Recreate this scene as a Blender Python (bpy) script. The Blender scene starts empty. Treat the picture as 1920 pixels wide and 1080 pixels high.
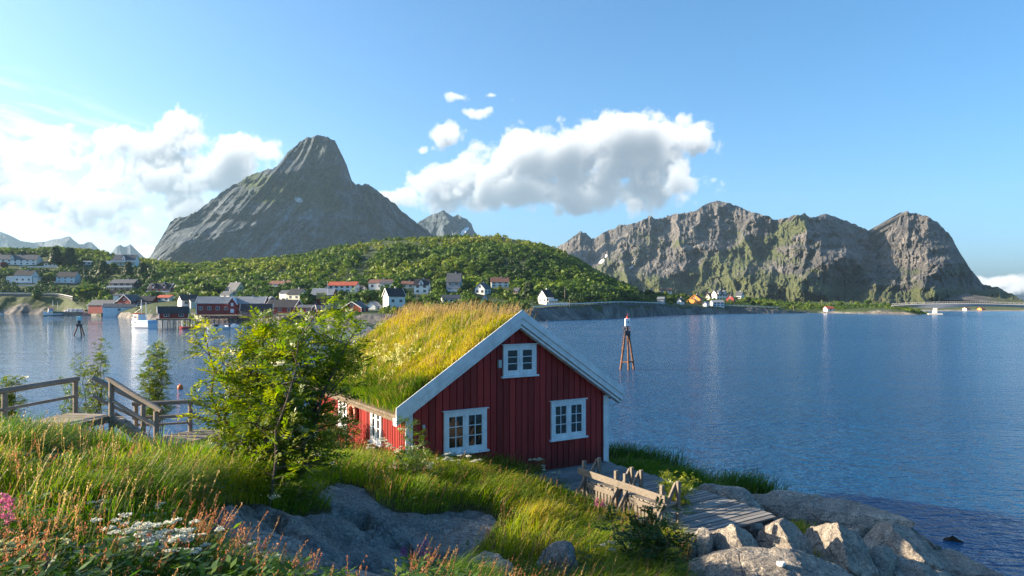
import bpy, bmesh, math, random
import numpy as np
from mathutils import Vector, Matrix

R = math.radians
SC = bpy.context.scene
COL = SC.collection

# ---------------------------------------------------------------- camera
EYE = 7.5                      # eye height above the water, metres
F_PX, CX, HY = 1280.0, 960.0, 568.0
cam_data = bpy.data.cameras.new('camera')
cam = bpy.data.objects.new('camera', cam_data)
COL.objects.link(cam)
cam.location = (0, 0, EYE)
cam.rotation_euler = (R(90), 0, 0)
cam_data.sensor_width = 36.0
cam_data.lens = 24.0
cam_data.shift_y = (HY - 540.0) / 1920.0
cam_data.clip_start = 0.1
cam_data.clip_end = 30000
SC.camera = cam

SC.view_settings.view_transform = 'Standard'
SC.view_settings.look = 'None'
SC.view_settings.gamma = 1.0
EXPOSURE = 1.85
SC.view_settings.exposure = EXPOSURE
SC.cycles.use_denoising = True
SC.cycles.denoising_prefilter = 'NONE'
SC.cycles.denoising_input_passes = 'RGB_ALBEDO_NORMAL'
SC.render.filter_size = 1.25
SC.cycles.max_bounces = 6
SC.cycles.diffuse_bounces = 3
SC.cycles.glossy_bounces = 3
SC.cycles.transmission_bounces = 4
SC.cycles.transparent_max_bounces = 6
SC.cycles.volume_bounces = 0
SC.cycles.use_adaptive_sampling = True
SC.cycles.adaptive_threshold = 0.008
SC.cycles.caustics_reflective = False
SC.cycles.caustics_refractive = False
SC.cycles.sample_clamp_indirect = 2.0

# ---------------------------------------------------------------- sun and sky
SUN_AZ = R(-86)                # measured from the +Y axis towards +X
SUN_EL = R(19)
SUN_VEC = Vector((math.sin(SUN_AZ) * math.cos(SUN_EL), math.cos(SUN_AZ) * math.cos(SUN_EL), math.sin(SUN_EL)))
sun_data = bpy.data.lights.new('sun', 'SUN')
sun_data.energy = 5.0
sun_data.angle = R(0.5)
sun_data.color = (1.0, 0.80, 0.56)
sun = bpy.data.objects.new('sun', sun_data)
COL.objects.link(sun)
sun.rotation_euler = (-SUN_VEC).to_track_quat('-Z', 'Y').to_euler()
sun.location = (-60, 20, 60)

SKY_STRENGTH = 0.083
HAZE_DENSITY = 0.000048
# ---------------------------------------------------------------- numpy helpers
def _hash(ix, iy, iz, seed):
    h = (ix.astype(np.uint32) * np.uint32(374761393) + iy.astype(np.uint32) * np.uint32(668265263)
         + iz.astype(np.uint32) * np.uint32(2147483647 & 1274126177) + np.uint32(seed * 974711 + 12345))
    h = (h ^ (h >> np.uint32(13))) * np.uint32(1274126177)
    h = h ^ (h >> np.uint32(16))
    return (h & np.uint32(0xFFFFFF)).astype(np.float32) / np.float32(0xFFFFFF)

def vnoise(x, y, z=None, seed=0):
    x = np.asarray(x, np.float32); y = np.asarray(y, np.float32)
    z = np.zeros_like(x) if z is None else np.asarray(z, np.float32)
    x, y, z = np.broadcast_arrays(x, y, z)
    fx, fy, fz = np.floor(x), np.floor(y), np.floor(z)
    ix, iy, iz = fx.astype(np.int32), fy.astype(np.int32), fz.astype(np.int32)
    tx, ty, tz = x - fx, y - fy, z - fz
    tx = tx * tx * tx * (tx * (tx * 6 - 15) + 10)
    ty = ty * ty * ty * (ty * (ty * 6 - 15) + 10)
    tz = tz * tz * tz * (tz * (tz * 6 - 15) + 10)
    def H(a, b, c): return _hash(ix + a, iy + b, iz + c, seed)
    v00 = H(0,0,0) * (1 - tx) + H(1,0,0) * tx
    v10 = H(0,1,0) * (1 - tx) + H(1,1,0) * tx
    if not np.any(tz):
        return v00 * (1 - ty) + v10 * ty
    v01 = H(0,0,1) * (1 - tx) + H(1,0,1) * tx
    v11 = H(0,1,1) * (1 - tx) + H(1,1,1) * tx
    return (v00 * (1 - ty) + v10 * ty) * (1 - tz) + (v01 * (1 - ty) + v11 * ty) * tz

def fbm(x, y, z=None, octaves=5, seed=0, gain=0.5, lac=2.03):
    a, s, tot = 1.0, 0.0, 0.0
    for o in range(octaves):
        k = lac ** o
        s = s + a * vnoise(np.asarray(x) * k, np.asarray(y) * k, None if z is None else np.asarray(z) * k, seed + o * 17)
        tot += a; a *= gain
    return s / tot

def ridged(x, y, z=None, octaves=5, seed=0, gain=0.5, lac=2.03):
    a, s, tot = 1.0, 0.0, 0.0
    for o in range(octaves):
        k = lac ** o
        n = vnoise(np.asarray(x) * k, np.asarray(y) * k, None if z is None else np.asarray(z) * k, seed + o * 17)
        s = s + a * (1 - np.abs(2 * n - 1)); tot += a; a *= gain
    return s / tot

def smooth(a, b, x):
    t = np.clip((np.asarray(x, float) - a) / (b - a), 0, 1)
    return t * t * (3 - 2 * t)

def unpix(px, py, Y):
    """the point at depth Y on the sight line through photo pixel (px, py)"""
    return ((px - CX) / F_PX * Y, Y, EYE - (py - HY) / F_PX * Y)

def ground_pix(px, py, z):
    Y = (EYE - z) * F_PX / (py - HY)
    return ((px - CX) / F_PX * Y, Y, z)

def tag(o, label=None, cat=None, group=None, kind=None):
    if label: o['label'] = label
    if cat: o['category'] = cat
    if group: o['group'] = group
    if kind: o['kind'] = kind
    return o

def link_mesh(name, me, mats=None, parent=None, loc=None):
    o = bpy.data.objects.new(name, me)
    if mats is not None:
        for m in (mats if isinstance(mats, (list, tuple)) else [mats]):
            me.materials.append(m)
    COL.objects.link(o)
    if parent is not None: o.parent = parent
    if loc is not None: o.location = loc
    return o

def np_mesh(name, verts, faces, smooth_shade=False, attrs=None, cols=None):
    """faces: (N,3) or (N,4) int array; attrs: {name: per-vertex float}; cols: {name: per-vertex rgb}"""
    verts = np.ascontiguousarray(verts, np.float32); faces = np.ascontiguousarray(faces, np.int32)
    me = bpy.data.meshes.new(name)
    n, k = faces.shape
    me.vertices.add(len(verts)); me.vertices.foreach_set('co', verts.ravel())
    me.loops.add(n * k); me.loops.foreach_set('vertex_index', faces.ravel())
    me.polygons.add(n)
    me.polygons.foreach_set('loop_start', np.arange(0, n * k, k, dtype=np.int32))
    me.polygons.foreach_set('use_smooth', np.full(n, smooth_shade, dtype=bool))
    me.update(calc_edges=True)
    for an, av in (attrs or {}).items():
        a = me.attributes.new(an, 'FLOAT', 'POINT'); a.data.foreach_set('value', np.ascontiguousarray(av, np.float32).ravel())
    for an, av in (cols or {}).items():
        a = me.attributes.new(an, 'FLOAT_COLOR', 'POINT')
        c = np.ones((len(verts), 4), np.float32); c[:, :3] = av
        a.data.foreach_set('color', c.ravel())
    return me

def grid_faces(nr, nc):
    i = np.arange(nr * nc).reshape(nr, nc)
    return np.stack([i[:-1, :-1], i[:-1, 1:], i[1:, 1:], i[1:, :-1]], -1).reshape(-1, 4)

def empty(name, loc=(0, 0, 0), rz=0.0):
    o = bpy.data.objects.new(name, None); COL.objects.link(o)
    o.location = loc; o.rotation_euler = (0, 0, rz); o.empty_display_size = 0.2
    return o

class MB:
    """collects boxes, bars, tubes and polygons and links them as ONE mesh object"""
    def __init__(self): self.v = []; self.f = []
    def add(self, verts, faces):
        b = len(self.v); self.v += [tuple(p) for p in verts]; self.f += [tuple(b + i for i in fc) for fc in faces]; return self
    def box(self, x0, y0, z0, x1, y1, z1):
        return self.add([(x0,y0,z0),(x1,y0,z0),(x1,y1,z0),(x0,y1,z0),(x0,y0,z1),(x1,y0,z1),(x1,y1,z1),(x0,y1,z1)],
                        [(0,3,2,1),(4,5,6,7),(0,1,5,4),(1,2,6,5),(2,3,7,6),(3,0,4,7)])
    def bar(self, p, q, w, h=None, up=(0, 0, 1)):
        """a rectangular bar from p to q"""
        p, q = Vector(p), Vector(q); h = w if h is None else h
        d = (q - p).normalized(); up = Vector(up)
        s = d.cross(up)
        if s.length < 1e-4: s = d.cross(Vector((1, 0, 0)))
        s.normalize(); t = s.cross(d)
        s *= w / 2; t *= h / 2
        return self.add([p-s-t, p+s-t, p+s+t, p-s+t, q-s-t, q+s-t, q+s+t, q-s+t],
                        [(0,1,2,3),(7,6,5,4),(0,4,5,1),(1,5,6,2),(2,6,7,3),(3,7,4,0)])
    def tube(self, pts, r, n=8, r2=None, cap=True):
        pts = [Vector(p) for p in pts]; m = len(pts); rings = []
        r2 = r if r2 is None else r2
        b = len(self.v)
        ref = None
        for i, p in enumerate(pts):
            d = (pts[min(i+1, m-1)] - pts[max(i-1, 0)]).normalized()
            if ref is None:
                ref = d.cross(Vector((0.3, 0.9, 0.2)))
                if ref.length < 1e-3: ref = d.cross(Vector((1, 0, 0)))
            s = (ref - d * ref.dot(d)).normalized(); t = d.cross(s); ref = s
            rr = r + (r2 - r) * i / max(1, m - 1)
            for k in range(n):
                a = 2 * math.pi * k / n
                self.v.append(tuple(p + s * (math.cos(a) * rr) + t * (math.sin(a) * rr)))
        for i in range(m - 1):
            for k in range(n):
                k2 = (k + 1) % n
                self.f.append((b+i*n+k, b+i*n+k2, b+(i+1)*n+k2, b+(i+1)*n+k))
        if cap:
            self.f.append(tuple(b + k for k in range(n))[::-1]); self.f.append(tuple(b + (m-1)*n + k for k in range(n)))
        return self
    def prism(self, poly, axis, a0, a1):
        """extrude a 2-D polygon; axis 'x': poly in (y,z); 'y': poly in (x,z); 'z': poly in (x,y)"""
        def P(u, v, w): return {'x': (w,u,v), 'y': (u,w,v), 'z': (u,v,w)}[axis]
        n = len(poly)
        return self.add([P(u,v,a0) for u,v in poly] + [P(u,v,a1) for u,v in poly],
                        [tuple(range(n)), tuple(range(2*n-1, n-1, -1))] + [(i, n+i, n+(i+1)%n, (i+1)%n) for i in range(n)])
    def mesh(self, name, bevel=0.0, smooth_shade=False):
        me = bpy.data.meshes.new(name); me.from_pydata(self.v, [], self.f); me.update()
        bm = bmesh.new(); bm.from_mesh(me)
        bmesh.ops.recalc_face_normals(bm, faces=bm.faces)
        if bevel > 0:
            bmesh.ops.bevel(bm, geom=bm.edges[:], offset=bevel, segments=1, profile=0.5, affect='EDGES', clamp_overlap=True)
        bm.to_mesh(me); bm.free()
        if smooth_shade:
            for p in me.polygons: p.use_smooth = True
        return me
    def build(self, name, mat, parent=None, bevel=0.0, loc=None, smooth_shade=False):
        return link_mesh(name, self.mesh(name, bevel, smooth_shade), mat, parent, loc)

# ---------------------------------------------------------------- materials
class NT:
    """small wrapper to wire shader nodes"""
    def __init__(self, tree): self.t = tree; tree.nodes.clear()
    def n(self, typ, **kw):
        nd = self.t.nodes.new(typ)
        for k, v in kw.items():
            if k.startswith('i_'):
                key = k[2:]
                key = int(key) if key.isdigit() else key.replace('_', ' ')
                sock = nd.inputs[key]
                if hasattr(v, 'is_linked') or isinstance(v, bpy.types.NodeSocket): self.t.links.new(v, sock)
                else: sock.default_value = v
            else: setattr(nd, k, v)
        return nd
    def link(self, a, b): self.t.links.new(a, b)
    def math(self, op, a, b=None, clamp=False):
        nd = self.t.nodes.new('ShaderNodeMath'); nd.operation = op; nd.use_clamp = clamp
        for i, v in enumerate((a, b)):
            if v is None: continue
            if isinstance(v, bpy.types.NodeSocket): self.t.links.new(v, nd.inputs[i])
            else: nd.inputs[i].default_value = v
        return nd.outputs[0]
    def mix(self, fac, a, b, blend='MIX'):
        nd = self.t.nodes.new('ShaderNodeMix'); nd.data_type = 'RGBA'; nd.blend_type = blend
        for key, v in ((0, fac), (6, a), (7, b)):
            if isinstance(v, bpy.types.NodeSocket): self.t.links.new(v, nd.inputs[key])
            else: nd.inputs[key].default_value = v if key == 0 else (tuple(v) + (1,))[:4]
        return nd.outputs[2]
    def ramp(self, fac, stops):
        nd = self.t.nodes.new('ShaderNodeValToRGB'); cr = nd.color_ramp
        while len(cr.elements) > 1: cr.elements.remove(cr.elements[-1])
        for i, (p, c) in enumerate(stops):
            e = cr.elements[0] if i == 0 else cr.elements.new(p)
            e.position = p; e.color = (tuple(c) + (1,))[:4] if isinstance(c, (tuple, list)) else (c, c, c, 1)
        self.t.links.new(fac, nd.inputs[0]); return nd.outputs[0]
    def noise(self, vec, scale, detail=4, rough=0.55, dist=0.0):
        nd = self.n('ShaderNodeTexNoise'); self.link(vec, nd.inputs['Vector'])
        nd.inputs['Scale'].default_value = scale; nd.inputs['Detail'].default_value = detail
        nd.inputs['Roughness'].default_value = rough; nd.inputs['Distortion'].default_value = dist
        return nd.outputs[0]
    def coord(self, kind='Object'): return self.n('ShaderNodeTexCoord').outputs[kind]
    def mapping(self, vec, scale=(1,1,1), rot=(0,0,0), loc=(0,0,0)):
        nd = self.n('ShaderNodeMapping'); self.link(vec, nd.inputs[0])
        nd.inputs['Scale'].default_value = scale; nd.inputs['Rotation'].default_value = rot; nd.inputs['Location'].default_value = loc
        return nd.outputs[0]
    def attr(self, name):
        nd = self.n('ShaderNodeAttribute'); nd.attribute_name = name; return nd
    def bump(self, height, strength=0.5, dist=0.02, normal=None):
        nd = self.n('ShaderNodeBump'); self.link(height, nd.inputs['Height'])
        nd.inputs['Strength'].default_value = strength; nd.inputs['Distance'].default_value = dist
        if normal is not None: self.link(normal, nd.inputs['Normal'])
        return nd.outputs[0]
    def out(self, color, rough=0.8, normal=None, spec=0.3, metallic=0.0):
        b = self.n('ShaderNodeBsdfPrincipled')
        for key, v in (('Base Color', color), ('Roughness', rough), ('Specular IOR Level', spec), ('Metallic', metallic)):
            if isinstance(v, bpy.types.NodeSocket): self.link(v, b.inputs[key])
            else: b.inputs[key].default_value = (tuple(v) + (1,))[:4] if isinstance(v, (tuple, list)) else v
        if normal is not None: self.link(normal, b.inputs['Normal'])
        o = self.n('ShaderNodeOutputMaterial'); self.link(b.outputs[0], o.inputs[0]); return b

def material(name):
    m = bpy.data.materials.new(name); m.use_nodes = True
    return m, NT(m.node_tree)

def plain(name, col, rough=0.7, spec=0.3, metallic=0.0, vary=0.12, scale=3.0, bump=0.0, bscale=40.0):
    """painted or weathered surface: a colour broken up by soft stains and fine grain"""
    m, t = material(name)
    c = t.coord('Object')
    f = t.noise(c, scale, 5, 0.6)
    f2 = t.noise(c, scale * 9, 4, 0.6)
    k = t.math('ADD', t.math('MULTIPLY', f, 0.65), t.math('MULTIPLY', f2, 0.35))
    lo = tuple(x * (1 - 2.2 * vary) for x in col); hi = tuple(min(1, x * (1 + 1.6 * vary)) for x in col)
    colr = t.ramp(k, [(0.3, lo), (0.7, hi)])
    nrm = t.bump(t.noise(c, bscale, 4, 0.6), bump, 0.02) if bump > 0 else None
    t.out(colr, rough, nrm, spec, metallic)
    return m

def foliage_mat(name, trans=0.35, rough=0.55, attr='tint', spec=0.25, gain=1.0):
    """leaf or blade: colour from the mesh's own per-leaf tint, light passes through it"""
    m, t = material(name)
    a = t.attr(attr).outputs['Color']
    b = t.n('ShaderNodeBsdfPrincipled')
    t.link(a, b.inputs['Base Color']); b.inputs['Roughness'].default_value = rough
    b.inputs['Specular IOR Level'].default_value = spec
    tr = t.n('ShaderNodeBsdfTranslucent')
    hs = t.n('ShaderNodeHueSaturation'); hs.inputs['Saturation'].default_value = 1.1; hs.inputs['Value'].default_value = 1.5 * gain
    t.link(a, hs.inputs['Color']); t.link(hs.outputs[0], tr.inputs['Color'])
    mx = t.n('ShaderNodeMixShader'); mx.inputs[0].default_value = trans
    t.link(b.outputs[0], mx.inputs[1]); t.link(tr.outputs[0], mx.inputs[2])
    o = t.n('ShaderNodeOutputMaterial'); t.link(mx.outputs[0], o.inputs[0])
    return m
# ---------------------------------------------------------------- sky with clouds
# The cumulus is a small volume of billowing noise marched once here; it lies on the sky at infinity.
SUNC, A0, A1 = (1.26, 1.16, 1.04), (.11, .155, .225), (.20, .27, .36)

def make_clouds():
    x0, x1, y0, y1, st = -700, 2060, 120, 600, 1.7
    xs = np.arange(x0, x1, st, dtype=np.float32); ys = np.arange(y0, y1, st, dtype=np.float32); nd = 36
    puffs = [  # px, py, rx, ry, weight
        (1210,262,74,42,1.1),(1150,285,84,46,1.0),(1085,292,86,42,1.0),(1020,300,92,44,1.0),(950,318,84,44,1.0),(890,332,84,42,1.0),
        (830,352,70,32,.95),(772,366,44,18,.8),(1255,288,50,36,.85),(1296,258,26,28,.9),(1275,320,40,24,.75),(1000,358,170,30,.9),(1100,362,150,38,.95),(1085,398,80,18,.7),
        (1215,345,90,30,.95),(1180,310,90,40,1.0),(842,250,30,27,.9),(890,211,34,18,.78),(872,186,40,15,.66),(790,288,24,13,.75),(930,182,40,10,.5),
        (330,256,58,38,1.0),(290,280,70,36,.95),(440,285,66,34,1.0),(495,284,32,18,.7),(225,262,52,26,.9),(395,318,96,46,1.0),(320,330,110,46,.95),
        (350,390,86,42,.85),(130,366,120,26,.9),(220,378,90,22,.85),(40,384,80,22,.8),(40,290,120,40,.8),(60,250,110,24,.6),(232,435,52,20,1.05),(120,418,70,17,.8),
        (-90,330,130,70,.9),(300,410,60,24,.7),(150,390,90,20,.95),(20,425,40,10,.7),(345,222,50,12,.55),(280,472,56,13,.8),(210,345,90,30,.8),
        (1890,530,70,16,.9),(1945,540,80,20,1.0),(1830,522,50,8,.6),(715,368,40,14,.85),(2010,500,60,24,.9)]
    GX, GY = np.meshgrid(xs, ys)                       # rows: y downwards
    zd = np.linspace(-1, 1, nd, dtype=np.float32)
    # shape field in 2-D then thickened in depth
    D = np.full((len(ys), len(xs), nd), -1.0, np.float32)
    wx = (fbm(GX / 60, GY / 60, None, 3, 5) - .5) * 26; wy = (fbm(GX / 60, GY / 60, None, 3, 9) - .5) * 22
    for (cx, cy, rx, ry, w) in puffs:
        q = ((GX + wx - cx) / rx) ** 2 + ((GY + wy - cy) / ry) ** 2
        sel = np.argwhere(q < 6.5)
        if not len(sel): continue
        (ra, ca), (rb, cb) = sel.min(0), sel.max(0) + 1
        q3 = q[ra:rb, ca:cb, None] + (zd[None, None, :] * 60 / (0.5 * (rx + ry) + 12)) ** 2
        D[ra:rb, ca:cb] = np.maximum(D[ra:rb, ca:cb], w * 1.1 - 0.85 * np.sqrt(q3 + .02))
    X3, Y3, Z3 = GX[:, :, None], GY[:, :, None], zd[None, None, :] * 60.0
    act = D > -0.9
    ii = np.nonzero(act)
    px, py, pz = xs[ii[1]], ys[ii[0]], zd[ii[2]] * 60.0
    bil = 0.0; tot = 0.0
    for sc, a, sd in ((70, 1.0, 3), (36, .72, 21), (18, .46, 33), (9.2, .30, 47), (5.0, .2, 61)):
        ca_, sa_ = math.cos(sd), math.sin(sd)
        rx_, ry_, rz_ = px * ca_ - py * sa_ + .4 * pz, px * sa_ + py * ca_ - .3 * pz, pz - .4 * px * ca_ + .3 * py
        n = vnoise(rx_ / sc + 7, ry_ / sc, rz_ / sc, sd)
        bil = bil + a * np.sqrt((2 * n - 1) ** 2 + .004); tot += a
    bil = bil / tot
    wisp = smooth(300, 420, py) * .5 + .25
    dens = np.zeros_like(D)
    dens[ii] = np.clip((D[ii] - .24 + 2.2 * (bil - 0.36)) * (3.2 - 2.2 * wisp), 0, 1)
    dens *= 0.42
    # light coming from the upper left and from the sky above
    tau = np.zeros((len(ys), nd), np.float32); S = np.zeros_like(dens)
    for i in range(len(xs)):
        sh = np.zeros_like(tau); sh[1:] = tau[:-1]
        tau = 0.35 * tau + 0.65 * sh
        tau[:, 1:-1] = .5 * tau[:, 1:-1] + .25 * (tau[:, 2:] + tau[:, :-2]); tau[1:-1] = .8 * tau[1:-1] + .1 * (tau[2:] + tau[:-2])
        tau = tau * .94 + 0.5 * dens[:, i]
        S[:, i] = tau; tau = tau + 0.5 * dens[:, i]
    up = np.zeros_like(dens); acc = np.zeros(dens.shape[1:], np.float32)
    for j in range(len(ys)):
        acc[:, 1:-1] = .6 * acc[:, 1:-1] + .2 * (acc[:, 2:] + acc[:, :-2]); acc[2:-2] = .2 * (acc[2:-2] + acc[1:-3] + acc[3:-1] + acc[:-4] + acc[4:])
        acc = acc * .975 + dens[j]; up[j] = acc
    S = 0.30 * S + 0.80 * up * smooth(.15, 1.0, up / 9)
    L = 0.22 * np.exp(-S * 1.1) + 0.33 * np.exp(-S * 0.40) + 0.45 * np.exp(-S * .20)
    A = np.exp(-up * 0.06)
    T = np.ones(D.shape[:2], np.float32); sunl = np.zeros_like(T); amb = np.zeros_like(T)
    for k in range(nd):
        a = 1 - np.exp(-dens[:, :, k] * .9)
        sunl += T * a * L[:, :, k]; amb += T * a * A[:, :, k]; T *= 1 - a
    alpha = 1 - T
    sunl /= np.maximum(alpha, 1e-4); amb /= np.maximum(alpha, 1e-4)
    # high thin streaks on the left
    cir = np.zeros_like(alpha)
    t_ = (GX * .97 + GY * .26) / 150; v_ = (-GX * .27 + GY * .96)
    st_ = fbm(t_, v_ / 16, None, 4, 77)
    band = np.exp(-((v_ - 178) / 40) ** 2) + .9 * np.exp(-((v_ - 240) / 34) ** 2) + .5 * np.exp(-((v_ - 290) / 40) ** 2)
    cir = np.clip(st_ - .38, 0, 1) * 2.0 * band * smooth(460, 60, GX)
    al2 = np.clip(cir, 0, .75)
    # a milky veil of thin cloud towards the sun, and brighter cloud there
    veil = .28 * smooth(760, -150, GX) * smooth(150, 400, GY) * (.55 + .9 * fbm(GX / 130, GY / 45, None, 4, 88))
    al2 = np.clip(1 - (1 - al2) * (1 - np.clip(veil, 0, .85)), 0, .92)
    edge = smooth(-700, -520, GX); al2 = al2 * edge; alpha = alpha * edge
    img = np.zeros((len(ys), len(xs), 4), np.float32)
    k = alpha + al2 * (1 - alpha)
    img[..., 0] = (sunl * alpha + .95 * al2 * (1 - alpha)) / np.maximum(k, 1e-4)
    img[..., 1] = (amb * alpha + .95 * al2 * (1 - alpha)) / np.maximum(k, 1e-4)
    img[..., 0] *= 1 + .10 * smooth(800, -250, GX)
    img[..., 2] = k; img[..., 3] = 1
    im = bpy.data.images.new('cloud_field', len(xs), len(ys), alpha=False, float_buffer=True)
    im.colorspace_settings.name = 'Non-Color'
    im.pixels.foreach_set(np.ascontiguousarray(img[::-1]).ravel())
    im.pack()
    return im, x0, x1, y0, y1

cloud_img, cx0, cx1, cy0, cy1 = make_clouds()
world = bpy.data.worlds.new('World'); SC.world = world; world.use_nodes = True
t = NT(world.node_tree)
sky = t.n('ShaderNodeTexSky'); sky.sky_type = 'NISHITA'; sky.sun_disc = False
sky.sun_elevation = SUN_EL; sky.sun_rotation = SUN_AZ
sky.altitude = 0; sky.air_density = 0.8; sky.dust_density = 2.4; sky.ozone_density = 4.6
hsv = t.n('ShaderNodeHueSaturation'); hsv.inputs['Hue'].default_value = 0.49; hsv.inputs['Saturation'].default_value = 1.15; t.link(sky.outputs[0], hsv.inputs['Color'])
skyc = t.n('ShaderNodeVectorMath', operation='SCALE'); t.link(hsv.outputs[0], skyc.inputs[0]); skyc.inputs['Scale'].default_value = SKY_STRENGTH
d = t.coord('Generated')
sep = t.n('ShaderNodeSeparateXYZ'); t.link(d, sep.inputs[0])
ysafe = t.math('MAXIMUM', sep.outputs[1], 0.02)
u = t.math('DIVIDE', sep.outputs[0], ysafe); v = t.math('DIVIDE', sep.outputs[2], ysafe)
# tangent-plane position on the sky -> image position
uu = t.math('DIVIDE', t.math('SUBTRACT', t.math('ADD', t.math('MULTIPLY', u, F_PX), CX), cx0), cx1 - cx0)
vv = t.math('DIVIDE', t.math('ADD', t.math('MULTIPLY', v, F_PX), cy1 - HY), cy1 - cy0)
comb = t.n('ShaderNodeCombineXYZ'); t.link(uu, comb.inputs[0]); t.link(vv, comb.inputs[1])
ti = t.n('ShaderNodeTexImage', extension='CLIP', interpolation='Cubic'); ti.image = cloud_img
t.link(comb.outputs[0], ti.inputs[0])
s3 = t.n('ShaderNodeSeparateColor'); t.link(ti.outputs[0], s3.inputs[0])
ex = 1.0 / (2 ** EXPOSURE)
sl = t.n('ShaderNodeVectorMath', operation='SCALE'); sl.inputs[0].default_value = tuple(x * ex for x in SUNC); t.link(s3.outputs[0], sl.inputs['Scale'])
sunlit = sl.outputs[0]
ambient = t.mix(s3.outputs[1], tuple(x * ex for x in A0), tuple(x * ex for x in A1))
ccol = t.mix(1.0, sunlit, ambient, 'ADD')
front = t.math('GREATER_THAN', sep.outputs[1], 0.05)
alpha = t.math('MULTIPLY', t.math('MULTIPLY', s3.outputs[2], front), 1.0, True)
fin = t.mix(alpha, skyc.outputs[0], ccol)
bg = t.n('ShaderNodeBackground'); t.link(fin, bg.inputs[0]); bg.inputs[1].default_value = 1.0
wo = t.n('ShaderNodeOutputWorld'); t.link(bg.outputs[0], wo.inputs[0])

# ---------------------------------------------------------------- water
def make_water():
    m, t = material('sea_water')
    c = t.coord('Object')
    a = t.mapping(c, (0.50, 1.0, 1.0), (0, 0, R(-24)))
    n1 = t.noise(a, 1.7, 3, 0.55, 0.3)
    n2 = t.noise(t.mapping(c, (0.6, 1.0, 1.0), (0, 0, R(18))), 5.2, 3, 0.6, 0.2)
    n3 = t.noise(t.mapping(c, (0.45, 1.0, 1.0), (0, 0, R(-8))), 0.22, 2, 0.5, 0.2)
    gust = t.ramp(t.noise(t.mapping(c, (0.25, 1.0, 1.0), (0, 0, R(-12))), 0.022, 4, 0.6, 0.4), [(0.36, 0.55), (0.62, 1.0)])
    h = t.math('ADD', t.math('ADD', t.math('MULTIPLY', n1, 0.25), t.math('MULTIPLY', n2, 0.10)), t.math('MULTIPLY', n3, 0.40))
    h = t.math('MULTIPLY', h, gust)
    sx = t.n('ShaderNodeSeparateXYZ'); t.link(c, sx.inputs[0])
    shelter = t.n('ShaderNodeMapRange'); t.link(sx.outputs[0], shelter.inputs[0])      # the harbour side lies in the lee
    for k_, v_ in zip(range(1, 5), (-48.0, 10.0, 0.16, 1.0)): shelter.inputs[k_].default_value = v_
    h = t.math('MULTIPLY', h, shelter.outputs[0])
    nrm = t.bump(h, 1.0, 1.7)
    b = t.out((0.006, 0.064, 0.165), 0.2, nrm, 0.5)
    b.inputs['IOR'].default_value = 1.45
    t.link(t.math('MULTIPLY', shelter.outputs[0], 0.15), b.inputs['Roughness'])
    xs = [-5600, -600, -100, 0, 100, 600, 4300]; ys = [-30, 60, 300, 1200, 6800]
    V = [(x, y, 0) for y in ys for x in xs]
    me = np_mesh('water', V, grid_faces(len(ys), len(xs)))
    o = link_mesh('water', me, m); tag(o, kind='structure')
make_water()
# ---------------------------------------------------------------- the land across the water
LAND = [  # px, shore Y, then (Y, py) for bank top, village terrace, upper slope, skyline
    (-460, 470, (485,557),(530,532),(580,502),(650,468)),
    (0,   457, (472,556),(520,532),(575,501),(650,469)),
    (120, 457, (472,557),(520,533),(575,503),(650,469)),
    (170, 420, (432,584),(475,562),(560,520),(650,472)),
    (230, 345, (352,587),(400,570),(520,522),(640,477)),
    (280, 310, (317,589),(380,563),(520,522),(640,493)),
    (350, 305, (312,589),(370,566),(480,527),(620,499)),
    (450, 300, (307,589),(365,562),(470,524),(610,491)),
    (560, 262, (272,589),(335,566),(450,524),(600,484)),
    (650, 250, (262,591),(330,569),(440,520),(610,464)),
    (720, 250, (262,592),(325,571),(430,524),(620,452)),
    (800, 252, (265,590),(330,563),(420,528),(640,449)),
    (860, 255, (268,590),(335,562),(430,525),(650,439)),
    (920, 260, (272,590),(340,562),(430,524),(640,444)),
    (980, 270, (283,585),(345,562),(430,524),(620,455)),
    (1040,288, (300,577),(330,571),(420,537),(600,471)),
    (1090,304, (314,575),(340,567),(430,537),(580,494)),
    (1130,320, (328,574),(350,563),(430,542),(560,519)),
    (1170,345, (352,573),(370,563),(430,552),(540,539)),
    (1210,385, (391,573),(405,567),(450,561),(540,551)),
    (1260,420, (428,574),(445,569),(500,561),(600,552)),
    (1330,455, (463,576),(475,573),(520,566),(640,558)),
    (1400,470, (478,577),(495,573),(540,567),(660,558)),
    (1460,478, (485,580),(500,577),(540,571),(660,562)),
    (1490,484, (490,584),(505,582),(545,577),(660,567)),
    (1510,500, (506,584),(520,582),(560,578),(680,568)),
    (1540,502, (512,584),(530,581),(570,577),(680,568)),
    (1600,470, (480,583),(510,578),(560,575),(680,570)),
    (1680,440, (450,584),(470,578),(520,576),(640,575)),
    (1715,428, (434,588),(445,585),(470,584),(500,588)),
    (1735,426, (430,594),(440,592),(460,591),(480,592)),
    (1750,426, (430,600),(440,600),(460,600),(480,600)),
]
_lp = np.array([k[0] for k in LAND], float)
_lY = np.array([[k[1]] + [q[0] for q in k[2:]] for k in LAND], float)
_lz = np.array([[-0.6] + [EYE - (q[1] - HY) / F_PX * q[0] for q in k[2:]] for k in LAND], float)

_fp = np.arange(-460, 1751, 2.0)
def _soft(v, sg):
    k = np.exp(-0.5 * (np.arange(-40, 41) * 2.0 / sg) ** 2); k /= k.sum()
    return np.convolve(np.pad(v, 40, mode='edge'), k, 'valid')
_fY = np.stack([_soft(np.interp(_fp, _lp, _lY[:, i]), 9 if i < 2 else 22) for i in range(5)], 1)
_fz = np.stack([_soft(np.interp(_fp, _lp, _lz[:, i]), 6 if i < 2 else 22) for i in range(5)], 1)
_lp, _lY, _lz = _fp, _fY, _fz

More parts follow.
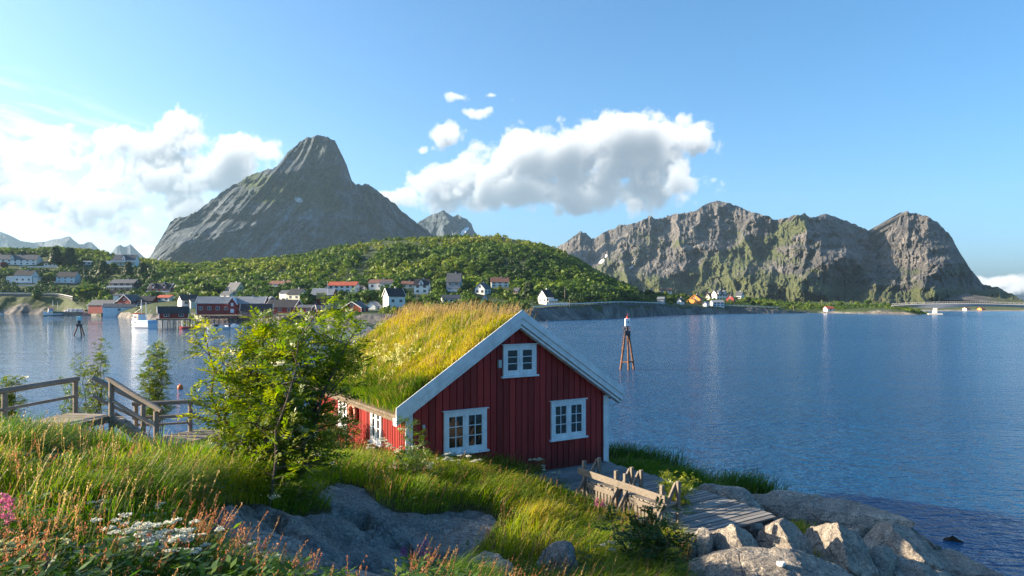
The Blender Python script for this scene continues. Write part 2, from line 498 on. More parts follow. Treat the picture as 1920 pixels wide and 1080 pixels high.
def land_z(px, Y):
    """height of the far land on the sight-line column px at depth Y (arrays)"""
    px = np.asarray(px, float); Y = np.asarray(Y, float)
    px, Y = np.broadcast_arrays(px, Y)
    KY = [np.interp(px, _lp, _lY[:, i]) for i in range(5)]
    KZ = [np.interp(px, _lp, _lz[:, i]) for i in range(5)]
    KY = [KY[0] - 25] + KY + [KY[4] + 90, KY[4] + 330]
    KZ = [np.full_like(px, -4.0)] + KZ + [KZ[4] - 9, np.full_like(px, -3.0)]
    z = np.full(px.shape, -3.0)
    for i in range(len(KY) - 1):
        t = (Y - KY[i]) / np.maximum(KY[i + 1] - KY[i], 1e-3)
        m = (t >= 0) & (t < 1)
        if i >= 4: t = t if i > 4 else t * 0.55 + 0.45 * (1 - (1 - np.clip(t, 0, 1)) ** 2)
        z = np.where(m, KZ[i] + (KZ[i + 1] - KZ[i]) * t, z)
    X = (px - CX) / F_PX * Y
    d = np.clip((Y - KY[1]) / 40.0, 0, 1)
    z = z + (fbm(X / 46, Y / 46, None, 4, 11) - .5) * 7.0 * np.clip((Y - KY[2]) / 140.0, 0, 1)
    z = z + (ridged(X / 9, Y / 9, None, 4, 12) - .62) * 2.6 * np.clip((Y - KY[0]) / 25, 0, 1) * np.clip((KY[2] + 8 - Y) / 8, 0, 1)
    return z

def land_hit(px, py, Y0=240, Y1=700):
    """where the sight line through (px, py) meets the far land"""
    Ys = np.linspace(Y0, Y1, 1400)
    zz = land_z(np.full_like(Ys, px), Ys); ray = EYE - (py - HY) / F_PX * Ys
    i = np.nonzero(zz >= ray)[0]
    Y = Ys[i[0]] if len(i) else Ys[np.argmin(ray - zz)]
    return ((px - CX) / F_PX * Y, Y, float(land_z(px, Y)))

def rock_mat(name, c1, c2, c3, sc=1.0, bump=0.6, bd=0.3, green=None, snow=False, rough=0.85, pale=False):
    """bare rock; the mesh attribute veg says where turf and scrub cover it"""
    m, t = material(name)
    c = t.coord('Object')
    f = t.noise(c, 0.012 * sc, 6, 0.62, 0.4)
    f2 = t.noise(t.mapping(c, (1, 1, 0.22)), 0.05 * sc, 6, 0.65, 0.6)
    col = t.ramp(f, [(0.32, c1), (0.5, c2), (0.68, c3)])
    streak = t.ramp(f2, [(0.34, (.36, .37, .40)), (0.48, (.9, .9, .9)), (0.66, (1.5, 1.46, 1.4))])
    col = t.mix(0.85, col, streak, 'MULTIPLY')
    hgt = t.math('ADD', t.noise(t.mapping(c, (1, 1, 0.4)), 0.03 * sc, 8, 0.68, 0.5), t.math('MULTIPLY', t.noise(c, 0.2 * sc, 6, 0.7), 0.35))
    rgh = rough
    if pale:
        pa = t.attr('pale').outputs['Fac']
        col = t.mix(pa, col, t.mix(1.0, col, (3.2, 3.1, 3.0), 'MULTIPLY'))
    if green is not None:
        g = t.attr('veg').outputs['Fac']
        gn = t.noise(c, 0.03 * sc, 7, 0.72)
        gm = t.ramp(t.math('ADD', g, t.math('MULTIPLY', t.math('SUBTRACT', gn, 0.5), 1.5)), [(0.40, 0.0), (0.66, 0.92)])
        gc = t.ramp(t.noise(c, 0.06 * sc, 6, 0.7), [(0.35, tuple(x * .55 for x in green)), (0.6, green), (0.75, (green[0] * 1.6, green[1] * 1.25, green[2]))])
        col = t.mix(gm, col, gc)
    if snow:
        s = t.attr('snow').outputs['Fac']
        sm = t.ramp(t.math('ADD', s, t.math('MULTIPLY', t.math('SUBTRACT', t.noise(c, 0.05 * sc, 4, 0.6), 0.5), 0.9)), [(0.55, 0.0), (0.62, 1.0)])
        col = t.mix(sm, col, (.8, .83, .86))
    nrm = t.bump(hgt, bump, bd / sc * 10)
    t.out(col, rgh, nrm, 0.2)
    return m

def make_land():
    px = np.concatenate([np.arange(-460, 1200, 3.0), np.arange(1200, 1752, 2.0)])
    nr = 150
    Ys = np.interp(px, _lp, _lY[:, 0]) - 20; Yr = np.interp(px, _lp, _lY[:, 4])
    tt = np.concatenate([np.linspace(0, .16, 40, endpoint=False), np.linspace(.16, 1, nr - 40)])
    rows = [Ys + (Yr - Ys) * q for q in tt] + [Yr + k for k in (30, 60, 90, 160, 240, 330)]
    Y = np.array(rows); P = np.broadcast_to(px, Y.shape)
    Z = land_z(P, Y); X = (P - CX) / F_PX * Y
    V = np.stack([X, Y, Z], -1).reshape(-1, 3)
    bank = np.interp(px, _lp, _lz[:, 1])
    rise = Y - (np.interp(px, _lp, _lY[:, 0]))[None, :]
    wid = (np.interp(px, _lp, _lY[:, 1]) - np.interp(px, _lp, _lY[:, 0]))[None, :]
    n = fbm(X / 14, Y / 14, None, 4, 31)
    lowr = np.where(P < 190, .62, 0.0)
    veg = smooth(0.6, 1.35, rise / wid + lowr + (n - .5) * 1.3)
    veg = veg - 0.9 * smooth(.62, .75, fbm(X / 24, Y / 40, None, 4, 57)) * smooth(560, 620, Y) * (P > 640)
    me = np_mesh('shore_terrain', V, grid_faces(*Y.shape), True, attrs={'veg': veg.ravel()})
    m = rock_mat('shore_rock', (.06, .06, .062), (.13, .125, .115), (.21, .195, .175), sc=9.0, bump=0.8, bd=0.3, green=(.05, .078, .018))
    o = link_mesh('terrain', me, m); tag(o, kind='structure')
make_land()

# ---------------------------------------------------------------- mountains
def make_mountain(name, sil, base, Yb, Yr, ribs, mat, veg_fn, step=2.0, rows=150, amp=70.0, nsc=1.0, seed=1, back=900, snow=(), pale_fn=None, jag=2.0, flute=(34, 95), pw=1.0, shear=None, fine=.55, warp=1.0, falong=34):
    sx = np.array([s[0] for s in sil], float); sy = np.array([s[1] for s in sil], float)
    px = np.arange(sx[0], sx[-1] + .1, step)
    top = np.interp(px, sx, sy) + (ridged(px / 15, px * 0, None, 5, seed + 3, .6) - .6) * -jag * 2
    bot = np.interp(px, [b[0] for b in base], [b[1] for b in base])
    s = np.linspace(0, 1, rows)[:, None]
    PY = bot[None] + (top - bot)[None] * s; PX = np.broadcast_to(px, PY.shape)
    yb = np.interp(px, [b[0] for b in Yb], [b[1] for b in Yb]); yr = np.interp(px, [b[0] for b in Yr], [b[1] for b in Yr])
    D = yb[None] + (yr - yb)[None] * s ** pw
    for rib in ribs:
        pts, w, a = rib[0], rib[1], rib[2]
        ry = np.array([p[1] for p in pts], float); rx = np.array([p[0] for p in pts], float); o_ = np.argsort(ry)
        c = np.interp(PY, ry[o_], rx[o_])
        c = c + (fbm(PY / 22, PY * 0 + len(pts), None, 3, seed + int(abs(a))) - .5) * w * .5
        wl = w * (rib[3] if len(rib) > 3 else 1.0)
        dd = PX - c
        d = np.where(dd < 0, -dd / wl, dd / w)
        fade = smooth(ry.min() - 30, ry.min() + 4, PY) * (1 - smooth(ry.max() - 10, ry.max() + 40, PY))
        D = D - a * np.clip(1 - d, 0, 1) ** 0.9 * fade
    wx = (fbm(PX / 40 * nsc, PY / 40 * nsc, None, 3, seed + 50) - .5) * 46 * warp
    e = smooth(0.0, .06, s)
    PXo = PX
    if shear is not None: PX = PX + np.interp(PX, shear[0], shear[1]) * (PY - 330)
    D = D - e * amp * (ridged((PX + wx) / flute[0] * nsc, PY / flute[1] * nsc, None, 6, seed) - .55) * 2
    D = D - e * amp * fine * (ridged((PX - wx) / 14 * nsc, (PY + wx) / falong * nsc, None, 6, seed + 9, .62) - .55)
    D = D - e * amp * .6 * (fbm((PX + PY) / 20 * nsc, (PY - PX * .3) / 14 * nsc, None, 6, seed + 19, .6) - .5)
    PX = PXo
    X = (PX - CX) / F_PX * D; Z = EYE - (PY - HY) / F_PX * D
    V = np.stack([X, D, Z], -1)
    # the far side, falling away behind the skyline
    bk = []
    for k, q in ((.15, .86), (.4, .6), (.75, .3), (1.0, -.02)):
        Yk = V[-1, :, 1] + back * k
        Zk = V[-1, :, 2] * q + (fbm(px / 30, px * 0 + k * 9, None, 3, seed + 70) - .5) * back * .06 * (q > 0)
        bk.append(np.stack([V[-1, :, 0] * (1 + .0 * k), Yk, np.maximum(Zk, -5)], -1))
    V = np.concatenate([V, np.array(bk)], 0)
    veg = np.zeros(V.shape[:2]); veg[:rows] = veg_fn(PX, PY, s)
    sn = np.zeros(V.shape[:2])
    for (ax, ay, rx_, ry_, rot) in snow:
        c_, s_ = math.cos(R(rot)), math.sin(R(rot)); dx, dy = PX - ax, PY - ay
        q = ((dx * c_ + dy * s_) / rx_) ** 2 + ((-dx * s_ + dy * c_) / ry_) ** 2
        sn[:rows] = np.maximum(sn[:rows], np.clip(1.4 - q, 0, 1))
    pl = np.zeros(V.shape[:2])
    if pale_fn: pl[:rows] = pale_fn(PX, PY, s)
    me = np_mesh(name, V.reshape(-1, 3), grid_faces(*V.shape[:2]), False, attrs={'pale': pl.ravel(), 'veg': veg.ravel(), 'snow': sn.ravel()})
    o = link_mesh(name, me, mat); tag(o, kind='structure')
    return o

m_grey = rock_mat('grey_granite', (.020, .034, .046), (.042, .060, .074), (.100, .126, .152), sc=1.0, bump=0.9, bd=1.6, green=(.04, .07, .018), snow=True, pale=True)
m_warm = rock_mat('brown_granite', (.036, .038, .044), (.082, .079, .078), (.172, .163, .154), sc=1.15, bump=0.8, bd=1.5, green=(.075, .092, .030), snow=True)
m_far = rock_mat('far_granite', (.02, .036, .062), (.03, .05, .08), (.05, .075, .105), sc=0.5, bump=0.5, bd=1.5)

# the big peak on the left
def veg_left(PX, PY, s):
    n = fbm(PX / 38, PY / 22, None, 5, 91)
    v = 0.0 + .9 * (n - .5)
    diag = (PY - 330) + (PX - 540) * .82           # band of turf running down to the left from below the summit
    v = v + .55 * np.exp(-((diag - 25) / 16) ** 2) * (PX < 560)
    v = v + .5 * smooth(300, 330, PY) * (PX > 440) * (PX < 640) * smooth(430, 380, PY)
    v = v + .2 * smooth(660, 720, PX) + .12 * smooth(400, 500, PY) * (PX > 560)
    v = v - .6 * np.exp(-((PX - (700 - PY * .55)) / 60) ** 2) * (PY > 380)
    v = v + .8 * np.exp(-((PX - 345) / 34) ** 2) * smooth(440, 490, PY)
    return v
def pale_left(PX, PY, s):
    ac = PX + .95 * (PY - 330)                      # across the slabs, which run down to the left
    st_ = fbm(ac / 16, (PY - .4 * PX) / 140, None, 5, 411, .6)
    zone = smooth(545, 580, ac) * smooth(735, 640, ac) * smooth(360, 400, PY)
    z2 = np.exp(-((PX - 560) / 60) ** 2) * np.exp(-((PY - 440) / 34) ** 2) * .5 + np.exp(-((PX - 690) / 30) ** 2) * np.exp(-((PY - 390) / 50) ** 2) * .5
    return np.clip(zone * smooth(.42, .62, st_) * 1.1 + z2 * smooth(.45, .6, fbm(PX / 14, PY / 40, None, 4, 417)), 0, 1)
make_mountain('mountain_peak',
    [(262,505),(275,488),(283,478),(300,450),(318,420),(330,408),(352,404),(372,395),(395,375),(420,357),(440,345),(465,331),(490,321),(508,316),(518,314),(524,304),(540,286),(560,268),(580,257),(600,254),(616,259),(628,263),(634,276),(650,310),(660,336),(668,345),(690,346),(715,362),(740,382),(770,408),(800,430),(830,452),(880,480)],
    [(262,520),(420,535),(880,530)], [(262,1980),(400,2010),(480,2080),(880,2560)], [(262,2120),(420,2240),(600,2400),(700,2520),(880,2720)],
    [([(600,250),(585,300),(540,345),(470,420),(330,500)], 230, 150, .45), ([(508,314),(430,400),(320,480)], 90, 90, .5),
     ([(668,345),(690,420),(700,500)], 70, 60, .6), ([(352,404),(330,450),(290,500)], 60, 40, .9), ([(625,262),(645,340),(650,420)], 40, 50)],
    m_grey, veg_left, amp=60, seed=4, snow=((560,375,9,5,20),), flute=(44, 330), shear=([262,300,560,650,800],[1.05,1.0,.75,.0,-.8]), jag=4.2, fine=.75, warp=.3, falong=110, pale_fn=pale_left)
# small peak peeping out behind
make_mountain('mountain_behind', [(770,440),(782,418),(800,408),(812,402),(822,399),(832,394),(840,399),(850,407),(858,402),(866,408),(874,410),(884,418),(889,432),(900,447),(930,470)],
    [(770,520),(930,520)], [(770,3300),(930,3300)], [(770,3800),(930,3800)], [([(832,394),(850,440)], 40, 120)], m_grey,
    lambda PX, PY, s: .1 + .8 * (fbm(PX / 20, PY / 16, None, 4, 7) - .5), amp=60, seed=8, step=1.5, rows=60, snow=((872,432,10,4,-38),(864,441,6,3,-30)))
# blue ranges at the far left
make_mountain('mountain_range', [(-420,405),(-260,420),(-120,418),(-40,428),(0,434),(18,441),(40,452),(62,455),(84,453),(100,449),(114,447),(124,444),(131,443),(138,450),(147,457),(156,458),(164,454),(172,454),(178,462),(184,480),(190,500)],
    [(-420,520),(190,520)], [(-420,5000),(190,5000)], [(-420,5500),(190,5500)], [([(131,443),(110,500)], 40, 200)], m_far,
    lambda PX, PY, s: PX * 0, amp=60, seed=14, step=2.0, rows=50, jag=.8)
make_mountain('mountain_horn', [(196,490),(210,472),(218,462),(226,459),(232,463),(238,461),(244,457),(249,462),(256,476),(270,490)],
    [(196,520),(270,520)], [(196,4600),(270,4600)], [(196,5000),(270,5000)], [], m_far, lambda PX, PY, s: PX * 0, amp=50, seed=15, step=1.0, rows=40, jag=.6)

# the long ridge on the right
def veg_right(PX, PY, s):
    n = fbm(PX / 46, PY / 22, None, 5, 191)
    v = .10 + 1.1 * (n - .5)
    v = v + .75 * smooth(470, 540, PY) * (1 - smooth(1560, 1660, PX) * .7)
    d = (PY - 415) + (PX - 1500) * .50            # the green ramp below the middle summit
    v = v + .85 * np.exp(-((d - 8) / 17) ** 2) * (PX > 1290) * (PX < 1515)
    v = v + .5 * np.exp(-((PX - 1225) / 60) ** 2) * np.exp(-((PY - 455) / 26) ** 2)
    v = v + .45 * np.exp(-((PX - 1420) / 70) ** 2) * np.exp(-((PY - 470) / 30) ** 2)
    v = v + .6 * smooth(530, 555, PY) + .3 * smooth(1780, 1850, PX)
    v = v - .6 * np.exp(-((PX - 1680) / 40) ** 2) * (PY < 480)
    return v
make_mountain('mountain_ridge',
    [(1020,482),(1040,466),(1060,453),(1076,442),(1090,433),(1100,437),(1110,446),(1120,444),(1132,437),(1142,431),(1150,430),(1160,423),(1172,421),(1186,417),(1198,416),(1210,411),(1217,405),(1228,410),(1240,409),(1260,402),(1290,399),(1305,394),(1318,385),(1332,379),(1350,376),(1366,379),(1382,384),(1400,393),(1430,403),(1452,410),(1466,411),(1478,407),(1490,401),(1500,403),(1508,400),(1520,409),(1532,404),(1546,401),(1560,404),(1580,411),(1600,420),(1625,430),(1650,442),(1658,428),(1668,414),(1685,400),(1700,396),(1720,400),(1738,407),(1755,416),(1770,428),(1785,446),(1800,475),(1820,505),(1842,532),(1858,536),(1875,541),(1900,553),(1925,566),(1945,574)],
    [(1020,572),(1400,574),(1560,577),(1800,581),(1945,582)], [(1020,1500),(1300,1300),(1500,1050),(1650,980),(1800,860),(1945,700)], [(1020,2700),(1200,2450),(1350,2500),(1500,2150),(1650,2150),(1700,2000),(1800,1700),(1900,1150),(1945,800)],
    [([(1350,376),(1300,430),(1262,480),(1230,540)], 90, 230, 1.4), ([(1217,405),(1170,450),(1130,520)], 60, 160, 1.4),
     ([(1505,400),(1520,440),(1540,480),(1500,545)], 80, 380, 1.9), ([(1600,418),(1590,455),(1630,510),(1650,555)], 46, 170, 1.0), ([(1566,478),(1552,520),(1545,560)], 36, 120, 1.0),
     ([(1712,396),(1715,440),(1735,500),(1740,560)], 110, 230, 1.0), ([(1420,402),(1400,450),(1380,520)], 60, 190, 1.3), ([(1870,540),(1880,575)], 60, 60)],
    m_warm, veg_right, amp=110, seed=23, fine=.65, step=1.6, rows=190, jag=4.0, snow=((1128,490,7,3,-40),(1136,480,4,2,-60),(1184,500,6,2,-40)), flute=(46, 110), pw=.8)

# low rocky shore beyond the bridge
m_shore = rock_mat('far_shore_rock', (.12, .115, .105), (.22, .20, .18), (.34, .31, .27), sc=5.0, bump=0.8, bd=0.5, green=(.07, .10, .022))
make_mountain('far_shore', [(1660,577),(1700,575),(1740,573.5),(1790,574.5),(1830,573),(1870,575),(1920,574),(1980,572),(2060,571),(2140,573)], [(1660,584),(2140,584)], [(1660,610),(2140,610)], [(1660,720),(2140,720)], [], m_shore,
    lambda PX, PY, s: .1 + 1.1 * smooth(.2, .5, s) + .6 * (fbm(PX / 14, PY / 3, None, 4, 5) - .5), amp=2.5, seed=41, step=1.5, rows=24, jag=.25, back=120)
# low far land closing the horizon beyond the bridge
make_mountain('mountain_horizon', [(1780,566),(1850,562),(1890,556),(1915,552),(1960,548),(2040,556),(2140,566)], [(1780,570),(2140,570)], [(1780,4400),(2140,4400)], [(1780,4600),(2140,4600)], [], m_far,
    lambda PX, PY, s: PX * 0, amp=20, seed=33, step=3.0, rows=20, jag=.6, back=500)
# ---------------------------------------------------------------- the near headland
C0 = np.array([-2.71, 17.5]); CB_ANG = R(32.2)
E1 = np.array([math.cos(CB_ANG), math.sin(CB_ANG)]); E2 = np.array([-math.sin(CB_ANG), math.cos(CB_ANG)])
CBW, CBL, CBZ = 6.64, 7.6, 2.72
def cabin_local(X, Y):
    dx, dy = np.asarray(X) - C0[0], np.asarray(Y) - C0[1]
    return dx * E1[0] + dy * E1[1], dx * E2[0] + dy * E2[1]
def cabin_world(a, b):
    return C0[0] + a * E1[0] + b * E2[0], C0[1] + a * E1[1] + b * E2[1]

CTRL = [(0,0,5.75),(-3,1,5.9),(3,0,5.1),(-6,3,5.9),(0,-4,5.9),(-7,-3,6.2),(-2,4,5.45),(0,5,4.95),(2,5,4.3),
    (-1.9,7.75,4.45),(-2.7,7.3,4.85),(-2.9,12.05,4.0),(-4.5,11.2,4.6),(-.9,12.7,3.25),(-.5,10.3,3.15),(-3.3,13.5,3.95),
    (-11.7,15.6,4.25),(-7.3,12.3,4.5),(-5,7.4,5.4),(-9,6,5.9),(-12.6,18.4,3.6),(-9.2,15.2,3.6),(-12.5,20.5,3.0),(-10,19.4,2.95),(-10,22,2.3),(-6.6,16,3.35),(-8.5,17,3.3),
    (-2.7,17.4,3.35),(-5,21,2.9),(-7,25,2.2),(-4.5,18.5,3.2),(0,22,2.3),(2.9,21,2.3),(.1,18.9,2.95),(.4,18.1,2.85),(1.7,16.8,2.5),(.45,14.4,3.0),(1.25,11.4,3.05),(3.1,11.6,2.85),
    (4,18,2.1),(5,15.5,2.0),(5.3,19.6,2.0),(4.8,13.9,1.95),(8.1,16.3,1.0),(9.2,19.8,.55),(6.3,17.5,1.5),(6.5,20,1.4),(7.6,18.5,1.05),
    (13.3,18.9,-.25),(12.3,20.8,-.1),(11.4,23,-.1),(10.3,25,-.1),(8.6,26.8,-.1),(6.6,28,-.1),(5.2,24,1.4),(4.4,27,.5),(2,31,-.1),(-3,33,0),(-9,32,0),(-14,28,0),(-18,24,.3),(-23,19,.5),
    (15,25,-2),(10,32,-2.2),(0,38,-2.2),(-15,34,-2),(-26,26,-2),(17,15,-1.6),(16,9,-1.4),(14,13.5,.1),(11,10,1.4),(-27,10,2),(-19,8,5),(-16,14,4.2),(-17.5,17.5,2.6),(7,5,3),(10,0,2.6),(8,-4,3.5),(-26,-4,4)]
CT = np.array(CTRL, float)
def _tps_fit(P):
    n = len(P); d = np.hypot(P[:, None, 0] - P[None, :, 0], P[:, None, 1] - P[None, :, 1])
    K = np.where(d > 0, d * d * np.log(np.maximum(d, 1e-9)), 0) + np.eye(n) * 0.05
    A = np.zeros((n + 3, n + 3)); A[:n, :n] = K; A[:n, n] = 1; A[:n, n+1:] = P[:, :2]; A[n, :n] = 1; A[n+1:, :n] = P[:, :2].T
    return np.linalg.solve(A, np.concatenate([P[:, 2], np.zeros(3)]))
_tw = _tps_fit(CT)
def ground_smooth(X, Y):
    X = np.asarray(X, float); Y = np.asarray(Y, float); n = len(CT)
    z = _tw[n] + _tw[n+1] * X + _tw[n+2] * Y
    for i in range(n):
        d2 = (X - CT[i, 0]) ** 2 + (Y - CT[i, 1]) ** 2
        z = z + _tw[i] * 0.5 * d2 * np.log(np.maximum(d2, 1e-12))
    return z
def in_poly(px, py, poly):
    px = np.asarray(px); py = np.asarray(py); r = np.zeros(px.shape, bool); n = len(poly); j = n - 1
    for i in range(n):
        xi, yi = poly[i]; xj, yj = poly[j]
        c = ((yi > py) != (yj > py)) & (px < (xj - xi) * (py - yi) / (yj - yi + 1e-12) + xi)
        r ^= c; j = i
    return r
GX0, GX1, GY0, GY1, GST = -30.0, 20.0, -5.0, 42.0, 0.125
_gx = np.arange(GX0, GX1 + .01, GST); _gy = np.arange(GY0, GY1 + .01, GST)
_GX, _GY = np.meshgrid(_gx, _gy)
_GS = ground_smooth(_GX, _GY)
SLABS = [  # outlines of the bare rock, as metres on the ground, found from where they stand in the view
    [(395,1010),(415,965),(470,945),(540,962),(600,955),(640,940),(690,938),(750,950),(790,962),(850,955),(915,962),(935,985),(915,1015),(880,1040),(800,1062),(760,1100),(700,1180),(620,1130),(500,1062)],
    [(590,925),(625,908),(672,905),(700,922),(712,945),(640,938)],
    [(880,1085),(900,1050),(940,1052),(960,1090)], [(1015,1075),(1030,1045),(1065,1045),(1080,1085)],
    [(250,862),(268,840),(300,842),(318,870),(300,885)], [(0,1030),(35,1040),(45,1090),(-20,1090)],
    [(1285,1090),(1290,1000),(1330,985),(1440,965),(1410,940),(1330,915),(1300,900),(1420,905),(1520,940),(1620,985),(1720,1030),(1900,1100),(1900,1200),(1285,1200)]]
_PX = CX + F_PX * _GX / np.maximum(_GY, .3); _PY = HY - F_PX * (_GS - EYE) / np.maximum(_GY, .3)
_wob = (fbm(_GX * 1.1, _GY * 1.1, None, 4, 301) - .5) * 46 * (8.0 / np.clip(_GY, 6, 30)); _wob2 = (fbm(_GX * 1.1, _GY * 1.1, None, 4, 307) - .5) * 34 * (8.0 / np.clip(_GY, 6, 30))
_rock = np.zeros(_GX.shape)
for poly in SLABS:
    _rock = np.maximum(_rock, (in_poly(_PX + _wob, _PY + _wob2, poly) & (_GY > 3)).astype(float))
for _ in range(2):
    _p = np.pad(_rock, 1, mode='edge'); _rock = (_p[1:-1, 1:-1] * 2 + _p[:-2, 1:-1] + _p[2:, 1:-1] + _p[1:-1, :-2] + _p[1:-1, 2:]) / 6
_rock = np.maximum(_rock, 1 - smooth(.35, .9, _GS + (fbm(_GX * .8, _GY * .8, None, 4, 311) - .5) * 1.2))
_la, _lb = cabin_local(_GX, _GY)
_flat = smooth(-1.2, -.2, np.minimum.reduce([_la + .2, CBW + .2 - _la, _lb + 6.2, CBL + .3 - _lb]))
_GZ = _GS + (fbm(_GX * .55, _GY * .55, None, 4, 321) - .5) * .34 * (1 - .8 * _flat)
_GZ = _GZ + _rock * ((ridged(_GX * .6 + _GY * .2, _GY * .75 - _GX * .3, None, 6, 331, .55) - .55) * .46 + (fbm(_GX * 2.6, _GY * 2.6, None, 4, 341) - .5) * .22 - .06)
# the shore on the right is split into tilted joint blocks
_rb = np.random.default_rng(9); _cx = _rb.uniform(2.5, 15, 150); _cy = _rb.uniform(9, 29, 150)
_d1 = np.full(_GX.shape, 99.); _d2 = np.full(_GX.shape, 99.); _id = np.zeros(_GX.shape, int)
_wx = _GX + (fbm(_GX * .9, _GY * .9, None, 3, 361) - .5) * 1.0; _wy = _GY * .85 + (fbm(_GX * .9, _GY * .9, None, 3, 367) - .5) * 1.0
for _k in range(150):
    _d = np.hypot((_wx - _cx[_k]) * .8 + (_wy - _cy[_k] * .85) * .25, _wy - _cy[_k] * .85)
    _n = _d < _d1; _d2 = np.where(_n, _d1, np.minimum(_d2, _d)); _id = np.where(_n, _k, _id); _d1 = np.where(_n, _d, _d1)
_tx_, _ty_, _of = _rb.normal(-.04, .34, 150), _rb.normal(0, .28, 150), _rb.normal(0, .20, 150)
_blk = _of[_id] + _tx_[_id] * (_GX - _cx[_id]) + _ty_[_id] * (_GY - _cy[_id]) - .38 * smooth(.16, .0, _d2 - _d1)
_zone = smooth(2.6, 4.2, _GX + (12 - _GY) * .05) * smooth(.2, .8, _rock)
_GZ = _GZ - .55 * _zone * smooth(.3, 1.4, _GZ) + _zone * np.clip(_blk, -.9, .8)
# open joints across the slab in the middle
_sx = np.array([-5.2, -3.9, -2.6, -1.2, -4.4, -3.0, -1.5, -.3, -2.2, -3.6, -.9, -2.9]); _sy = np.array([10.6, 11.6, 11.9, 12.4, 9.0, 9.9, 10.6, 11.2, 8.6, 7.9, 9.4, 13.3])
_w1 = _GX + (fbm(_GX * .8, _GY * .8, None, 4, 371) - .5) * 1.6; _w2 = _GY + (fbm(_GX * .8, _GY * .8, None, 4, 377) - .5) * 1.6
_dd = np.sort(np.stack([np.hypot((_w1 - a_) * .75, (_w2 - b_) * 1.2) for a_, b_ in zip(_sx, _sy)]), 0); _ii = np.argmin(np.stack([np.hypot((_w1 - a_) * .75, (_w2 - b_) * 1.2) for a_, b_ in zip(_sx, _sy)]), 0)
_sz = smooth(.3, .9, _rock) * (_GX < 2) * (_GY < 15)
_GZ = _GZ + _sz * (np.array([.05, -.08, .1, -.06, .0, .08, -.1, .06, -.04, .1, -.08, .04])[_ii] * .8 + .45 * np.array([.1, -.12, .08, .14, -.1, .06, -.14, .1, .12, -.08, .1, -.1])[_ii] * (_GX - _sx[_ii]) - .12 * smooth(.14, .0, _dd[1] - _dd[0]))
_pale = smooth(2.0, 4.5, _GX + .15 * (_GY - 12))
_under = (_la > -.1) & (_la < CBW + .1) & (_lb > -6.4) & (_lb < CBL + .2)
_dk = (_la > 3.3) & (_la < 6.9) & (_lb > -6.5) & (_lb < 0.3)
_GZ = np.where(_dk, np.minimum(_GZ, 2.38), _GZ)
def bilerp(A, X, Y):
    fx = np.clip((np.asarray(X, float) - GX0) / GST, 0, len(_gx) - 1.001); fy = np.clip((np.asarray(Y, float) - GY0) / GST, 0, len(_gy) - 1.001)
    ix, iy = fx.astype(int), fy.astype(int); tx, ty = fx - ix, fy - iy
    return (A[iy, ix] * (1-tx) + A[iy, ix+1] * tx) * (1-ty) + (A[iy+1, ix] * (1-tx) + A[iy+1, ix+1] * tx) * ty
def gz(X, Y): return bilerp(_GZ, X, Y)
def ground_at(px, py):
    """where the sight line through (px, py) meets the near ground"""
    Y = np.linspace(2, 40, 3000); X = (px - CX) / F_PX * Y
    i = np.nonzero(gz(X, Y) >= EYE - (py - HY) / F_PX * Y)[0]
    k = i[0] if len(i) else len(Y) - 1
    return float(X[k]), float(Y[k]), float(gz(X[k], Y[k]))

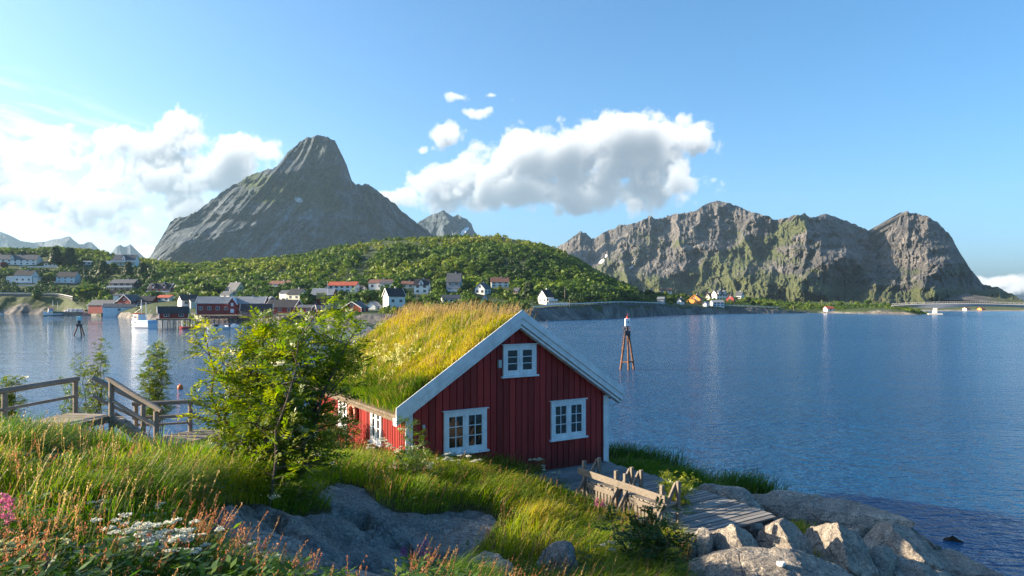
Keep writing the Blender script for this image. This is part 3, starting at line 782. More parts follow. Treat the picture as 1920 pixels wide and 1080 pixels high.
def granite(name, attr=None, lift=1.0):
    """lichen-spotted granite; with the attribute rock it gives way to soil and moss"""
    m, t = material(name)
    c = t.coord('Object')
    f = t.noise(c, 0.9, 8, 0.65, 0.6); g = t.noise(c, 24.0, 6, 0.78); v = t.noise(c, 6.5, 6, 0.72, 0.3)
    col = t.ramp(f, [(0.3, (.14, .138, .135)), (0.5, (.235, .23, .22)), (0.7, (.37, .35, .315))])
    col = t.mix(0.75, col, t.ramp(g, [(0.36, (.30, .30, .32)), (0.5, (.95, .95, .95)), (0.62, (1.55, 1.52, 1.48))]), 'MULTIPLY')
    col = t.mix(t.ramp(v, [(0.53, 0.0), (0.6, 0.75)]), col, (.10, .10, .105))
    col = t.mix(t.ramp(t.noise(c, 9.0, 5, 0.75, 0.8), [(0.58, 0.0), (0.63, 0.8)]), col, (.46, .47, .44))
    col = t.mix(t.ramp(t.noise(c, 2.3, 6, 0.7, 0.2), [(0.66, 0.0), (0.71, 0.5)]), col, (.22, .17, .07))
    vo = t.n('ShaderNodeTexVoronoi', feature='DISTANCE_TO_EDGE'); vo.inputs['Scale'].default_value = 0.55
    wv = t.n('ShaderNodeVectorMath', operation='ADD'); nz = t.n('ShaderNodeTexNoise'); nz.inputs['Scale'].default_value = 1.4; nz.inputs['Detail'].default_value = 5
    t.link(c, nz.inputs['Vector']); t.link(c, wv.inputs[0]); t.link(nz.outputs['Color'], wv.inputs[1]); t.link(wv.outputs[0], vo.inputs['Vector'])
    crack = t.ramp(vo.outputs[0], [(0.0, 0.0), (0.02, 1.0)])
    h = t.math('ADD', t.math('MULTIPLY', f, 0.5), t.math('ADD', t.math('MULTIPLY', v, 0.12), t.math('MULTIPLY', g, 0.035)))
    h = t.math('ADD', h, t.math('MULTIPLY', crack, 0.08))
    nrm = t.bump(h, 1.0, 0.6)
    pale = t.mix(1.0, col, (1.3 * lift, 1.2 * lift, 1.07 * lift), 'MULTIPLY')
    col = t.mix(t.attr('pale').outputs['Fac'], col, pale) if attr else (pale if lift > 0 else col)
    if attr:
        a = t.attr(attr).outputs['Fac']
        soil = t.ramp(t.noise(c, 3.0, 5, 0.6), [(0.35, (.035, .04, .012)), (0.6, (.075, .07, .022)), (0.75, (.10, .075, .03))])
        k = t.ramp(t.math('ADD', a, t.math('MULTIPLY', t.math('SUBTRACT', t.noise(c, 5.0, 5, 0.7), 0.5), 0.5)), [(0.42, 0.0), (0.56, 1.0)])
        col = t.mix(k, soil, col)
        # weed and wet rock where the tide reaches
        wet = t.n('ShaderNodeSeparateXYZ'); t.link(c, wet.inputs[0])
        w = t.ramp(t.math('ADD', wet.outputs[2], t.math('MULTIPLY', t.noise(c, 1.2, 4, 0.6), 0.35)), [(0.40, 1.0), (0.75, 0.0)])
        col = t.mix(w, col, (.035, .03, .02))
    t.out(col, 0.85, nrm, 0.25)
    return m
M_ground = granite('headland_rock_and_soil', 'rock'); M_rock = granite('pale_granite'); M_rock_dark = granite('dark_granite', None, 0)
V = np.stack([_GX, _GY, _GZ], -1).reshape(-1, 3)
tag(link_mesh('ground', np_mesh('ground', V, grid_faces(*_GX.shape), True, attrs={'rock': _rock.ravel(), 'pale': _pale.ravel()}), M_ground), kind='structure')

# ---------------------------------------------------------------- boulders on the right
def boulder(px, py, z, size, planes, label, seed, rz=0.0, sink=.3, group='granite boulders by the water'):
    """a split block of granite: a round stone cut by joint planes"""
    bm = bmesh.new(); bmesh.ops.create_icosphere(bm, subdivisions=5, radius=1.0)
    P = np.array([v.co[:] for v in bm.verts]); F = np.array([[v.index for v in f.verts] for f in bm.faces]); bm.free()
    N = P / np.linalg.norm(P, axis=1, keepdims=True)
    r = 1.0 + (fbm(N[:, 0] * 1.3 + seed, N[:, 1] * 1.3, N[:, 2] * 1.3, 3, seed) - .5) * .5
    rp = random.Random(seed)
    extra = [(rp.uniform(-1, 1), rp.uniform(-1, .6), rp.uniform(-.1, .9), rp.uniform(.66, .84)) for _ in range(7)] if size[0] > .3 else []
    for (nx, ny, nz_, dd) in list(planes) + extra:
        n = np.array([nx, ny, nz_], float); n /= np.linalg.norm(n)
        c = N @ n
        wv = dd * (1 + .09 * (fbm(N[:, 0] * 2 + seed, N[:, 1] * 2, N[:, 2] * 2, 3, seed + 5) - .5))
        r = np.where(c > .05, np.minimum(r, wv / np.maximum(c, .05)), r)
    P = N * r[:, None] * np.array(size) 
    P += N * ((ridged(P[:, 0] * 1.6 + seed, P[:, 1] * 1.6, P[:, 2] * 1.6, 5, seed + 2) - .6) * .16 + (fbm(P[:, 0] * 7 + seed, P[:, 1] * 7, P[:, 2] * 7, 4, seed + 3) - .5) * .05)[:, None]
    X, Y, Z = ground_pix(px, py, z)
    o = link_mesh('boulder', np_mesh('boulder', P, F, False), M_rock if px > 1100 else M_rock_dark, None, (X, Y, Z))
    o.rotation_euler = (0, 0, R(rz))
    return tag(o, label, 'boulder', group)
TOP = (0.0, 0.0, 1.0)
boulder(1440,1092,2.2,(1.8,.95,.62),[(.05,-.2,1,.8),(-1,-.3,.3,.8),(.3,-1,.35,.75)],'broad pale granite boulder with a flat top along the bottom edge',3,8)
boulder(1378,1028,2.5,(.56,.52,.60),[(-.8,-.35,.75,.5),(.7,-.45,.75,.5),(.1,1,.5,.6)],'peaked granite boulder leaning against the end of the grey deck',7,0)
boulder(1318,1036,2.42,(.24,.42,.46),[(-1,-.2,.3,.7),(.9,-.3,.3,.7),(0,-.3,1,.8)],'narrow upright granite block beside the rowan leaves',11,-10)
boulder(1293,1040,2.4,(.15,.35,.42),[(-1,-.2,.2,.7),(.9,-.3,.2,.7)],'thin sunlit granite slice at the left end of the shore boulders',13,-6)
boulder(1472,1040,2.1,(.86,.68,.96),[(-.92,-.45,.32,.42),(.62,-.42,.72,.44),(.2,1,.5,.6),(.95,-.1,.1,.75)],'sharp-edged triangular granite block with one sunlit face',19,0)
boulder(1580,1046,1.9,(.82,.95,.95),[(-.85,-.4,.5,.5),(.55,-.55,.75,.5),(.95,.0,.2,.7)],'long dark-faced granite block behind the tuft of yellow grass',23,-12)
boulder(1640,1070,1.45,(.62,.8,.62),[(-.5,-.6,.8,.6),(.9,-.3,.5,.6)],'grey ribbed granite block near the bottom edge',29,-30)
boulder(1690,1040,1.2,(1.0,.9,.78),[(-.75,-.5,.6,.55),(.45,-.5,.85,.55),(.9,.1,.2,.7)],'cube-like granite block above the waterline',31,10)
boulder(1700,1090,1.2,(.95,.7,.62),[(-.3,-.5,.9,.6),(.8,-.2,.6,.6)],'pale granite block cut by the bottom edge of the picture',33,-8)
boulder(1800,1080,.30,(1.6,.9,.55),[(.1,-.2,1,.6),(.6,-.6,.5,.7)],'low pale granite block sloping into the water',37,-38)
boulder(1366,946,2.02,(.80,1.05,.62),[(.1,-.1,1,.75),(-.8,-.5,.4,.75)],'rounded grey whaleback rock along the far edge of the deck',41,35)
boulder(1545,966,1.25,(2.2,.85,.55),[(.1,-.2,1,.6),(-.2,-1,.4,.7)],'long low waterside ridge of rock with grass in its cracks',47,-36)
boulder(1655,1002,.92,(1.3,.75,.60),[(-.5,-.5,.8,.6),(.5,-.4,.8,.6)],'low split rock at the water above the cube-like block',43,-34)
boulder(1500,1078,1.95,(.5,.42,.36),[(0,-.2,1,.7)],'small rounded rock at the bottom under the yellow grass',53,12)
boulder(283,866,3.15,(.52,.5,.42),[(.2,-.4,1,.7)],'dark round stone at the foot of the wooden stairs',59,0,group=None)
boulder(18,1062,5.35,(.16,.16,.10),[(0,0,1,.7)],'pale stone in the bottom left corner among the sorrel',61,0,group=None)
boulder(905,1075,3.6,(.42,.36,.30),[(.2,-.2,1,.7)],'dark stone below the slab in the long grass',63,20,group=None)
boulder(1045,1060,3.15,(.4,.34,.34),[(-.6,-.3,.8,.6)],'dark angular stone half hidden by bent grass',67,0,group=None)
_rk = random.Random(4)
for _px, _py, _z, _s in ((1345,1060,2.2,.3),(1405,1050,2.1,.35),(1425,1000,2.0,.3),(1520,1030,1.75,.5),(1590,1035,1.5,.5),(1600,985,1.2,.6),(1650,1035,1.15,.5),(1690,1040,.8,.55),(1640,985,.8,.5),(1530,955,1.1,.6),(1480,940,1.0,.5),(1560,1072,1.7,.5),(1610,1085,1.4,.6),(1680,1080,1.0,.6),(1460,1060,2.1,.45),(1790,1075,.2,.6)):
    boulder(_px, _py, _z, (_s * _rk.uniform(.9, 1.5), _s * _rk.uniform(.8, 1.3), _s * _rk.uniform(.55, .85)), [(_rk.uniform(-1, -.3), _rk.uniform(-.8, .2), _rk.uniform(.2, .8), _rk.uniform(.45, .65)), (_rk.uniform(.2, 1), _rk.uniform(-.8, .2), _rk.uniform(.3, .9), _rk.uniform(.45, .65)), (0, -.2, 1, _rk.uniform(.5, .7))],
            'smaller broken granite block wedged among the large shore boulders', 100 + _px, _rk.uniform(-40, 40), group='small granite blocks along the shore')
bpy.context.view_layer.update()
_dir = Vector(unpix(1465, 1060, 1.0)) - Vector((0, 0, EYE))
_hit, _loc, _n, _i, _o, _m = SC.ray_cast(bpy.context.evaluated_depsgraph_get(), Vector((0, 0, EYE)), _dir.normalized())
wb = boulder(1465, 1060, 2.0, (.085, .065, .055), [(0, 0, 1, .6)], 'small white stone lying on the broad granite boulder', 71, 0, group=None); wb.name = 'pebble'; wb['category'] = 'stone'
wb.location = _loc + Vector((0, 0, .03))
wb.data.materials.clear(); wb.data.materials.append(plain('white_quartz', (.75, .74, .70), .8, vary=.05))
# seaweed-covered skerries just off the rocks
for (px, py, s, lb) in ((1722,1026,.35,'dark weed-covered rock just breaking the surface, nearer the shore'),(1748,1028,.28,'small dark weed-covered rock farther out from the shore')):
    o = boulder(px, py, .0, (s, s * .8, s * .45), [(0,0,1,.7)], lb, int(px), 0, group='weed-covered rocks in the water')
    o.data.materials.clear(); o.data.materials.append(plain('seaweed', (.035, .028, .015), .5, vary=.3, bump=.6))
# ---------------------------------------------------------------- the red turf-roofed cabin
def red_paint(name, col, dirt=(.06, .012, .01)):
    m, t = material(name)
    c = t.coord('Object')
    sepc = t.n('ShaderNodeSeparateXYZ'); t.link(c, sepc.inputs[0])
    f = t.noise(t.mapping(c, (6, 6, 0.5)), 2.0, 5, 0.65); g = t.noise(t.mapping(c, (30, 30, 1.2)), 3.0, 4, 0.6)
    colr = t.ramp(t.math('ADD', t.math('MULTIPLY', f, .6), t.math('MULTIPLY', g, .4)), [(0.3, tuple(x * .62 for x in col)), (0.5, col), (0.72, tuple(min(1, x * 1.3) for x in col))])
    a = t.attr('board').outputs['Fac']
    colr = t.mix(1.0, colr, t.ramp(a, [(0.0, .62), (1.0, 1.18)]), 'MULTIPLY')
    # rain splash and old grime along the foot of the boards
    st = t.math('ADD', sepc.outputs[2], t.math('MULTIPLY', t.noise(t.mapping(c, (5, 5, 1)), 1.5, 4, .6), .7))
    colr = t.mix(t.ramp(st, [(0.35, 0.7), (1.1, 0.0)]), colr, dirt)
    fade = t.noise(t.mapping(c, (3.5, 3.5, .35)), 1.2, 5, .7)
    colr = t.mix(t.ramp(fade, [(0.5, 0.0), (0.72, 0.4)]), colr, (col[0] * .95, col[1] * 1.9, col[2] * 1.8))
    colr = t.mix(t.ramp(t.noise(t.mapping(c, (9, 9, 1.0)), 2.4, 6, .75), [(0.63, 0.0), (0.72, 0.45)]), colr, tuple(x * .5 for x in col))
    nrm = t.bump(g, .35, .01)
    t.out(colr, .62, nrm, .25)
    return m
M_red = red_paint('red_board_paint', (.33, .028, .024))
M_white = plain('white_trim_paint', (.72, .73, .74), .55, vary=.13, scale=3.5, bump=.25)
M_glass, _t = material('window_glass')
_b = _t.out((.012, .014, .016), .04, None, .6)
M_lampbox = plain('grey_plastic', (.42, .43, .44), .5)
M_soil = plain('turf_soil', (.055, .042, .02), .95, vary=.3, scale=6, bump=.8, bscale=14)
M_birch = plain('birch_bark_edge', (.13, .10, .065), .8, vary=.35, scale=9, bump=.5)

cabin = empty('turf_roof_cabin', (C0[0], C0[1], CBZ), CB_ANG)
tag(cabin, 'red wooden cabin with white trim and a thick grass turf roof in the foreground', 'cabin')
EAVE, SLOPE, RIDGE_X = 1.95, .65, CBW / 2
APEX = EAVE + SLOPE * RIDGE_X
def gable_top(x): return APEX - SLOPE * abs(x - RIDGE_X)
def boarded_wall(name, x0, x1, topf, pitch, wide, depth, axis, side, rnd):
    """board-on-board cladding along one wall; every board carries its own shade"""
    V, Fc, A = [], [], []
    def slab(a, b, o0, o1, k):
        n = len(V)
        for (s, o) in ((a, o0), (b, o0), (b, o1), (a, o1)):
            V.append((s, o, -1.2)); 
        for (s, o) in ((a, o0), (b, o0), (b, o1), (a, o1)):
            V.append((s, o, topf(s)))
        A.extend([k] * 8)
        Fc.extend([(n, n+1, n+5, n+4), (n+1, n+2, n+6, n+5), (n+2, n+3, n+7, n+6), (n+3, n, n+4, n+7), (n+4, n+5, n+6, n+7)])
    x = x0
    while x < x1 - .01:
        e = min(x + pitch, x1)
        cuts = [x, min(x + wide, e)]
        slab(x, cuts[1], 0.0, -depth, rnd.random())
        if e > cuts[1]: slab(cuts[1], e, 0.0, -.004, rnd.random() * .3)
        x = e
    # split boards at the apex so that none bridges it
    if axis == 'x': W = [(s, o, z) for s, o, z in V]
    else: W = [(o * side, s, z) for s, o, z in V]
    return np_mesh(name, np.array(W), np.array(Fc), False, attrs={'board': np.array(A)})
rn = random.Random(5)
pitch = CBW / 32.0
link_mesh('front_wall', boarded_wall('front_wall', 0, CBW, lambda s: gable_top(s) - .02, pitch, pitch * .86, .028, 'x', 1, rn), M_red, cabin)
link_mesh('side_wall', boarded_wall('side_wall', 0.0, CBL, lambda s: EAVE + .02, .118, .062, .05, 'y', 1, rn), M_red, cabin)
b = MB(); b.box(CBW - .12, 0.02, -1.2, CBW + .02, CBL, EAVE); b.build('side_wall', M_red, cabin)
b = MB(); b.prism([(0.0, -1.2), (CBW, -1.2), (CBW, EAVE), (RIDGE_X, APEX), (0.0, EAVE)], 'y', CBL - .1, CBL); b.build('rear_wall', M_red, cabin)
b = MB(); b.prism([(.05, -1.0), (CBW - .15, -1.0), (CBW - .15, EAVE - .05), (RIDGE_X, APEX - .08), (.05, EAVE - .05)], 'y', .05, CBL - .15)
core = b.build('inner_frame', M_soil, cabin)
# corner boards
for (x0, x1, y0, y1) in ((-.04, .16, -.055, -.03), (CBW - .15, CBW + .05, -.055, -.03)):
    MB().box(x0, y0, -1.2, x1, y1, EAVE + (.0 if x0 < 1 else 0)).build('corner_board', M_white, cabin, .004)
MB().box(CBW + .022, -.03, -.6, CBW + .05, .12, EAVE - .03).build('corner_board', M_white, cabin, .004)

# roof: boards, birch bark, turf
OVF, OVE, TH = .30, .36, .10
def roof_z(x): return APEX + .06 - SLOPE * abs(x - RIDGE_X)
xl, xr = -OVE, CBW + OVE
b = MB()
b.prism([(xl, roof_z(xl)), (RIDGE_X, roof_z(RIDGE_X)), (xr, roof_z(xr)), (xr, roof_z(xr) + TH), (RIDGE_X, roof_z(RIDGE_X) + TH), (xl, roof_z(xl) + TH)], 'y', -OVF + .03, CBL + OVF)
roof = b.build('roof', M_birch, cabin)
# turf: a lumpy blanket on both slopes
TURF = .24
def turf_z(x, y):
    base = roof_z(x) + TH
    e = np.minimum.reduce([(x - xl) / .25, (xr - x) / .25, (y + OVF - .05) / .22, (CBL + OVF - y) / .25])
    lump = (fbm(x * 1.4 + 3, y * 1.4, None, 4, 401) - .4) * .22
    rr = np.abs(x - RIDGE_X); rnd_ = .10 * np.clip(1 - rr / .5, 0, 1)
    return base + (TURF + lump) * np.sqrt(np.clip(e, 0, 1)) - rnd_
_tx = np.linspace(xl, xr, 150); _ty = np.linspace(-OVF + .05, CBL + OVF, 150)
TXX, TYY = np.meshgrid(_tx, _ty)
roof_abs = np.vectorize(lambda x: roof_z(x))
def roof_z(x): return APEX + .06 - SLOPE * np.abs(x - RIDGE_X)
TZ = turf_z(TXX, TYY)
turf = link_mesh('turf', np_mesh('turf', np.stack([TXX, TYY, TZ], -1).reshape(-1, 3), grid_faces(150, 150), True), M_soil, cabin)
# barge boards at the front: two overlapping boards each side
for sgn in (-1, 1):
    def P(d, top): # d: distance from the ridge
        return (RIDGE_X + sgn * d, APEX + .06 - SLOPE * d + top)
    D = RIDGE_X + OVE + .04
    b = MB(); b.prism([P(0, .38), P(D, .38), P(D, .02), P(0, .02)], 'y', -OVF - .02, -OVF + .028)
    bb = b.build('barge_board', M_white, cabin, .004)
    b = MB(); b.prism([P(0, .42), P(D + .02, .42), P(D + .02, .20), P(0, .20)], 'y', -OVF - .05, -OVF - .023)
    b.build('barge_board', M_white, cabin, .004)
    b = MB(); b.prism([P(0, .15), P(D - .02, .15), P(D - .02, -.08), P(0, -.08)], 'y', -OVF + .03, -.04)
    b.build('soffit', M_white, cabin)
    xe = RIDGE_X + sgn * D
    b = MB(); b.tube([(xe - sgn * .06, -OVF + .04, roof_z(xl) + .13), (xe - sgn * .06, CBL + OVF, roof_z(xl) + .10)], .05, 8)
    b.build('turf_log', M_birch, cabin)

def casement(parent, w, h, cols, rows, leaves=2):
    """a white window: frame, crossbars, panes set back, sill and head board; local x across, y outwards is negative"""
    fr = MB(); f = .095
    for (a, b_, c, d_) in ((0, 0, f, h), (w - f, 0, w, h), (f, 0, w - f, f), (f, h - f, w - f, h)): fr.box(a, -.03, b_, c, .03, d_)
    frame = fr.build('frame', M_white, parent, .004)
    cw = (w - 2 * f - .07) / leaves if leaves > 1 else w - 2 * f
    if leaves > 1: MB().box(f + cw, -.036, f, f + cw + .07, .03, h - f).build('mullion', M_white, parent, .004)
    for k in range(leaves):
        x0 = f + k * (cw + .07); s = .055
        sa = MB()
        z0, z1 = f, h - f
        sa.box(x0, -.024, z0, x0 + s, .026, z1); sa.box(x0 + cw - s, -.024, z0, x0 + cw, .026, z1)
        sa.box(x0 + s, -.024, z0, x0 + cw - s, .026, z0 + s); sa.box(x0 + s, -.024, z1 - s, x0 + cw - s, .026, z1)
        gw = (cw - 2 * s) / cols; gh = (z1 - z0 - 2 * s) / rows
        for i in range(1, cols): sa.box(x0 + s + gw * i - .011, -.012, z0 + s, x0 + s + gw * i + .011, .02, z1 - s)
        for j in range(1, rows): sa.box(x0 + s, -.010, z0 + s + gh * j - .011, x0 + cw - s, .018, z0 + s + gh * j + .011)
        sa.build('sash', M_white, parent, .002)
        g = MB()
        for i in range(cols):
            for j in range(rows):   # old panes, none quite flat with the next
                u = lambda: rn.uniform(-.003, .003)
                x_0, x_1, za, zb = x0 + s + gw * i, x0 + s + gw * (i + 1), z0 + s + gh * j, z0 + s + gh * (j + 1)
                g.add([(x_0, .008 + u(), za), (x_1, .008 + u(), za), (x_1, .008 + u(), zb), (x_0, .008 + u(), zb)], [(0, 1, 2, 3)])
        g.build('pane', M_glass, parent)
    MB().box(-.06, -.085, -.05, w + .06, .02, -.002).build('sill', M_white, parent, .004)
    MB().box(-.05, -.07, h + .002, w + .05, .02, h + .028).build('head_board', M_white, parent, .003)
def window(x, z, w, h, cols, rows, leaves=2, side=False):
    e = empty('window', (x, -.058, z) if not side else (-.065, x, z)); e.parent = cabin
    if side: e.rotation_euler = (0, 0, R(-90))
    casement(e, w, h, cols, rows, leaves)
window(1.04, .78, 1.30, 1.12, 2, 3); window(4.51, .80, 1.26, 1.10, 2, 3); window(2.87, 2.74, 1.11, .86, 1, 3)
window(2.35, .88, .84, 1.05, 1, 3, 2, True); window(5.2, .88, .84, 1.05, 1, 3, 2, True)
MB().box(2.70, -.12, 2.98, 2.80, -.028, 3.20).build('lamp_box', M_lampbox, cabin, .01)
MB().box(.42, -.10, 1.52, .49, -.028, 1.62).build('junction_box', M_lampbox, cabin, .006)
# lifebuoy on the side wall
bm = bmesh.new()
seg, ring = 28, 10
vs = [[bm.verts.new((0.065 * math.cos(2*math.pi*j/ring), (.27 + .065 * math.sin(2*math.pi*j/ring)) * math.cos(2*math.pi*i/seg), (.27 + .065 * math.sin(2*math.pi*j/ring)) * math.sin(2*math.pi*i/seg))) for j in range(ring)] for i in range(seg)]
for i in range(seg):
    for j in range(ring):
        bm.faces.new((vs[i][j], vs[(i+1) % seg][j], vs[(i+1) % seg][(j+1) % ring], vs[i][(j+1) % ring]))
me = bpy.data.meshes.new('lifebuoy'); bm.to_mesh(me); bm.free()
for p in me.polygons: p.use_smooth = True
lx, ly = cabin_world(-.12, 3.75)
lb = link_mesh('lifebuoy', me, plain('faded_orange', (.55, .22, .15), .6), None, (lx, ly, CBZ + 1.45)); lb.rotation_euler = (0, 0, CB_ANG)
tag(lb, 'faded pink lifebuoy hanging on the sunlit side wall of the red cabin', 'lifebuoy')

# ---------------------------------------------------------------- deck in front of the cabin
def wood(name, col, vary=.3):
    m, t = material(name)
    c = t.coord('Object')
    a = t.attr('board').outputs['Fac']
    off = t.n('ShaderNodeCombineXYZ'); t.link(t.math('MULTIPLY', a, 37.0), off.inputs[0]); t.link(t.math('MULTIPLY', a, 19.0), off.inputs[2])
    vv = t.n('ShaderNodeVectorMath', operation='ADD'); t.link(c, vv.inputs[0]); t.link(off.outputs[0], vv.inputs[1])
    f = t.noise(t.mapping(vv.outputs[0], (1.2, 14, 14)), 1.6, 6, 0.65, .5)
    g = t.noise(vv.outputs[0], 2.2, 5, 0.6)
    k = t.math('ADD', t.math('MULTIPLY', f, .6), t.math('MULTIPLY', g, .4))
    colr = t.ramp(k, [(0.28, tuple(x * .5 for x in col)), (0.5, col), (0.72, tuple(min(1, x * 1.45) for x in col))])
    colr = t.mix(1.0, colr, t.ramp(a, [(0.0, .68), (1.0, 1.2)]), 'MULTIPLY')
    nrm = t.bump(f, .5, .012)
    t.out(colr, .82, nrm, .2)
    return m
M_grey = wood('weathered_planks', (.23, .225, .215)); M_tan = wood('sun_bleached_timber', (.27, .237, .195)); M_log = wood('grey_log', (.36, .31, .25))
def planks(name, segs, w, th, mat, parent, rnd, along='x'):
    """segs: list of (x0, x1, y, z): a run of boards in one mesh, each with its own shade and a hair of warp"""
    V, Fc, A = [], [], []
    for (x0, x1, y, z) in segs:
        k = rnd.random(); n = len(V); j = lambda: rnd.uniform(-.006, .006)
        x0 += rnd.uniform(-.04, .04); x1 += rnd.uniform(-.06, .06)
        for (x, dy) in ((x0, -w/2), (x1, -w/2), (x1, w/2), (x0, w/2)):
            V.append((x, y + dy + j() * .5, z + j()))
        for i in range(4): V.append((V[n+i][0], V[n+i][1], V[n+i][2] - th))
        A += [k] * 8
        Fc += [(n, n+1, n+2, n+3), (n+7, n+6, n+5, n+4), (n, n+4, n+5, n+1), (n+1, n+5, n+6, n+2), (n+2, n+6, n+7, n+3), (n+3, n+7, n+4, n)]
    V = np.array(V)
    if along == 'y': V = V[:, [1, 0, 2]]
    return link_mesh(name, np_mesh(name, V, np.array(Fc), False, attrs={'board': np.array(A)}), mat, parent)
deck = empty('wooden_deck', (C0[0], C0[1], 0), CB_ANG)
tag(deck, 'weathered grey plank deck running from the cabin corner down to the rocks', 'deck')
DZ = 2.66; segs = []; y = -.12
while y > -6.35:
    segs.append((3.6 if y < -1.0 else 3.35, 6.55 - (.0 if y > -4.5 else .28 * (-4.5 - y) * .5), y, DZ + .012 * math.sin(y * 2)))
    y -= .158
planks('deck_boards', segs, .122, .035, M_grey, deck, rn)
b = MB()
for x in (3.7, 4.6, 5.5, 6.3): b.box(x - .05, -6.3, DZ - .2, x + .05, -.1, DZ - .05)
b.build('joists', M_grey, deck)
for x in (3.8, 5.2, 6.3):
    for yy in (-6.1, -4.2, -2.2): MB().box(x - .07, yy - .07, 1.2, x + .07, yy + .07, DZ - .2).build('footing', M_grey, deck)

def bench(y0, y1, label, first):
    e = empty('bench', (*cabin_world(3.6, y0), DZ), CB_ANG)
    tag(e, label, 'bench', 'plank benches along the grey deck')
    L = y1 - y0   # negative: runs towards the viewer
    for yy in (0.06 * -1, L + .06):
        MB().box(-.06, yy - .04, -.25, .03, yy + .04, .90).build('post', M_tan, e, .006)
        MB().box(.43, yy - .04, -.0, .51, yy + .04, .92).build('post', M_tan, e, .006)
        MB().bar((-.005, yy + .065, .12), (.47, yy + .065, .86), .05, .09).build('brace', M_tan, e, .004)
        MB().bar((-.55, yy - .07, -.25), (-.03, yy - .07, .5), .05, .08).build('brace', M_tan, e, .004)
    MB().box(-.10, L - .1, .55, -.062, .1, .71).build('backrest', M_tan, e, .006)
    planks('seat', [(-.02, .46, -k * .098 - .1, .44) for k in range(int(-L / .098) - 1)], .08, .03, M_tan, e, rn)
    MB().box(-.055, L + .12, .28, -.02, -.12, .40).build('seat_rail', M_tan, e, .004)
    b = MB()
    for k in range(int(-L / .12) - 1): b.box(-.018, -k * .12 - .2, .02, .006, -k * .12 - .12, .40)
    b.build('slat_front', M_tan, e)
bench(-2.72, -4.05, 'slatted plank bench nearer the red cabin, back to the grass', True)
bench(-4.25, -5.55, 'slatted plank bench at the lower end of the deck beside the small rowan', False)

# ---------------------------------------------------------------- walkway with stairs on the left
walk = empty('wooden_walkway', (-12.1, 20.7, 0))
tag(walk, 'weathered timber walkway with log handrails and a short flight of stairs', 'walkway')
def W(x, y, z): return (x + 12.1, y - 20.7, z)
UZ, LZ = 4.1, 3.25
d = np.array([.15, .989]); nrm_ = np.array([.989, -.15])
A0_ = np.array([-12.1, 20.7])
def rot_planks(name, o, ang, segs, w, th, mat, parent):
    ob = planks(name, segs, w, th, mat, parent, rn)
    ob.location = W(*o); ob.rotation_euler = (0, 0, ang); return ob
ang = math.atan2(nrm_[1], nrm_[0])
rot_planks('deck_boards', (A0_[0], A0_[1], 0), ang, [(-1.62, .03, .05 - k * .152, UZ) for k in range(32)], .14, .04, M_tan, walk)
b = MB()
for s in (-1.55, -.08):
    p = A0_ + nrm_ * s; q = p - d * 4.7
    b.bar(W(*p, UZ - .13), W(*q, UZ - .13), .09, .17)
b.build('deck_beams', M_grey, walk)
def post(x, y, z0, z1, r=.075): MB().tube([W(x, y, z0), W(x, y, z1)], r, 10).build('post', M_log, walk, smooth_shade=False)
def rail(p, q, r=.065, name='handrail'): 
    p, q = np.array(p), np.array(q); mid = (p + q) / 2 + np.array([0, 0, -.015])
    MB().tube([W(*p), W(*mid), W(*q)], r, 10).build(name, M_log, walk)
far = lambda t_: A0_ + nrm_ * -1.58 + d * t_
for t_ in (.35, -2.15, -4.4):
    x, y = far(t_); post(x, y, 2.6, UZ + 1.0)
p, q = far(.45), far(-4.7)
rail((*p, UZ + 1.02), (*q, UZ + .98), .085); rail((*p, UZ + .5), (*q, UZ + .46), .045, 'mid_rail')
# stairs down to the right
n0, n1 = np.array([-12.1, 20.62]), np.array([-10.45, 20.05]); f0, f1 = np.array([-13.25, 21.6]), np.array([-11.75, 21.75])
post(*n0, 3.1, UZ + 1.03, .08); post(*n1, 2.5, LZ + 1.08, .08); post(*f1, 2.3, LZ + 1.0, .075)
ext = (n1 - n0) * .12
rail((*(n0 - ext * .4), UZ + 1.09), (*(n1 + ext), LZ + 1.09), .075); rail((*n0, UZ + .47), (*n1, LZ + .62), .05, 'mid_rail')
rail((*(n0 - ext * .3 + (-.16, .12)), UZ + 1.12), (*(n1 + ext * .9 + (-.16, .12)), LZ + 1.13), .05)
rail((*f0, UZ + 1.03), (*(f1 + (.1, 0)), LZ + 1.02), .08); rail((*f0, UZ + .45), (*f1, LZ + .5), .05, 'mid_rail')
b = MB()
for (a, c) in ((n0, n1), (f0 + (.7, -.2), f1)):
    b.bar(W(*(a + (.03, 0)), UZ - .12), W(*c, LZ - .02), .07, .26)
b.build('stair_stringers', M_log, walk)
for k in range(1, 5):
    s = k / 5.0; a = n0 + (n1 - n0) * s; c = f0 + (.7, -.2) + (f1 - f0 - (.7, -.2)) * s; z = UZ + (LZ - UZ) * s
    MB().bar(W(*a, z), W(*c, z), .30, .045).build('stair_tread', M_log, walk)
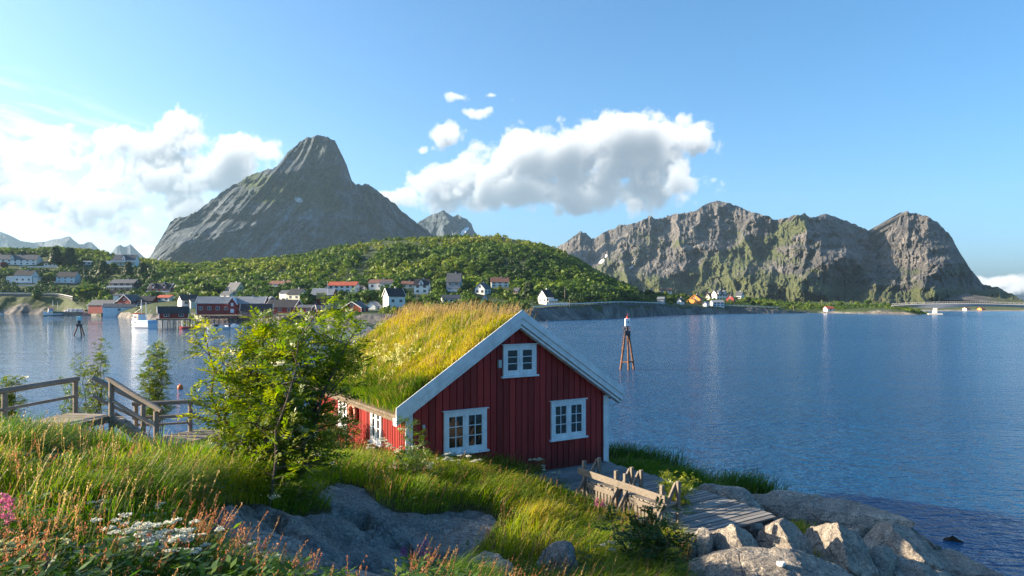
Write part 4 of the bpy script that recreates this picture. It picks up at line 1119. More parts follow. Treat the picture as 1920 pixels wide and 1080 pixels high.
# landing
la = math.atan2(2.55, 1.25)
rot_planks('landing_boards', (-10.4, 19.95, 0), la, [(0.0, 2.9, .07 + k * .152, LZ) for k in range(10)], .14, .04, M_tan, walk)
b = MB(); b.bar(W(-10.38, 19.98, LZ - .13), W(-9.12, 22.5, LZ - .13), .08, .17); b.bar(W(-11.6, 20.6, LZ - .13), W(-10.4, 23.1, LZ - .13), .08, .17); b.build('landing_beams', M_grey, walk)
for (x, y) in ((-12.2, 22.15), (-10.65, 22.6), (-9.3, 22.9)): post(x, y, 2.0, LZ + .98, .07)
rail((-12.3, 22.12, LZ + .98), (-10.5, 22.62, LZ + 1.0), .075); rail((-12.3, 22.12, LZ + .52), (-10.5, 22.62, LZ + .55), .055, 'mid_rail')
rail((-12.2, 22.2, LZ + .28), (-10.6, 22.6, LZ + .3), .04, 'mid_rail'); rail((-10.6, 22.6, LZ + .98), (-9.0, 23.0, LZ + .55), .075); rail((-10.6, 22.6, LZ + .5), (-9.0, 23.0, LZ + .1), .05, 'mid_rail')
for (x, y) in ((-10.4, 20.0), (-9.2, 22.3), (-10.6, 22.9), (-12.2, 20.4), (-12.7, 18.0), (-14.0, 18.0)): MB().box(*[c + o for c, o in zip(W(x, y, 1.2), (-.08, -.08, 0))], *[c + o for c, o in zip(W(x, y, LZ - .15), (.08, .08, 0))]).build('footing', M_grey, walk)
# ---------------------------------------------------------------- grasses, flowers and shrubs near by
RG = np.random.default_rng(12)
def unit(v): return v / np.maximum(np.linalg.norm(v, axis=-1, keepdims=True), 1e-9)
M_blade = foliage_mat('grass_blade', .50, .5); M_leaf = foliage_mat('rowan_leaf', .42, .42, spec=.35); M_petal = foliage_mat('flower_petal', .3, .7)
M_bark = plain('grey_brown_bark', (.13, .10, .075), .85, vary=.35, scale=14, bump=.6, bscale=60)
M_stem = foliage_mat('green_stem', .2, .6)

def blades_mesh(name, P, H, Wd, lean, bend, tint, curl=None):
    """blades of grass: two bent segments each; P (n,3) roots, H heights, Wd widths, lean (n,2) sideways reach as a share of height"""
    n = len(P); a = RG.uniform(0, 2 * np.pi, n)
    S = np.stack([np.cos(a), np.sin(a), np.zeros(n)], -1) * (Wd / 2)[:, None]
    L = np.concatenate([lean, np.zeros((n, 1))], 1) * H[:, None]
    up = np.array([0, 0, 1.0])
    m = P + L * .25 + up * (H * .55)[:, None]
    m2 = P + L * .62 + up * (H * (.9 - .10 * bend))[:, None]
    t_ = P + L * (1.0 + .35 * bend)[:, None] + up * (H * (1.05 - .32 * bend))[:, None]
    V = np.stack([P - S, P + S, m - S * .85, m + S * .85, m2 - S * .55, m2 + S * .55, t_], 1).reshape(-1, 3)
    b = np.arange(n)[:, None] * 7
    F = np.concatenate([b + [0, 1, 3], b + [0, 3, 2], b + [2, 3, 5], b + [2, 5, 4], b + [4, 5, 6]], 0)
    return np_mesh(name, V, F, True, cols={'tint': np.repeat(tint, 7, 0)})

def palette(k, cols):
    """mix along a list of colours by k in 0..1"""
    cols = np.array(cols); x = np.clip(k, 0, 1) * (len(cols) - 1); i = np.minimum(x.astype(int), len(cols) - 2); f = (x - i)[:, None]
    return cols[i] * (1 - f) + cols[i + 1] * f
GREENS = [(.030, .080, .010), (.065, .14, .013), (.13, .22, .016), (.23, .29, .022), (.37, .33, .040), (.42, .29, .075)]

def scatter_view(n, y0, y1, p0=-160, p1=2080):
    Y = RG.uniform(y0, y1, n); px = RG.uniform(p0, p1, n)
    X = (px - CX) / F_PX * Y
    return X, Y, px
def keep_mask(X, Y, margin=.0):
    z = gz(X, Y); la, lb = cabin_local(X, Y)
    ok = (bilerp(_rock, X, Y) < .42) & (z > .55)
    ok &= ~((la > -.02 - margin) & (la < CBW + .02) & (lb > -.02 - margin) & (lb < CBL))
    ok &= ~((la > 3.30) & (la < 6.75) & (lb > -6.5) & (lb < .3))
    wl = (X + 12.1) * .15 + (Y - 20.7) * .989; wn = (X + 12.1) * .989 - (Y - 20.7) * .15
    ok &= ~((wn > -1.75) & (wn < .05) & (wl > -2.6) & (wl < .4))
    ok &= ~((X > -13) & (X < -9) & (Y > 20.1) & (Y < 23))
    return ok, z

def dist_seg(X, Y, pts):
    return np.min([np.hypot(X - a, Y - b) for a, b in pts], 0)

def meadow():
    X, Y, px = scatter_view(330000, 2.4, 30)
    X2, Y2, px2 = scatter_view(60000, 2.4, 9)
    X3, Y3, px3 = scatter_view(75000, 1.2, 16, -1500, -160); X4, Y4, px4 = scatter_view(12000, 1.0, 2.4, -600, 2400); X5, Y5, px5 = scatter_view(26000, 1.2, 12, 2080, 2900)
    X, Y, px = np.concatenate([X, X2, X3, X4, X5]), np.concatenate([Y, Y2, Y3, Y4, Y5]), np.concatenate([px, px2, px3, px4, px5])
    ok, z = keep_mask(X, Y)
    dens = smooth(.36, .56, fbm(X * 1.3, Y * 1.3, None, 4, 501))
    rk = bilerp(_rock, X, Y)
    ok &= RG.random(len(X)) < (.30 + .70 * dens)
    X, Y, z, px = X[ok], Y[ok], z[ok], px[ok]
    py = HY - F_PX * (z - EYE) / Y
    patch = fbm(X * .42, Y * .42, None, 4, 511); fine = fbm(X * 2.1, Y * 2.1, None, 3, 521)
    near = smooth(14, 4, Y)
    k = .24 + (patch - .5) * 1.0 + (fine - .5) * .5 + RG.normal(0, .10, len(X))
    gold = np.exp(-(((px - 430) / 90) ** 2 + ((py - 930) / 40) ** 2)) + np.exp(-(((px - 1000) / 80) ** 2 + ((py - 985) / 60) ** 2)) * .8 + np.exp(-(((px - 620) / 120) ** 2 + ((py - 930) / 26) ** 2)) * .8 + .5 * np.exp(-(((px - 700) / 260) ** 2 + ((py - 905) / 30) ** 2)) + .45 * np.exp(-(((px - 1230) / 80) ** 2 + ((py - 1000) / 60) ** 2))
    k = k + .30 * gold + .08 * smooth(8, 14, Y)
    sparse = smooth(.2, .42, bilerp(_rock, X + .3, Y) + bilerp(_rock, X - .3, Y) + bilerp(_rock, X, Y + .3))
    H = (.20 + .34 * fbm(X * .7, Y * .7, None, 3, 531) + .12 * RG.random(len(X))) * (1 - .55 * sparse)
    H *= .75 + .35 * smooth(4, 9, Y)
    H *= .62 + .95 * fbm(X * 1.6 + 11, Y * 1.6, None, 3, 551) ** 1.3
    la, lb = cabin_local(X, Y)
    H = np.where((lb > -1.2) & (la > -1.5) & (la < 4), np.minimum(H, .42), H)
    H = np.where((X > -14.5) & (X < -8.2) & (Y > 15) & (Y < 20.5), np.minimum(H, .26), H)
    Wd = .0045 + .00055 * Y
    wind = np.array([.42, -.12])
    lean = wind[None] + RG.normal(0, .26, (len(X), 2)) + ((fbm(X * .8, Y * .8, None, 3, 541) - .5) * 1.2)[:, None] * np.array([1.0, .5])
    tint = palette(k, GREENS) * RG.uniform(.75, 1.25, (len(X), 1))
    dry = RG.random(len(X)) < .03 + .10 * smooth(.5, .75, patch)
    tint[dry] = np.array([.36, .26, .12]) * RG.uniform(.7, 1.2, (dry.sum(), 1))
    P = np.stack([X, Y, z - .03], -1)
    o = link_mesh('grass', blades_mesh('grass', P, H, Wd, lean, RG.uniform(.1, 1.0, len(X)), tint), M_blade)
    tag(o, 'long green and golden grass covering the headland between the rocks', 'grass', kind='stuff')
meadow()

def herbs():
    X, Y, px = scatter_view(15000, 2.6, 20)
    ok, z = keep_mask(X, Y, .1); ok &= RG.random(len(X)) < smooth(.40, .60, fbm(X * .8 + 5, Y * .8, None, 4, 651)) * .8
    X, Y, z = X[ok], Y[ok], z[ok]; n = len(X); m = 7
    a = RG.uniform(0, 6.28, (n, m)); rr = RG.uniform(.03, .14, (n, m)); hh = RG.uniform(.06, .36, (n, m))
    C = np.stack([X[:, None] + np.cos(a) * rr, Y[:, None] + np.sin(a) * rr, z[:, None] + hh], -1).reshape(-1, 3)
    D = unit(np.stack([np.cos(a), np.sin(a), RG.uniform(-.2, .7, (n, m))], -1)).reshape(-1, 3)
    S = unit(np.cross(D, np.array([0, 0, 1.0]) + RG.normal(0, .25, (n * m, 3)))); L = (RG.uniform(.045, .10, n * m))
    tint = palette(np.repeat(RG.random(n), m) * .7 + .3 * RG.random(n * m), [(.025, .07, .012), (.05, .12, .016), (.10, .18, .02), (.17, .23, .03)])
    o = link_mesh('meadow_herbs', quads_mesh('meadow_herbs', C, D * L[:, None] * .6, S * L[:, None] * .26, tint), M_leaf)
    tag(o, 'broad-leaved green herbs growing low among the grass of the headland', 'herbs', kind='stuff')

def quads_mesh(name, C, A, B, tint, diamond=True):
    """flat leaf-sized quads with centres C and half-axes A, B"""
    if diamond: V = np.stack([C - A, C - B - A * .1, C + A, C + B - A * .1], 1)
    else: V = np.stack([C - A - B, C + A - B, C + A + B, C - A + B], 1)
    n = len(C)
    return np_mesh(name, V.reshape(-1, 3), np.arange(n * 4).reshape(n, 4), False, cols={'tint': np.repeat(tint, 4, 0)})
def rand_dirs(n): return unit(RG.normal(0, 1, (n, 3)))

def seed_stalks(name, X, Y, Z, H, cols, label, cat, head=.32, dens=16, parent=None, kind='stuff', rad=.014, fleck=.012):
    """tall stalks carrying loose seed heads: thin stems plus small flecks round the top"""
    n = len(X)
    lean = np.array([.22, -.05]) + RG.normal(0, .13, (n, 2))
    P = np.stack([X, Y, Z], -1)
    tip = P + np.concatenate([lean * H[:, None], H[:, None] * .97], 1)
    mid = P + np.concatenate([lean * H[:, None] * .3, H[:, None] * .5], 1)
    a = RG.uniform(0, 6.28, n); S = np.stack([np.cos(a), np.sin(a), a * 0], -1) * (.0016 + .00022 * np.maximum(Y if parent is None else 16.0, 2))[..., None] if parent is None else np.stack([np.cos(a), np.sin(a), a * 0], -1) * .005
    V1 = np.stack([P - S, P + S, mid - S, mid + S, tip - S * .6, tip + S * .6], 1).reshape(-1, 3)
    b = np.arange(n)[:, None] * 6
    F1 = np.concatenate([b + [0, 1, 3, 2], b + [2, 3, 5, 4]], 0)
    sc = np.array([.20, .17, .04]); c1 = palette(RG.random(n), cols)
    stemc = c1 * .55 + np.array([.10, .12, .02]) * .45
    m = dens
    tt = RG.uniform(1 - head, 1.02, (n, m)); base = P[:, None] + (mid - P)[:, None] * np.clip(tt * 2, 0, 1)[..., None] + (tip - mid)[:, None] * np.clip(tt * 2 - 1, 0, 1.1)[..., None]
    fl = fleck * (.7 + .5 * RG.random((n, m))) * (1 + .03 * (Y if parent is None else np.full(n, 16.0)))[:, None]
    w = rad * (1.1 - np.abs((tt - (1 - head)) / head - .35))
    C = base + unit(RG.normal(0, 1, (n, m, 3))) * (w * RG.uniform(.2, 1.3, (n, m)))[..., None]
    A = unit(RG.normal(0, .55, (n, m, 3)) + np.array([0, 0, 1.0])) * fl[..., None]; Bv = unit(RG.normal(0, 1, (n, m, 3))) * (fl * .55)[..., None]
    C, A, Bv = C.reshape(-1, 3), A.reshape(-1, 3), Bv.reshape(-1, 3)
    V2 = np.stack([C - A, C - Bv, C + A, C + Bv], 1).reshape(-1, 3); F2 = np.arange(len(V2)).reshape(-1, 4) + len(V1)
    t2 = np.repeat(np.repeat(c1, m, 0) * RG.uniform(.7, 1.25, (n * m, 1)), 4, 0)
    me = np_mesh(name, np.concatenate([V1, V2]), np.concatenate([F1, F2]), False, cols={'tint': np.concatenate([np.repeat(stemc, 6, 0), t2])})
    o = link_mesh(name, me, M_blade, parent); tag(o, label, cat, kind=kind); return o

RUST = [(.26, .095, .055), (.32, .15, .085), (.38, .23, .12)]
def sorrel():
    X, Y, px = scatter_view(60000, 2.6, 19)
    ok, z = keep_mask(X, Y, .1)
    py = HY - F_PX * (z - EYE) / Y
    w = .16 * smooth(.46, .62, fbm(X * .6, Y * .6, None, 4, 601)) + .30 * ((px < 720) & (Y < 7.5)) * smooth(.42, .60, fbm(X * .9, Y * .9, None, 3, 611))
    w = w + .35 * np.exp(-(((px - 1200) / 90) ** 2 + ((py - 1000) / 55) ** 2)) + .4 * np.exp(-(((px - 200) / 110) ** 2 + ((py - 845) / 30) ** 2)) + .2 * np.exp(-(((px - 850) / 220) ** 2 + ((py - 915) / 22) ** 2))
    near_rock = (bilerp(_rock, X, Y) > .02)
    ok &= RG.random(len(X)) < (w + .15 * near_rock * (py > 960)) * .45
    X, Y, z = X[ok], Y[ok], z[ok]
    H = (.36 + .26 * RG.random(len(X))) * (.85 + .2 * smooth(4, 10, Y))
    seed_stalks('wild_sorrel', X, Y, z - .02, H, RUST, 'rust-red seed stalks of wild sorrel standing up out of the near grass', 'sorrel', dens=20, rad=.017, fleck=.0085)
    X, Y, px = scatter_view(26000, 5, 24); ok, z = keep_mask(X, Y, .1)
    ok &= RG.random(len(X)) < .17 * smooth(.45, .6, fbm(X * .5, Y * .5, None, 4, 621))
    X, Y, z = X[ok], Y[ok], z[ok]
    seed_stalks('meadow_grass_heads', X, Y, z - .02, .46 + .3 * RG.random(len(X)), [(.34, .25, .10), (.40, .30, .15), (.26, .22, .07)], 'straw-coloured grass heads above the long grass', 'grass', dens=10, head=.25, rad=.012, fleck=.010)
sorrel()
herbs()

# grass in the cracks of the rocks on the right and along the deck edge
def tufts():
    spots = [(1535,1040,1.9,.42,.55,900,.75),(1560,1062,1.7,.5,.5,900,.7),(1520,985,2.0,.35,.35,350,.8),(1490,968,1.7,.3,.3,200,.8),(1640,978,.9,.4,.2,120,.7),(1600,962,.9,.5,.2,140,.8),
             (1250,1000,2.9,.25,.55,500,.62),(1205,858,1.9,1.1,.75,900,.05),(1160,848,2.0,.8,.75,600,.0),(1245,880,1.7,.7,.7,500,.05),(1380,905,1.0,.9,.8,900,.1),(1420,918,.9,.6,.7,500,.1),(1330,898,1.2,.6,.5,300,.15),(1445,945,1.2,.4,.3,160,.2),(1700,1015,.7,.3,.2,80,.3)]
    PX_, PY_, T, H = [], [], [], []; Ps = []
    for (px, py, z, r, h, n, k) in spots:
        X, Y, _ = ground_pix(px, py, z)
        q = RG.normal(0, 1, (n, 2)) * r * np.array([.6, .5])
        x, y = X + q[:, 0], Y + q[:, 1]
        la, lb = cabin_local(x, y)
        sel = ~((la > 3.3) & (la < 6.62) & (lb > -6.4) & (lb < .3)); x, y = x[sel], y[sel]
        zz = np.maximum(gz(x, y), z - .35)
        Ps.append(np.stack([x, y, zz - .03], -1)); H.append(h * RG.uniform(.5, 1.1, len(x))); T.append(palette(k + RG.normal(0, .13, len(x)), GREENS) * RG.uniform(.75, 1.2, (len(x), 1)))
    P = np.concatenate(Ps); H = np.concatenate(H)
    o = link_mesh('rock_grass', blades_mesh('rock_grass', P, H, .004 + .0007 * P[:, 1], np.array([.3, -.1]) + RG.normal(0, .3, (len(P), 2)), RG.uniform(0, 1, len(P)), np.concatenate(T)), M_blade)
    tag(o, 'tufts of grass growing in the cracks of the shore rocks and along the deck', 'grass', kind='stuff')
tufts()

# the grass on the cabin roof
def roof_grass():
    n = 115000
    x = RG.uniform(xl + .03, xr - .03, n); y = RG.uniform(-OVF + .07, CBL + OVF - .03, n)
    keep = (x < RIDGE_X + .5) | (RG.random(n) < .45)
    x, y = x[keep], y[keep]; n = len(x)
    z = turf_z(x, y)
    hgt = (RIDGE_X - np.abs(x - RIDGE_X)) / RIDGE_X           # 1 at the ridge, 0 at the eaves
    p1 = fbm(x * 1.1, y * 1.1, None, 4, 701); p2 = fbm(x * 3.3, y * 3.3, None, 3, 703)
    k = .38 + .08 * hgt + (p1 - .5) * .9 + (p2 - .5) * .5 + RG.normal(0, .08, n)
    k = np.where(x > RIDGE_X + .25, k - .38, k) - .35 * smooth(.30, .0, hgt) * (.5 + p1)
    H = .065 + .105 * p1 + .06 * RG.random(n) + .13 * smooth(.4, .05, hgt) * (x < RIDGE_X)
    lean = np.array([.12, -.12]) + RG.normal(0, .32, (n, 2)) + (np.where(x < RIDGE_X, -.32, .32) * (1 - .8 * smooth(.75, 1, hgt)))[:, None] * np.array([1, 0])
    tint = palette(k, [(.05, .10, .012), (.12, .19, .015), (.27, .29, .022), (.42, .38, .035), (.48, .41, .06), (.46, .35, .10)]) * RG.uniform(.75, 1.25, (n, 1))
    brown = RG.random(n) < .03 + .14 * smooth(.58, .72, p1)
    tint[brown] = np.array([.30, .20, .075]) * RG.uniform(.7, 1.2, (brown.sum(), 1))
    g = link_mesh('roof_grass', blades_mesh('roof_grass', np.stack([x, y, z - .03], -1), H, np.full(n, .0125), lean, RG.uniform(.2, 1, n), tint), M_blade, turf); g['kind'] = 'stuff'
    # seed stalks, thickest along the ridge
    n = 2600; x = np.where(RG.random(n) < .5, RIDGE_X + RG.normal(0, .5, n), RG.uniform(xl + .1, RIDGE_X, n)); y = RG.uniform(-OVF + .1, CBL + OVF - .05, n)
    seed_stalks('seed_stalks', x, y, turf_z(x, y) - .02, .26 + .26 * RG.random(n), [(.34, .20, .10), (.42, .29, .15), (.40, .30, .10)], None, None, parent=turf, dens=7, head=.35, rad=.013, fleck=.009)
    # cream flower heads lower down
    n = 60; x = RG.normal(.75, .5, n); y = RG.normal(3.2, 1.5, n); s = (x > xl + .1) & (y > .2) & (y < CBL); x, y = x[s], y[s]
    C = np.stack([x, y, turf_z(x, y) + RG.uniform(.22, .42, len(x))], -1)
    C = (C[:, None] + RG.normal(0, .035, (len(x), 14, 3))).reshape(-1, 3); m = len(C)
    f = link_mesh('flower_heads', quads_mesh('flower_heads', C, rand_dirs(m) * .018, rand_dirs(m) * .018, np.array([.62, .60, .24]) * RG.uniform(.75, 1.15, (m, 1)), False), M_petal, turf); f['kind'] = 'stuff'
roof_grass()

# ---- shrubs
def compound_leaves(P, D, L, tint, pairs=5, width=.38):
    """rowan-type leaves: leaflets in pairs along a drooping rib"""
    n = len(P); D = unit(D)
    up = np.array([0, 0, 1.0]) + RG.normal(0, .35, (n, 3)); S = unit(np.cross(D, up)); N = np.cross(S, D)
    Cs, As, Bs, Ts = [], [], [], []
    for i in range(pairs + 1):
        tt = (i + .6) / (pairs + .6)
        c0 = P + D * (L * tt)[:, None] - np.array([0, 0, 1.0]) * (L * .25 * tt * tt)[:, None]
        ll = L * (.36 - .10 * abs(tt - .45))
        for s in ((1, -1) if i < pairs else (0,)):
            dv = unit(S * s * .85 + D * (.55 if s else 1) + N * RG.normal(0, .18, (n, 1)) + np.array([0, 0, -.15]))
            wv = unit(np.cross(dv, N + RG.normal(0, .25, (n, 3))))
            Cs.append(c0 + dv * (ll * .5)[:, None]); As.append(dv * (ll * .5)[:, None]); Bs.append(wv * (ll * width * .5)[:, None])
            Ts.append(tint * RG.uniform(.85, 1.15, (n, 1)))
    return np.concatenate(Cs), np.concatenate(As), np.concatenate(Bs), np.concatenate(Ts)

def shrub(name, label, cat, base, height, spread, stems, leaf_n, leaf_l, cols, group=None, lean=(0, 0), blossoms=0, fill=1.0, low=.12, r0=.03, pairs=5, top_narrow=.5, loc_jit=.18, sprays=None, simple=False):
    """a multi-stemmed bush: bent stems, side branches and twigs, leaves along the twigs"""
    rs = np.random.default_rng(int(abs(base[0] * 131 + base[1] * 71 + height * 17)) + 3)
    e = empty(name, base); tag(e, label, cat, group)
    wood_ = MB(); LP, LD = [], []
    for k in range(stems):
        az = 2 * math.pi * (k + rs.uniform(-.35, .35)) / max(stems, 1); out = rs.uniform(.15, .95) if stems > 1 else .1
        h = height * rs.uniform(.72, 1.0) * (1.06 - .3 * out)
        p0 = np.array([rs.normal(0, loc_jit), rs.normal(0, loc_jit), -.12])
        tipx = np.array([math.cos(az) * spread * out + lean[0], math.sin(az) * spread * out + lean[1]])
        pts = []
        for i in range(8):
            s = i / 7
            w = rs.normal(0, .035 * height * .5, 2) * (s > 0)
            pts.append(np.array([p0[0] + tipx[0] * s ** 1.25 + w[0], p0[1] + tipx[1] * s ** 1.25 + w[1], p0[2] + (h + .12) * s]))
        wood_.tube(pts, r0 * rs.uniform(.7, 1.1), 6, r0 * .16)
        nb = int(15 * fill * max(1, height / 2.2))
        for j in range(nb):
            s = low + (1 - low) * (j + rs.random()) / nb
            i = min(int(s * 7), 6); f = s * 7 - i; q = pts[i] * (1 - f) + pts[i + 1] * f
            a2 = rs.uniform(0, 6.283); bl = spread * rs.uniform(.35, .8) * (1 - top_narrow * max(0, s - .35) / .65) * (.55 + .45 * min(1, s / .3))
            dv = np.array([math.cos(a2), math.sin(a2), rs.uniform(.1, .75)]); dv /= np.linalg.norm(dv)
            bp = [q, q + dv * bl * .5 + rs.normal(0, .04, 3), q + dv * bl + np.array([0, 0, .08 * bl]) + rs.normal(0, .05, 3)]
            wood_.tube(bp, r0 * .28 * (1.1 - .6 * s), 4, r0 * .07, cap=False)
            m = max(2, int(leaf_n * rs.uniform(.6, 1.4) / (stems * nb)))
            for _ in range(m):
                u_ = rs.uniform(.12, 1.05) ** .8; pp = (bp[0] * (1 - u_ * 2) + bp[1] * u_ * 2) if u_ < .5 else (bp[1] * (2 - u_ * 2) + bp[2] * (u_ * 2 - 1))
                off = rs.normal(0, .5, 3); off[2] = off[2] * .6 + .1
                ld = dv * .6 + off
                LP.append(pp + off * .10 * min(1.0, height / 2)); LD.append(ld)
    P, D = np.array(LP), np.array(LD)
    n = len(P); k = rs.random(n) * .7 + .3 * fbm(P[:, 0] * 1.7 + 9, P[:, 1] * 1.7, P[:, 2] * 1.7, 3, 5)
    tint = palette(k, cols)
    if simple:
        L = leaf_l * rs.uniform(.7, 1.2, n); A = unit(D) * (L * .5)[:, None]; Bv = unit(np.cross(D, rs.normal(0, 1, (n, 3)))) * (L * .26)[:, None]
        C, T = P, tint
    else:
        C, A, Bv, T = compound_leaves(P, D, leaf_l * rs.uniform(.7, 1.25, n), tint, pairs)
    wood_.build('stems', M_bark, e)
    link_mesh('foliage', quads_mesh('foliage', C, A, Bv, T), M_leaf, e)
    if blossoms:
        idx = rs.choice(n, blossoms); cc = P[idx] + np.array([0, 0, .06]) + unit(P[idx] - np.array([0, 0, height * .5])) * .1
        m = 34; q = rs.normal(0, 1, (blossoms, m, 3)) * np.array([.045, .045, .016]); cc = (cc[:, None] + q).reshape(-1, 3); mm = len(cc)
        link_mesh('blossom', quads_mesh('blossom', cc, rand_dirs(mm) * .013, rand_dirs(mm) * .013, np.array([.58, .56, .38]) * RG.uniform(.8, 1.15, (mm, 1)), False), M_petal, e)
    return e
YG = [(.07, .12, .012), (.14, .20, .016), (.25, .28, .02), (.36, .33, .03)]
MG = [(.022, .055, .008), (.045, .095, .012), (.10, .16, .016), (.20, .24, .02)]
DG = [(.018, .045, .010), (.035, .075, .014), (.06, .115, .022)]
gx_, gy_, gz_ = ground_at(498, 925)
shrub('rowan_bush', 'large dense leafy rowan bush standing left of the red cabin', 'bush', (gx_, gy_, gz_), 3.4, .86, 12, 2800, .25, [(.035,.08,.009),(.08,.145,.013),(.17,.22,.017),(.29,.30,.02)], lean=(.62, .4), blossoms=26, fill=1.15, low=.10, r0=.042, top_narrow=.45, loc_jit=.35)
gx_, gy_, gz_ = ground_at(425, 902)
shrub('rowan_tree', 'thin yellow-green rowan tree with bare lower trunk beside the dense bush', 'tree', (gx_, gy_, gz_), 2.9, .85, 4, 620, .24, YG, lean=(-.12, .1), blossoms=12, fill=.75, low=.28, r0=.045, top_narrow=.35, loc_jit=.16)
gx_, gy_, gz_ = ground_at(640, 858)
shrub('rowan_bush', 'lower green bush reaching towards the side wall of the red cabin', 'bush', (gx_, gy_ + .3, gz_), 1.4, .7, 7, 520, .22, MG, lean=(-.2, 0), blossoms=8, fill=.9, r0=.03, loc_jit=.3)
gx_, gy_, gz_ = ground_at(770, 892)
shrub('rowan_sapling', 'slender green sapling in front of the white corner board of the cabin', 'sapling', (gx_, gy_, gz_), 1.55, .28, 3, 190, .16, MG, blossoms=5, fill=.7, r0=.016, loc_jit=.06)
gx_, gy_, gz_ = ground_at(760, 908)
shrub('wild_bush', 'low leafy bush with pale flower heads at the cabin corner', 'bush', (gx_ + .1, gy_, gz_), .75, .6, 6, 420, .15, MG, blossoms=8, fill=.9, r0=.014)
gx_, gy_, gz_ = ground_at(1266, 985)
shrub('rowan_sapling', 'small bright yellow-green rowan at the edge of the grey deck', 'sapling', (gx_, gy_, gz_), 1.4, .42, 5, 560, .17, YG, fill=1.0, low=.3, r0=.016, top_narrow=.5, loc_jit=.05)
gx_, gy_, gz_ = ground_at(1225, 1086)
shrub('rowan_sapling', 'dark green young rowan with long feathery leaves at the bottom edge', 'sapling', (gx_, gy_, gz_), 1.15, .70, 7, 330, .25, DG, blossoms=4, fill=.9, low=.08, r0=.016, pairs=7)
for (px, py, z, h, sp, st, ln, lb) in ((14, 800, 2.7, 2.5, .6, 6, 800, 'bushy young rowan at the left edge behind the log handrail'), (133, 800, 2.4, 2.9, .4, 4, 340, 'thin sparse rowan behind the walkway between two posts'),
        (178, 800, 2.2, 4.2, .62, 6, 900, 'tall open rowan rising above the top of the stairs'), (292, 800, 2.0, 4.2, .66, 7, 1800, 'full green rowan standing behind the stairs near the landing')):
    X, Y, Z = ground_pix(px, py + 30, z)
    shrub('rowan_sapling', lb, 'sapling', (X, Y, Z), h, sp, st, ln, .19, [(.035, .075, .010), (.07, .125, .014), (.15, .19, .018), (.26, .26, .024)], fill=.8, low=.25, r0=.022, top_narrow=.6, loc_jit=.12)

# ---- flowers
def umbels(name, label, px, py, n, rx, ry, h, head, col=(.66, .67, .56), group='clumps of white umbel flowers', leafy=True):
    X, Y, Z = ground_at(px, py)
    e = empty(name, (X, Y, Z)); tag(e, label, 'flowers', group)
    q = RG.normal(0, .5, (n, 2)) * np.array([rx, ry]); zz = h * RG.uniform(.72, 1.08, n)
    st = MB(); C, T, A, Bv = [], [], [], []
    for (qx, qy), z_ in zip(q, zz):
        b0 = float(gz(X + qx * .7, Y + qy * .7)) - Z
        st.tube([(qx * .7, qy * .7, b0 - .02), (qx * .9, qy * .9, b0 + z_ * .6), (qx, qy, b0 + z_)], .0035 + .0002 * Y, 4, .002, cap=False)
        r = head * RG.uniform(.6, 1.15)
        for _ in range(RG.integers(3, 6)):   # small rounded clusters make up each flat head
            cx_, cy_ = RG.normal(0, .45, 2) * r; m = 22
            c = np.array([qx + cx_, qy + cy_, b0 + z_]) + RG.normal(0, 1, (m, 3)) * np.array([.30 * r, .30 * r, .10 * r])
            C.append(c); A.append(unit(RG.normal(0, .5, (m, 3)) + np.array([1, 0, 0])) * (.11 * r + .003)); Bv.append(unit(RG.normal(0, .5, (m, 3)) + np.array([0, 1, 0])) * (.11 * r + .003)); T.append(np.array(col) * RG.uniform(.72, 1.15, (m, 1)))
    st.build('stems', M_stemgreen, e)
    link_mesh('flower_heads', quads_mesh('flower_heads', np.concatenate(C), np.concatenate(A), np.concatenate(Bv), np.concatenate(T), False), M_petal, e)
    if leafy:
        m = n * 10; c = RG.normal(0, .5, (m, 2)) * np.array([rx, ry]); zc = RG.uniform(.05, .75, m) * h + gz(X + c[:, 0], Y + c[:, 1]) - Z
        c = np.concatenate([c, zc[:, None]], 1)
        link_mesh('foliage', quads_mesh('foliage', c, rand_dirs(m) * .035, rand_dirs(m) * .014, palette(RG.random(m), DG + [(.08, .14, .03)])), M_leaf, e)
    return e
M_stemgreen = plain('green_stalk', (.08, .13, .03), .7)
umbels('white_wildflowers', 'broad clump of creamy white flower heads at the bottom left', 292, 1082, 74, .40, .34, .36, .046)
umbels('white_wildflowers', 'little group of white flower heads above the broad clump', 295, 1012, 6, .10, .08, .34, .038)
umbels('white_wildflowers', 'greenish white flower heads half hidden in the dark left grass', 180, 1000, 10, .20, .2, .30, .034, (.40, .44, .34))
umbels('white_wildflowers', 'yellow-white flower heads cut by the bottom left corner', 25, 1110, 16, .2, .15, .32, .036, (.50, .50, .26))
umbels('white_wildflowers', 'pale leafy flower clump in the grass below the walkway edge', 110, 850, 16, .7, .5, .55, .07, (.45, .5, .38))
umbels('white_wildflowers', 'white flower heads standing in front of the foot of the dense bush', 620, 905, 7, .45, .3, .5, .06)
umbels('white_wildflowers', 'white flower heads in the grass below the side wall of the cabin', 720, 880, 12, .8, .4, .65, .07, (.58, .58, .46))
umbels('white_wildflowers', 'white flower heads under the large lower window of the red cabin', 860, 902, 12, 1.0, .25, .6, .07, (.6, .6, .52))
umbels('white_wildflowers', 'white flower heads in the grass left of the plank benches', 1010, 905, 12, .6, .4, .6, .065, (.55, .58, .44))
umbels('white_wildflowers', 'tall pale flower clump beside the lower bench end', 1228, 1000, 8, .2, .2, .75, .06, (.50, .55, .44))
umbels('white_wildflowers', 'pale flower stalks among the dark rowan leaves at the bottom', 1160, 1075, 7, .45, .3, .6, .06, (.45, .5, .4))
umbels('white_wildflowers', 'small white heads at the very bottom below the grey slab', 520, 1095, 6, .18, .1, .28, .034)
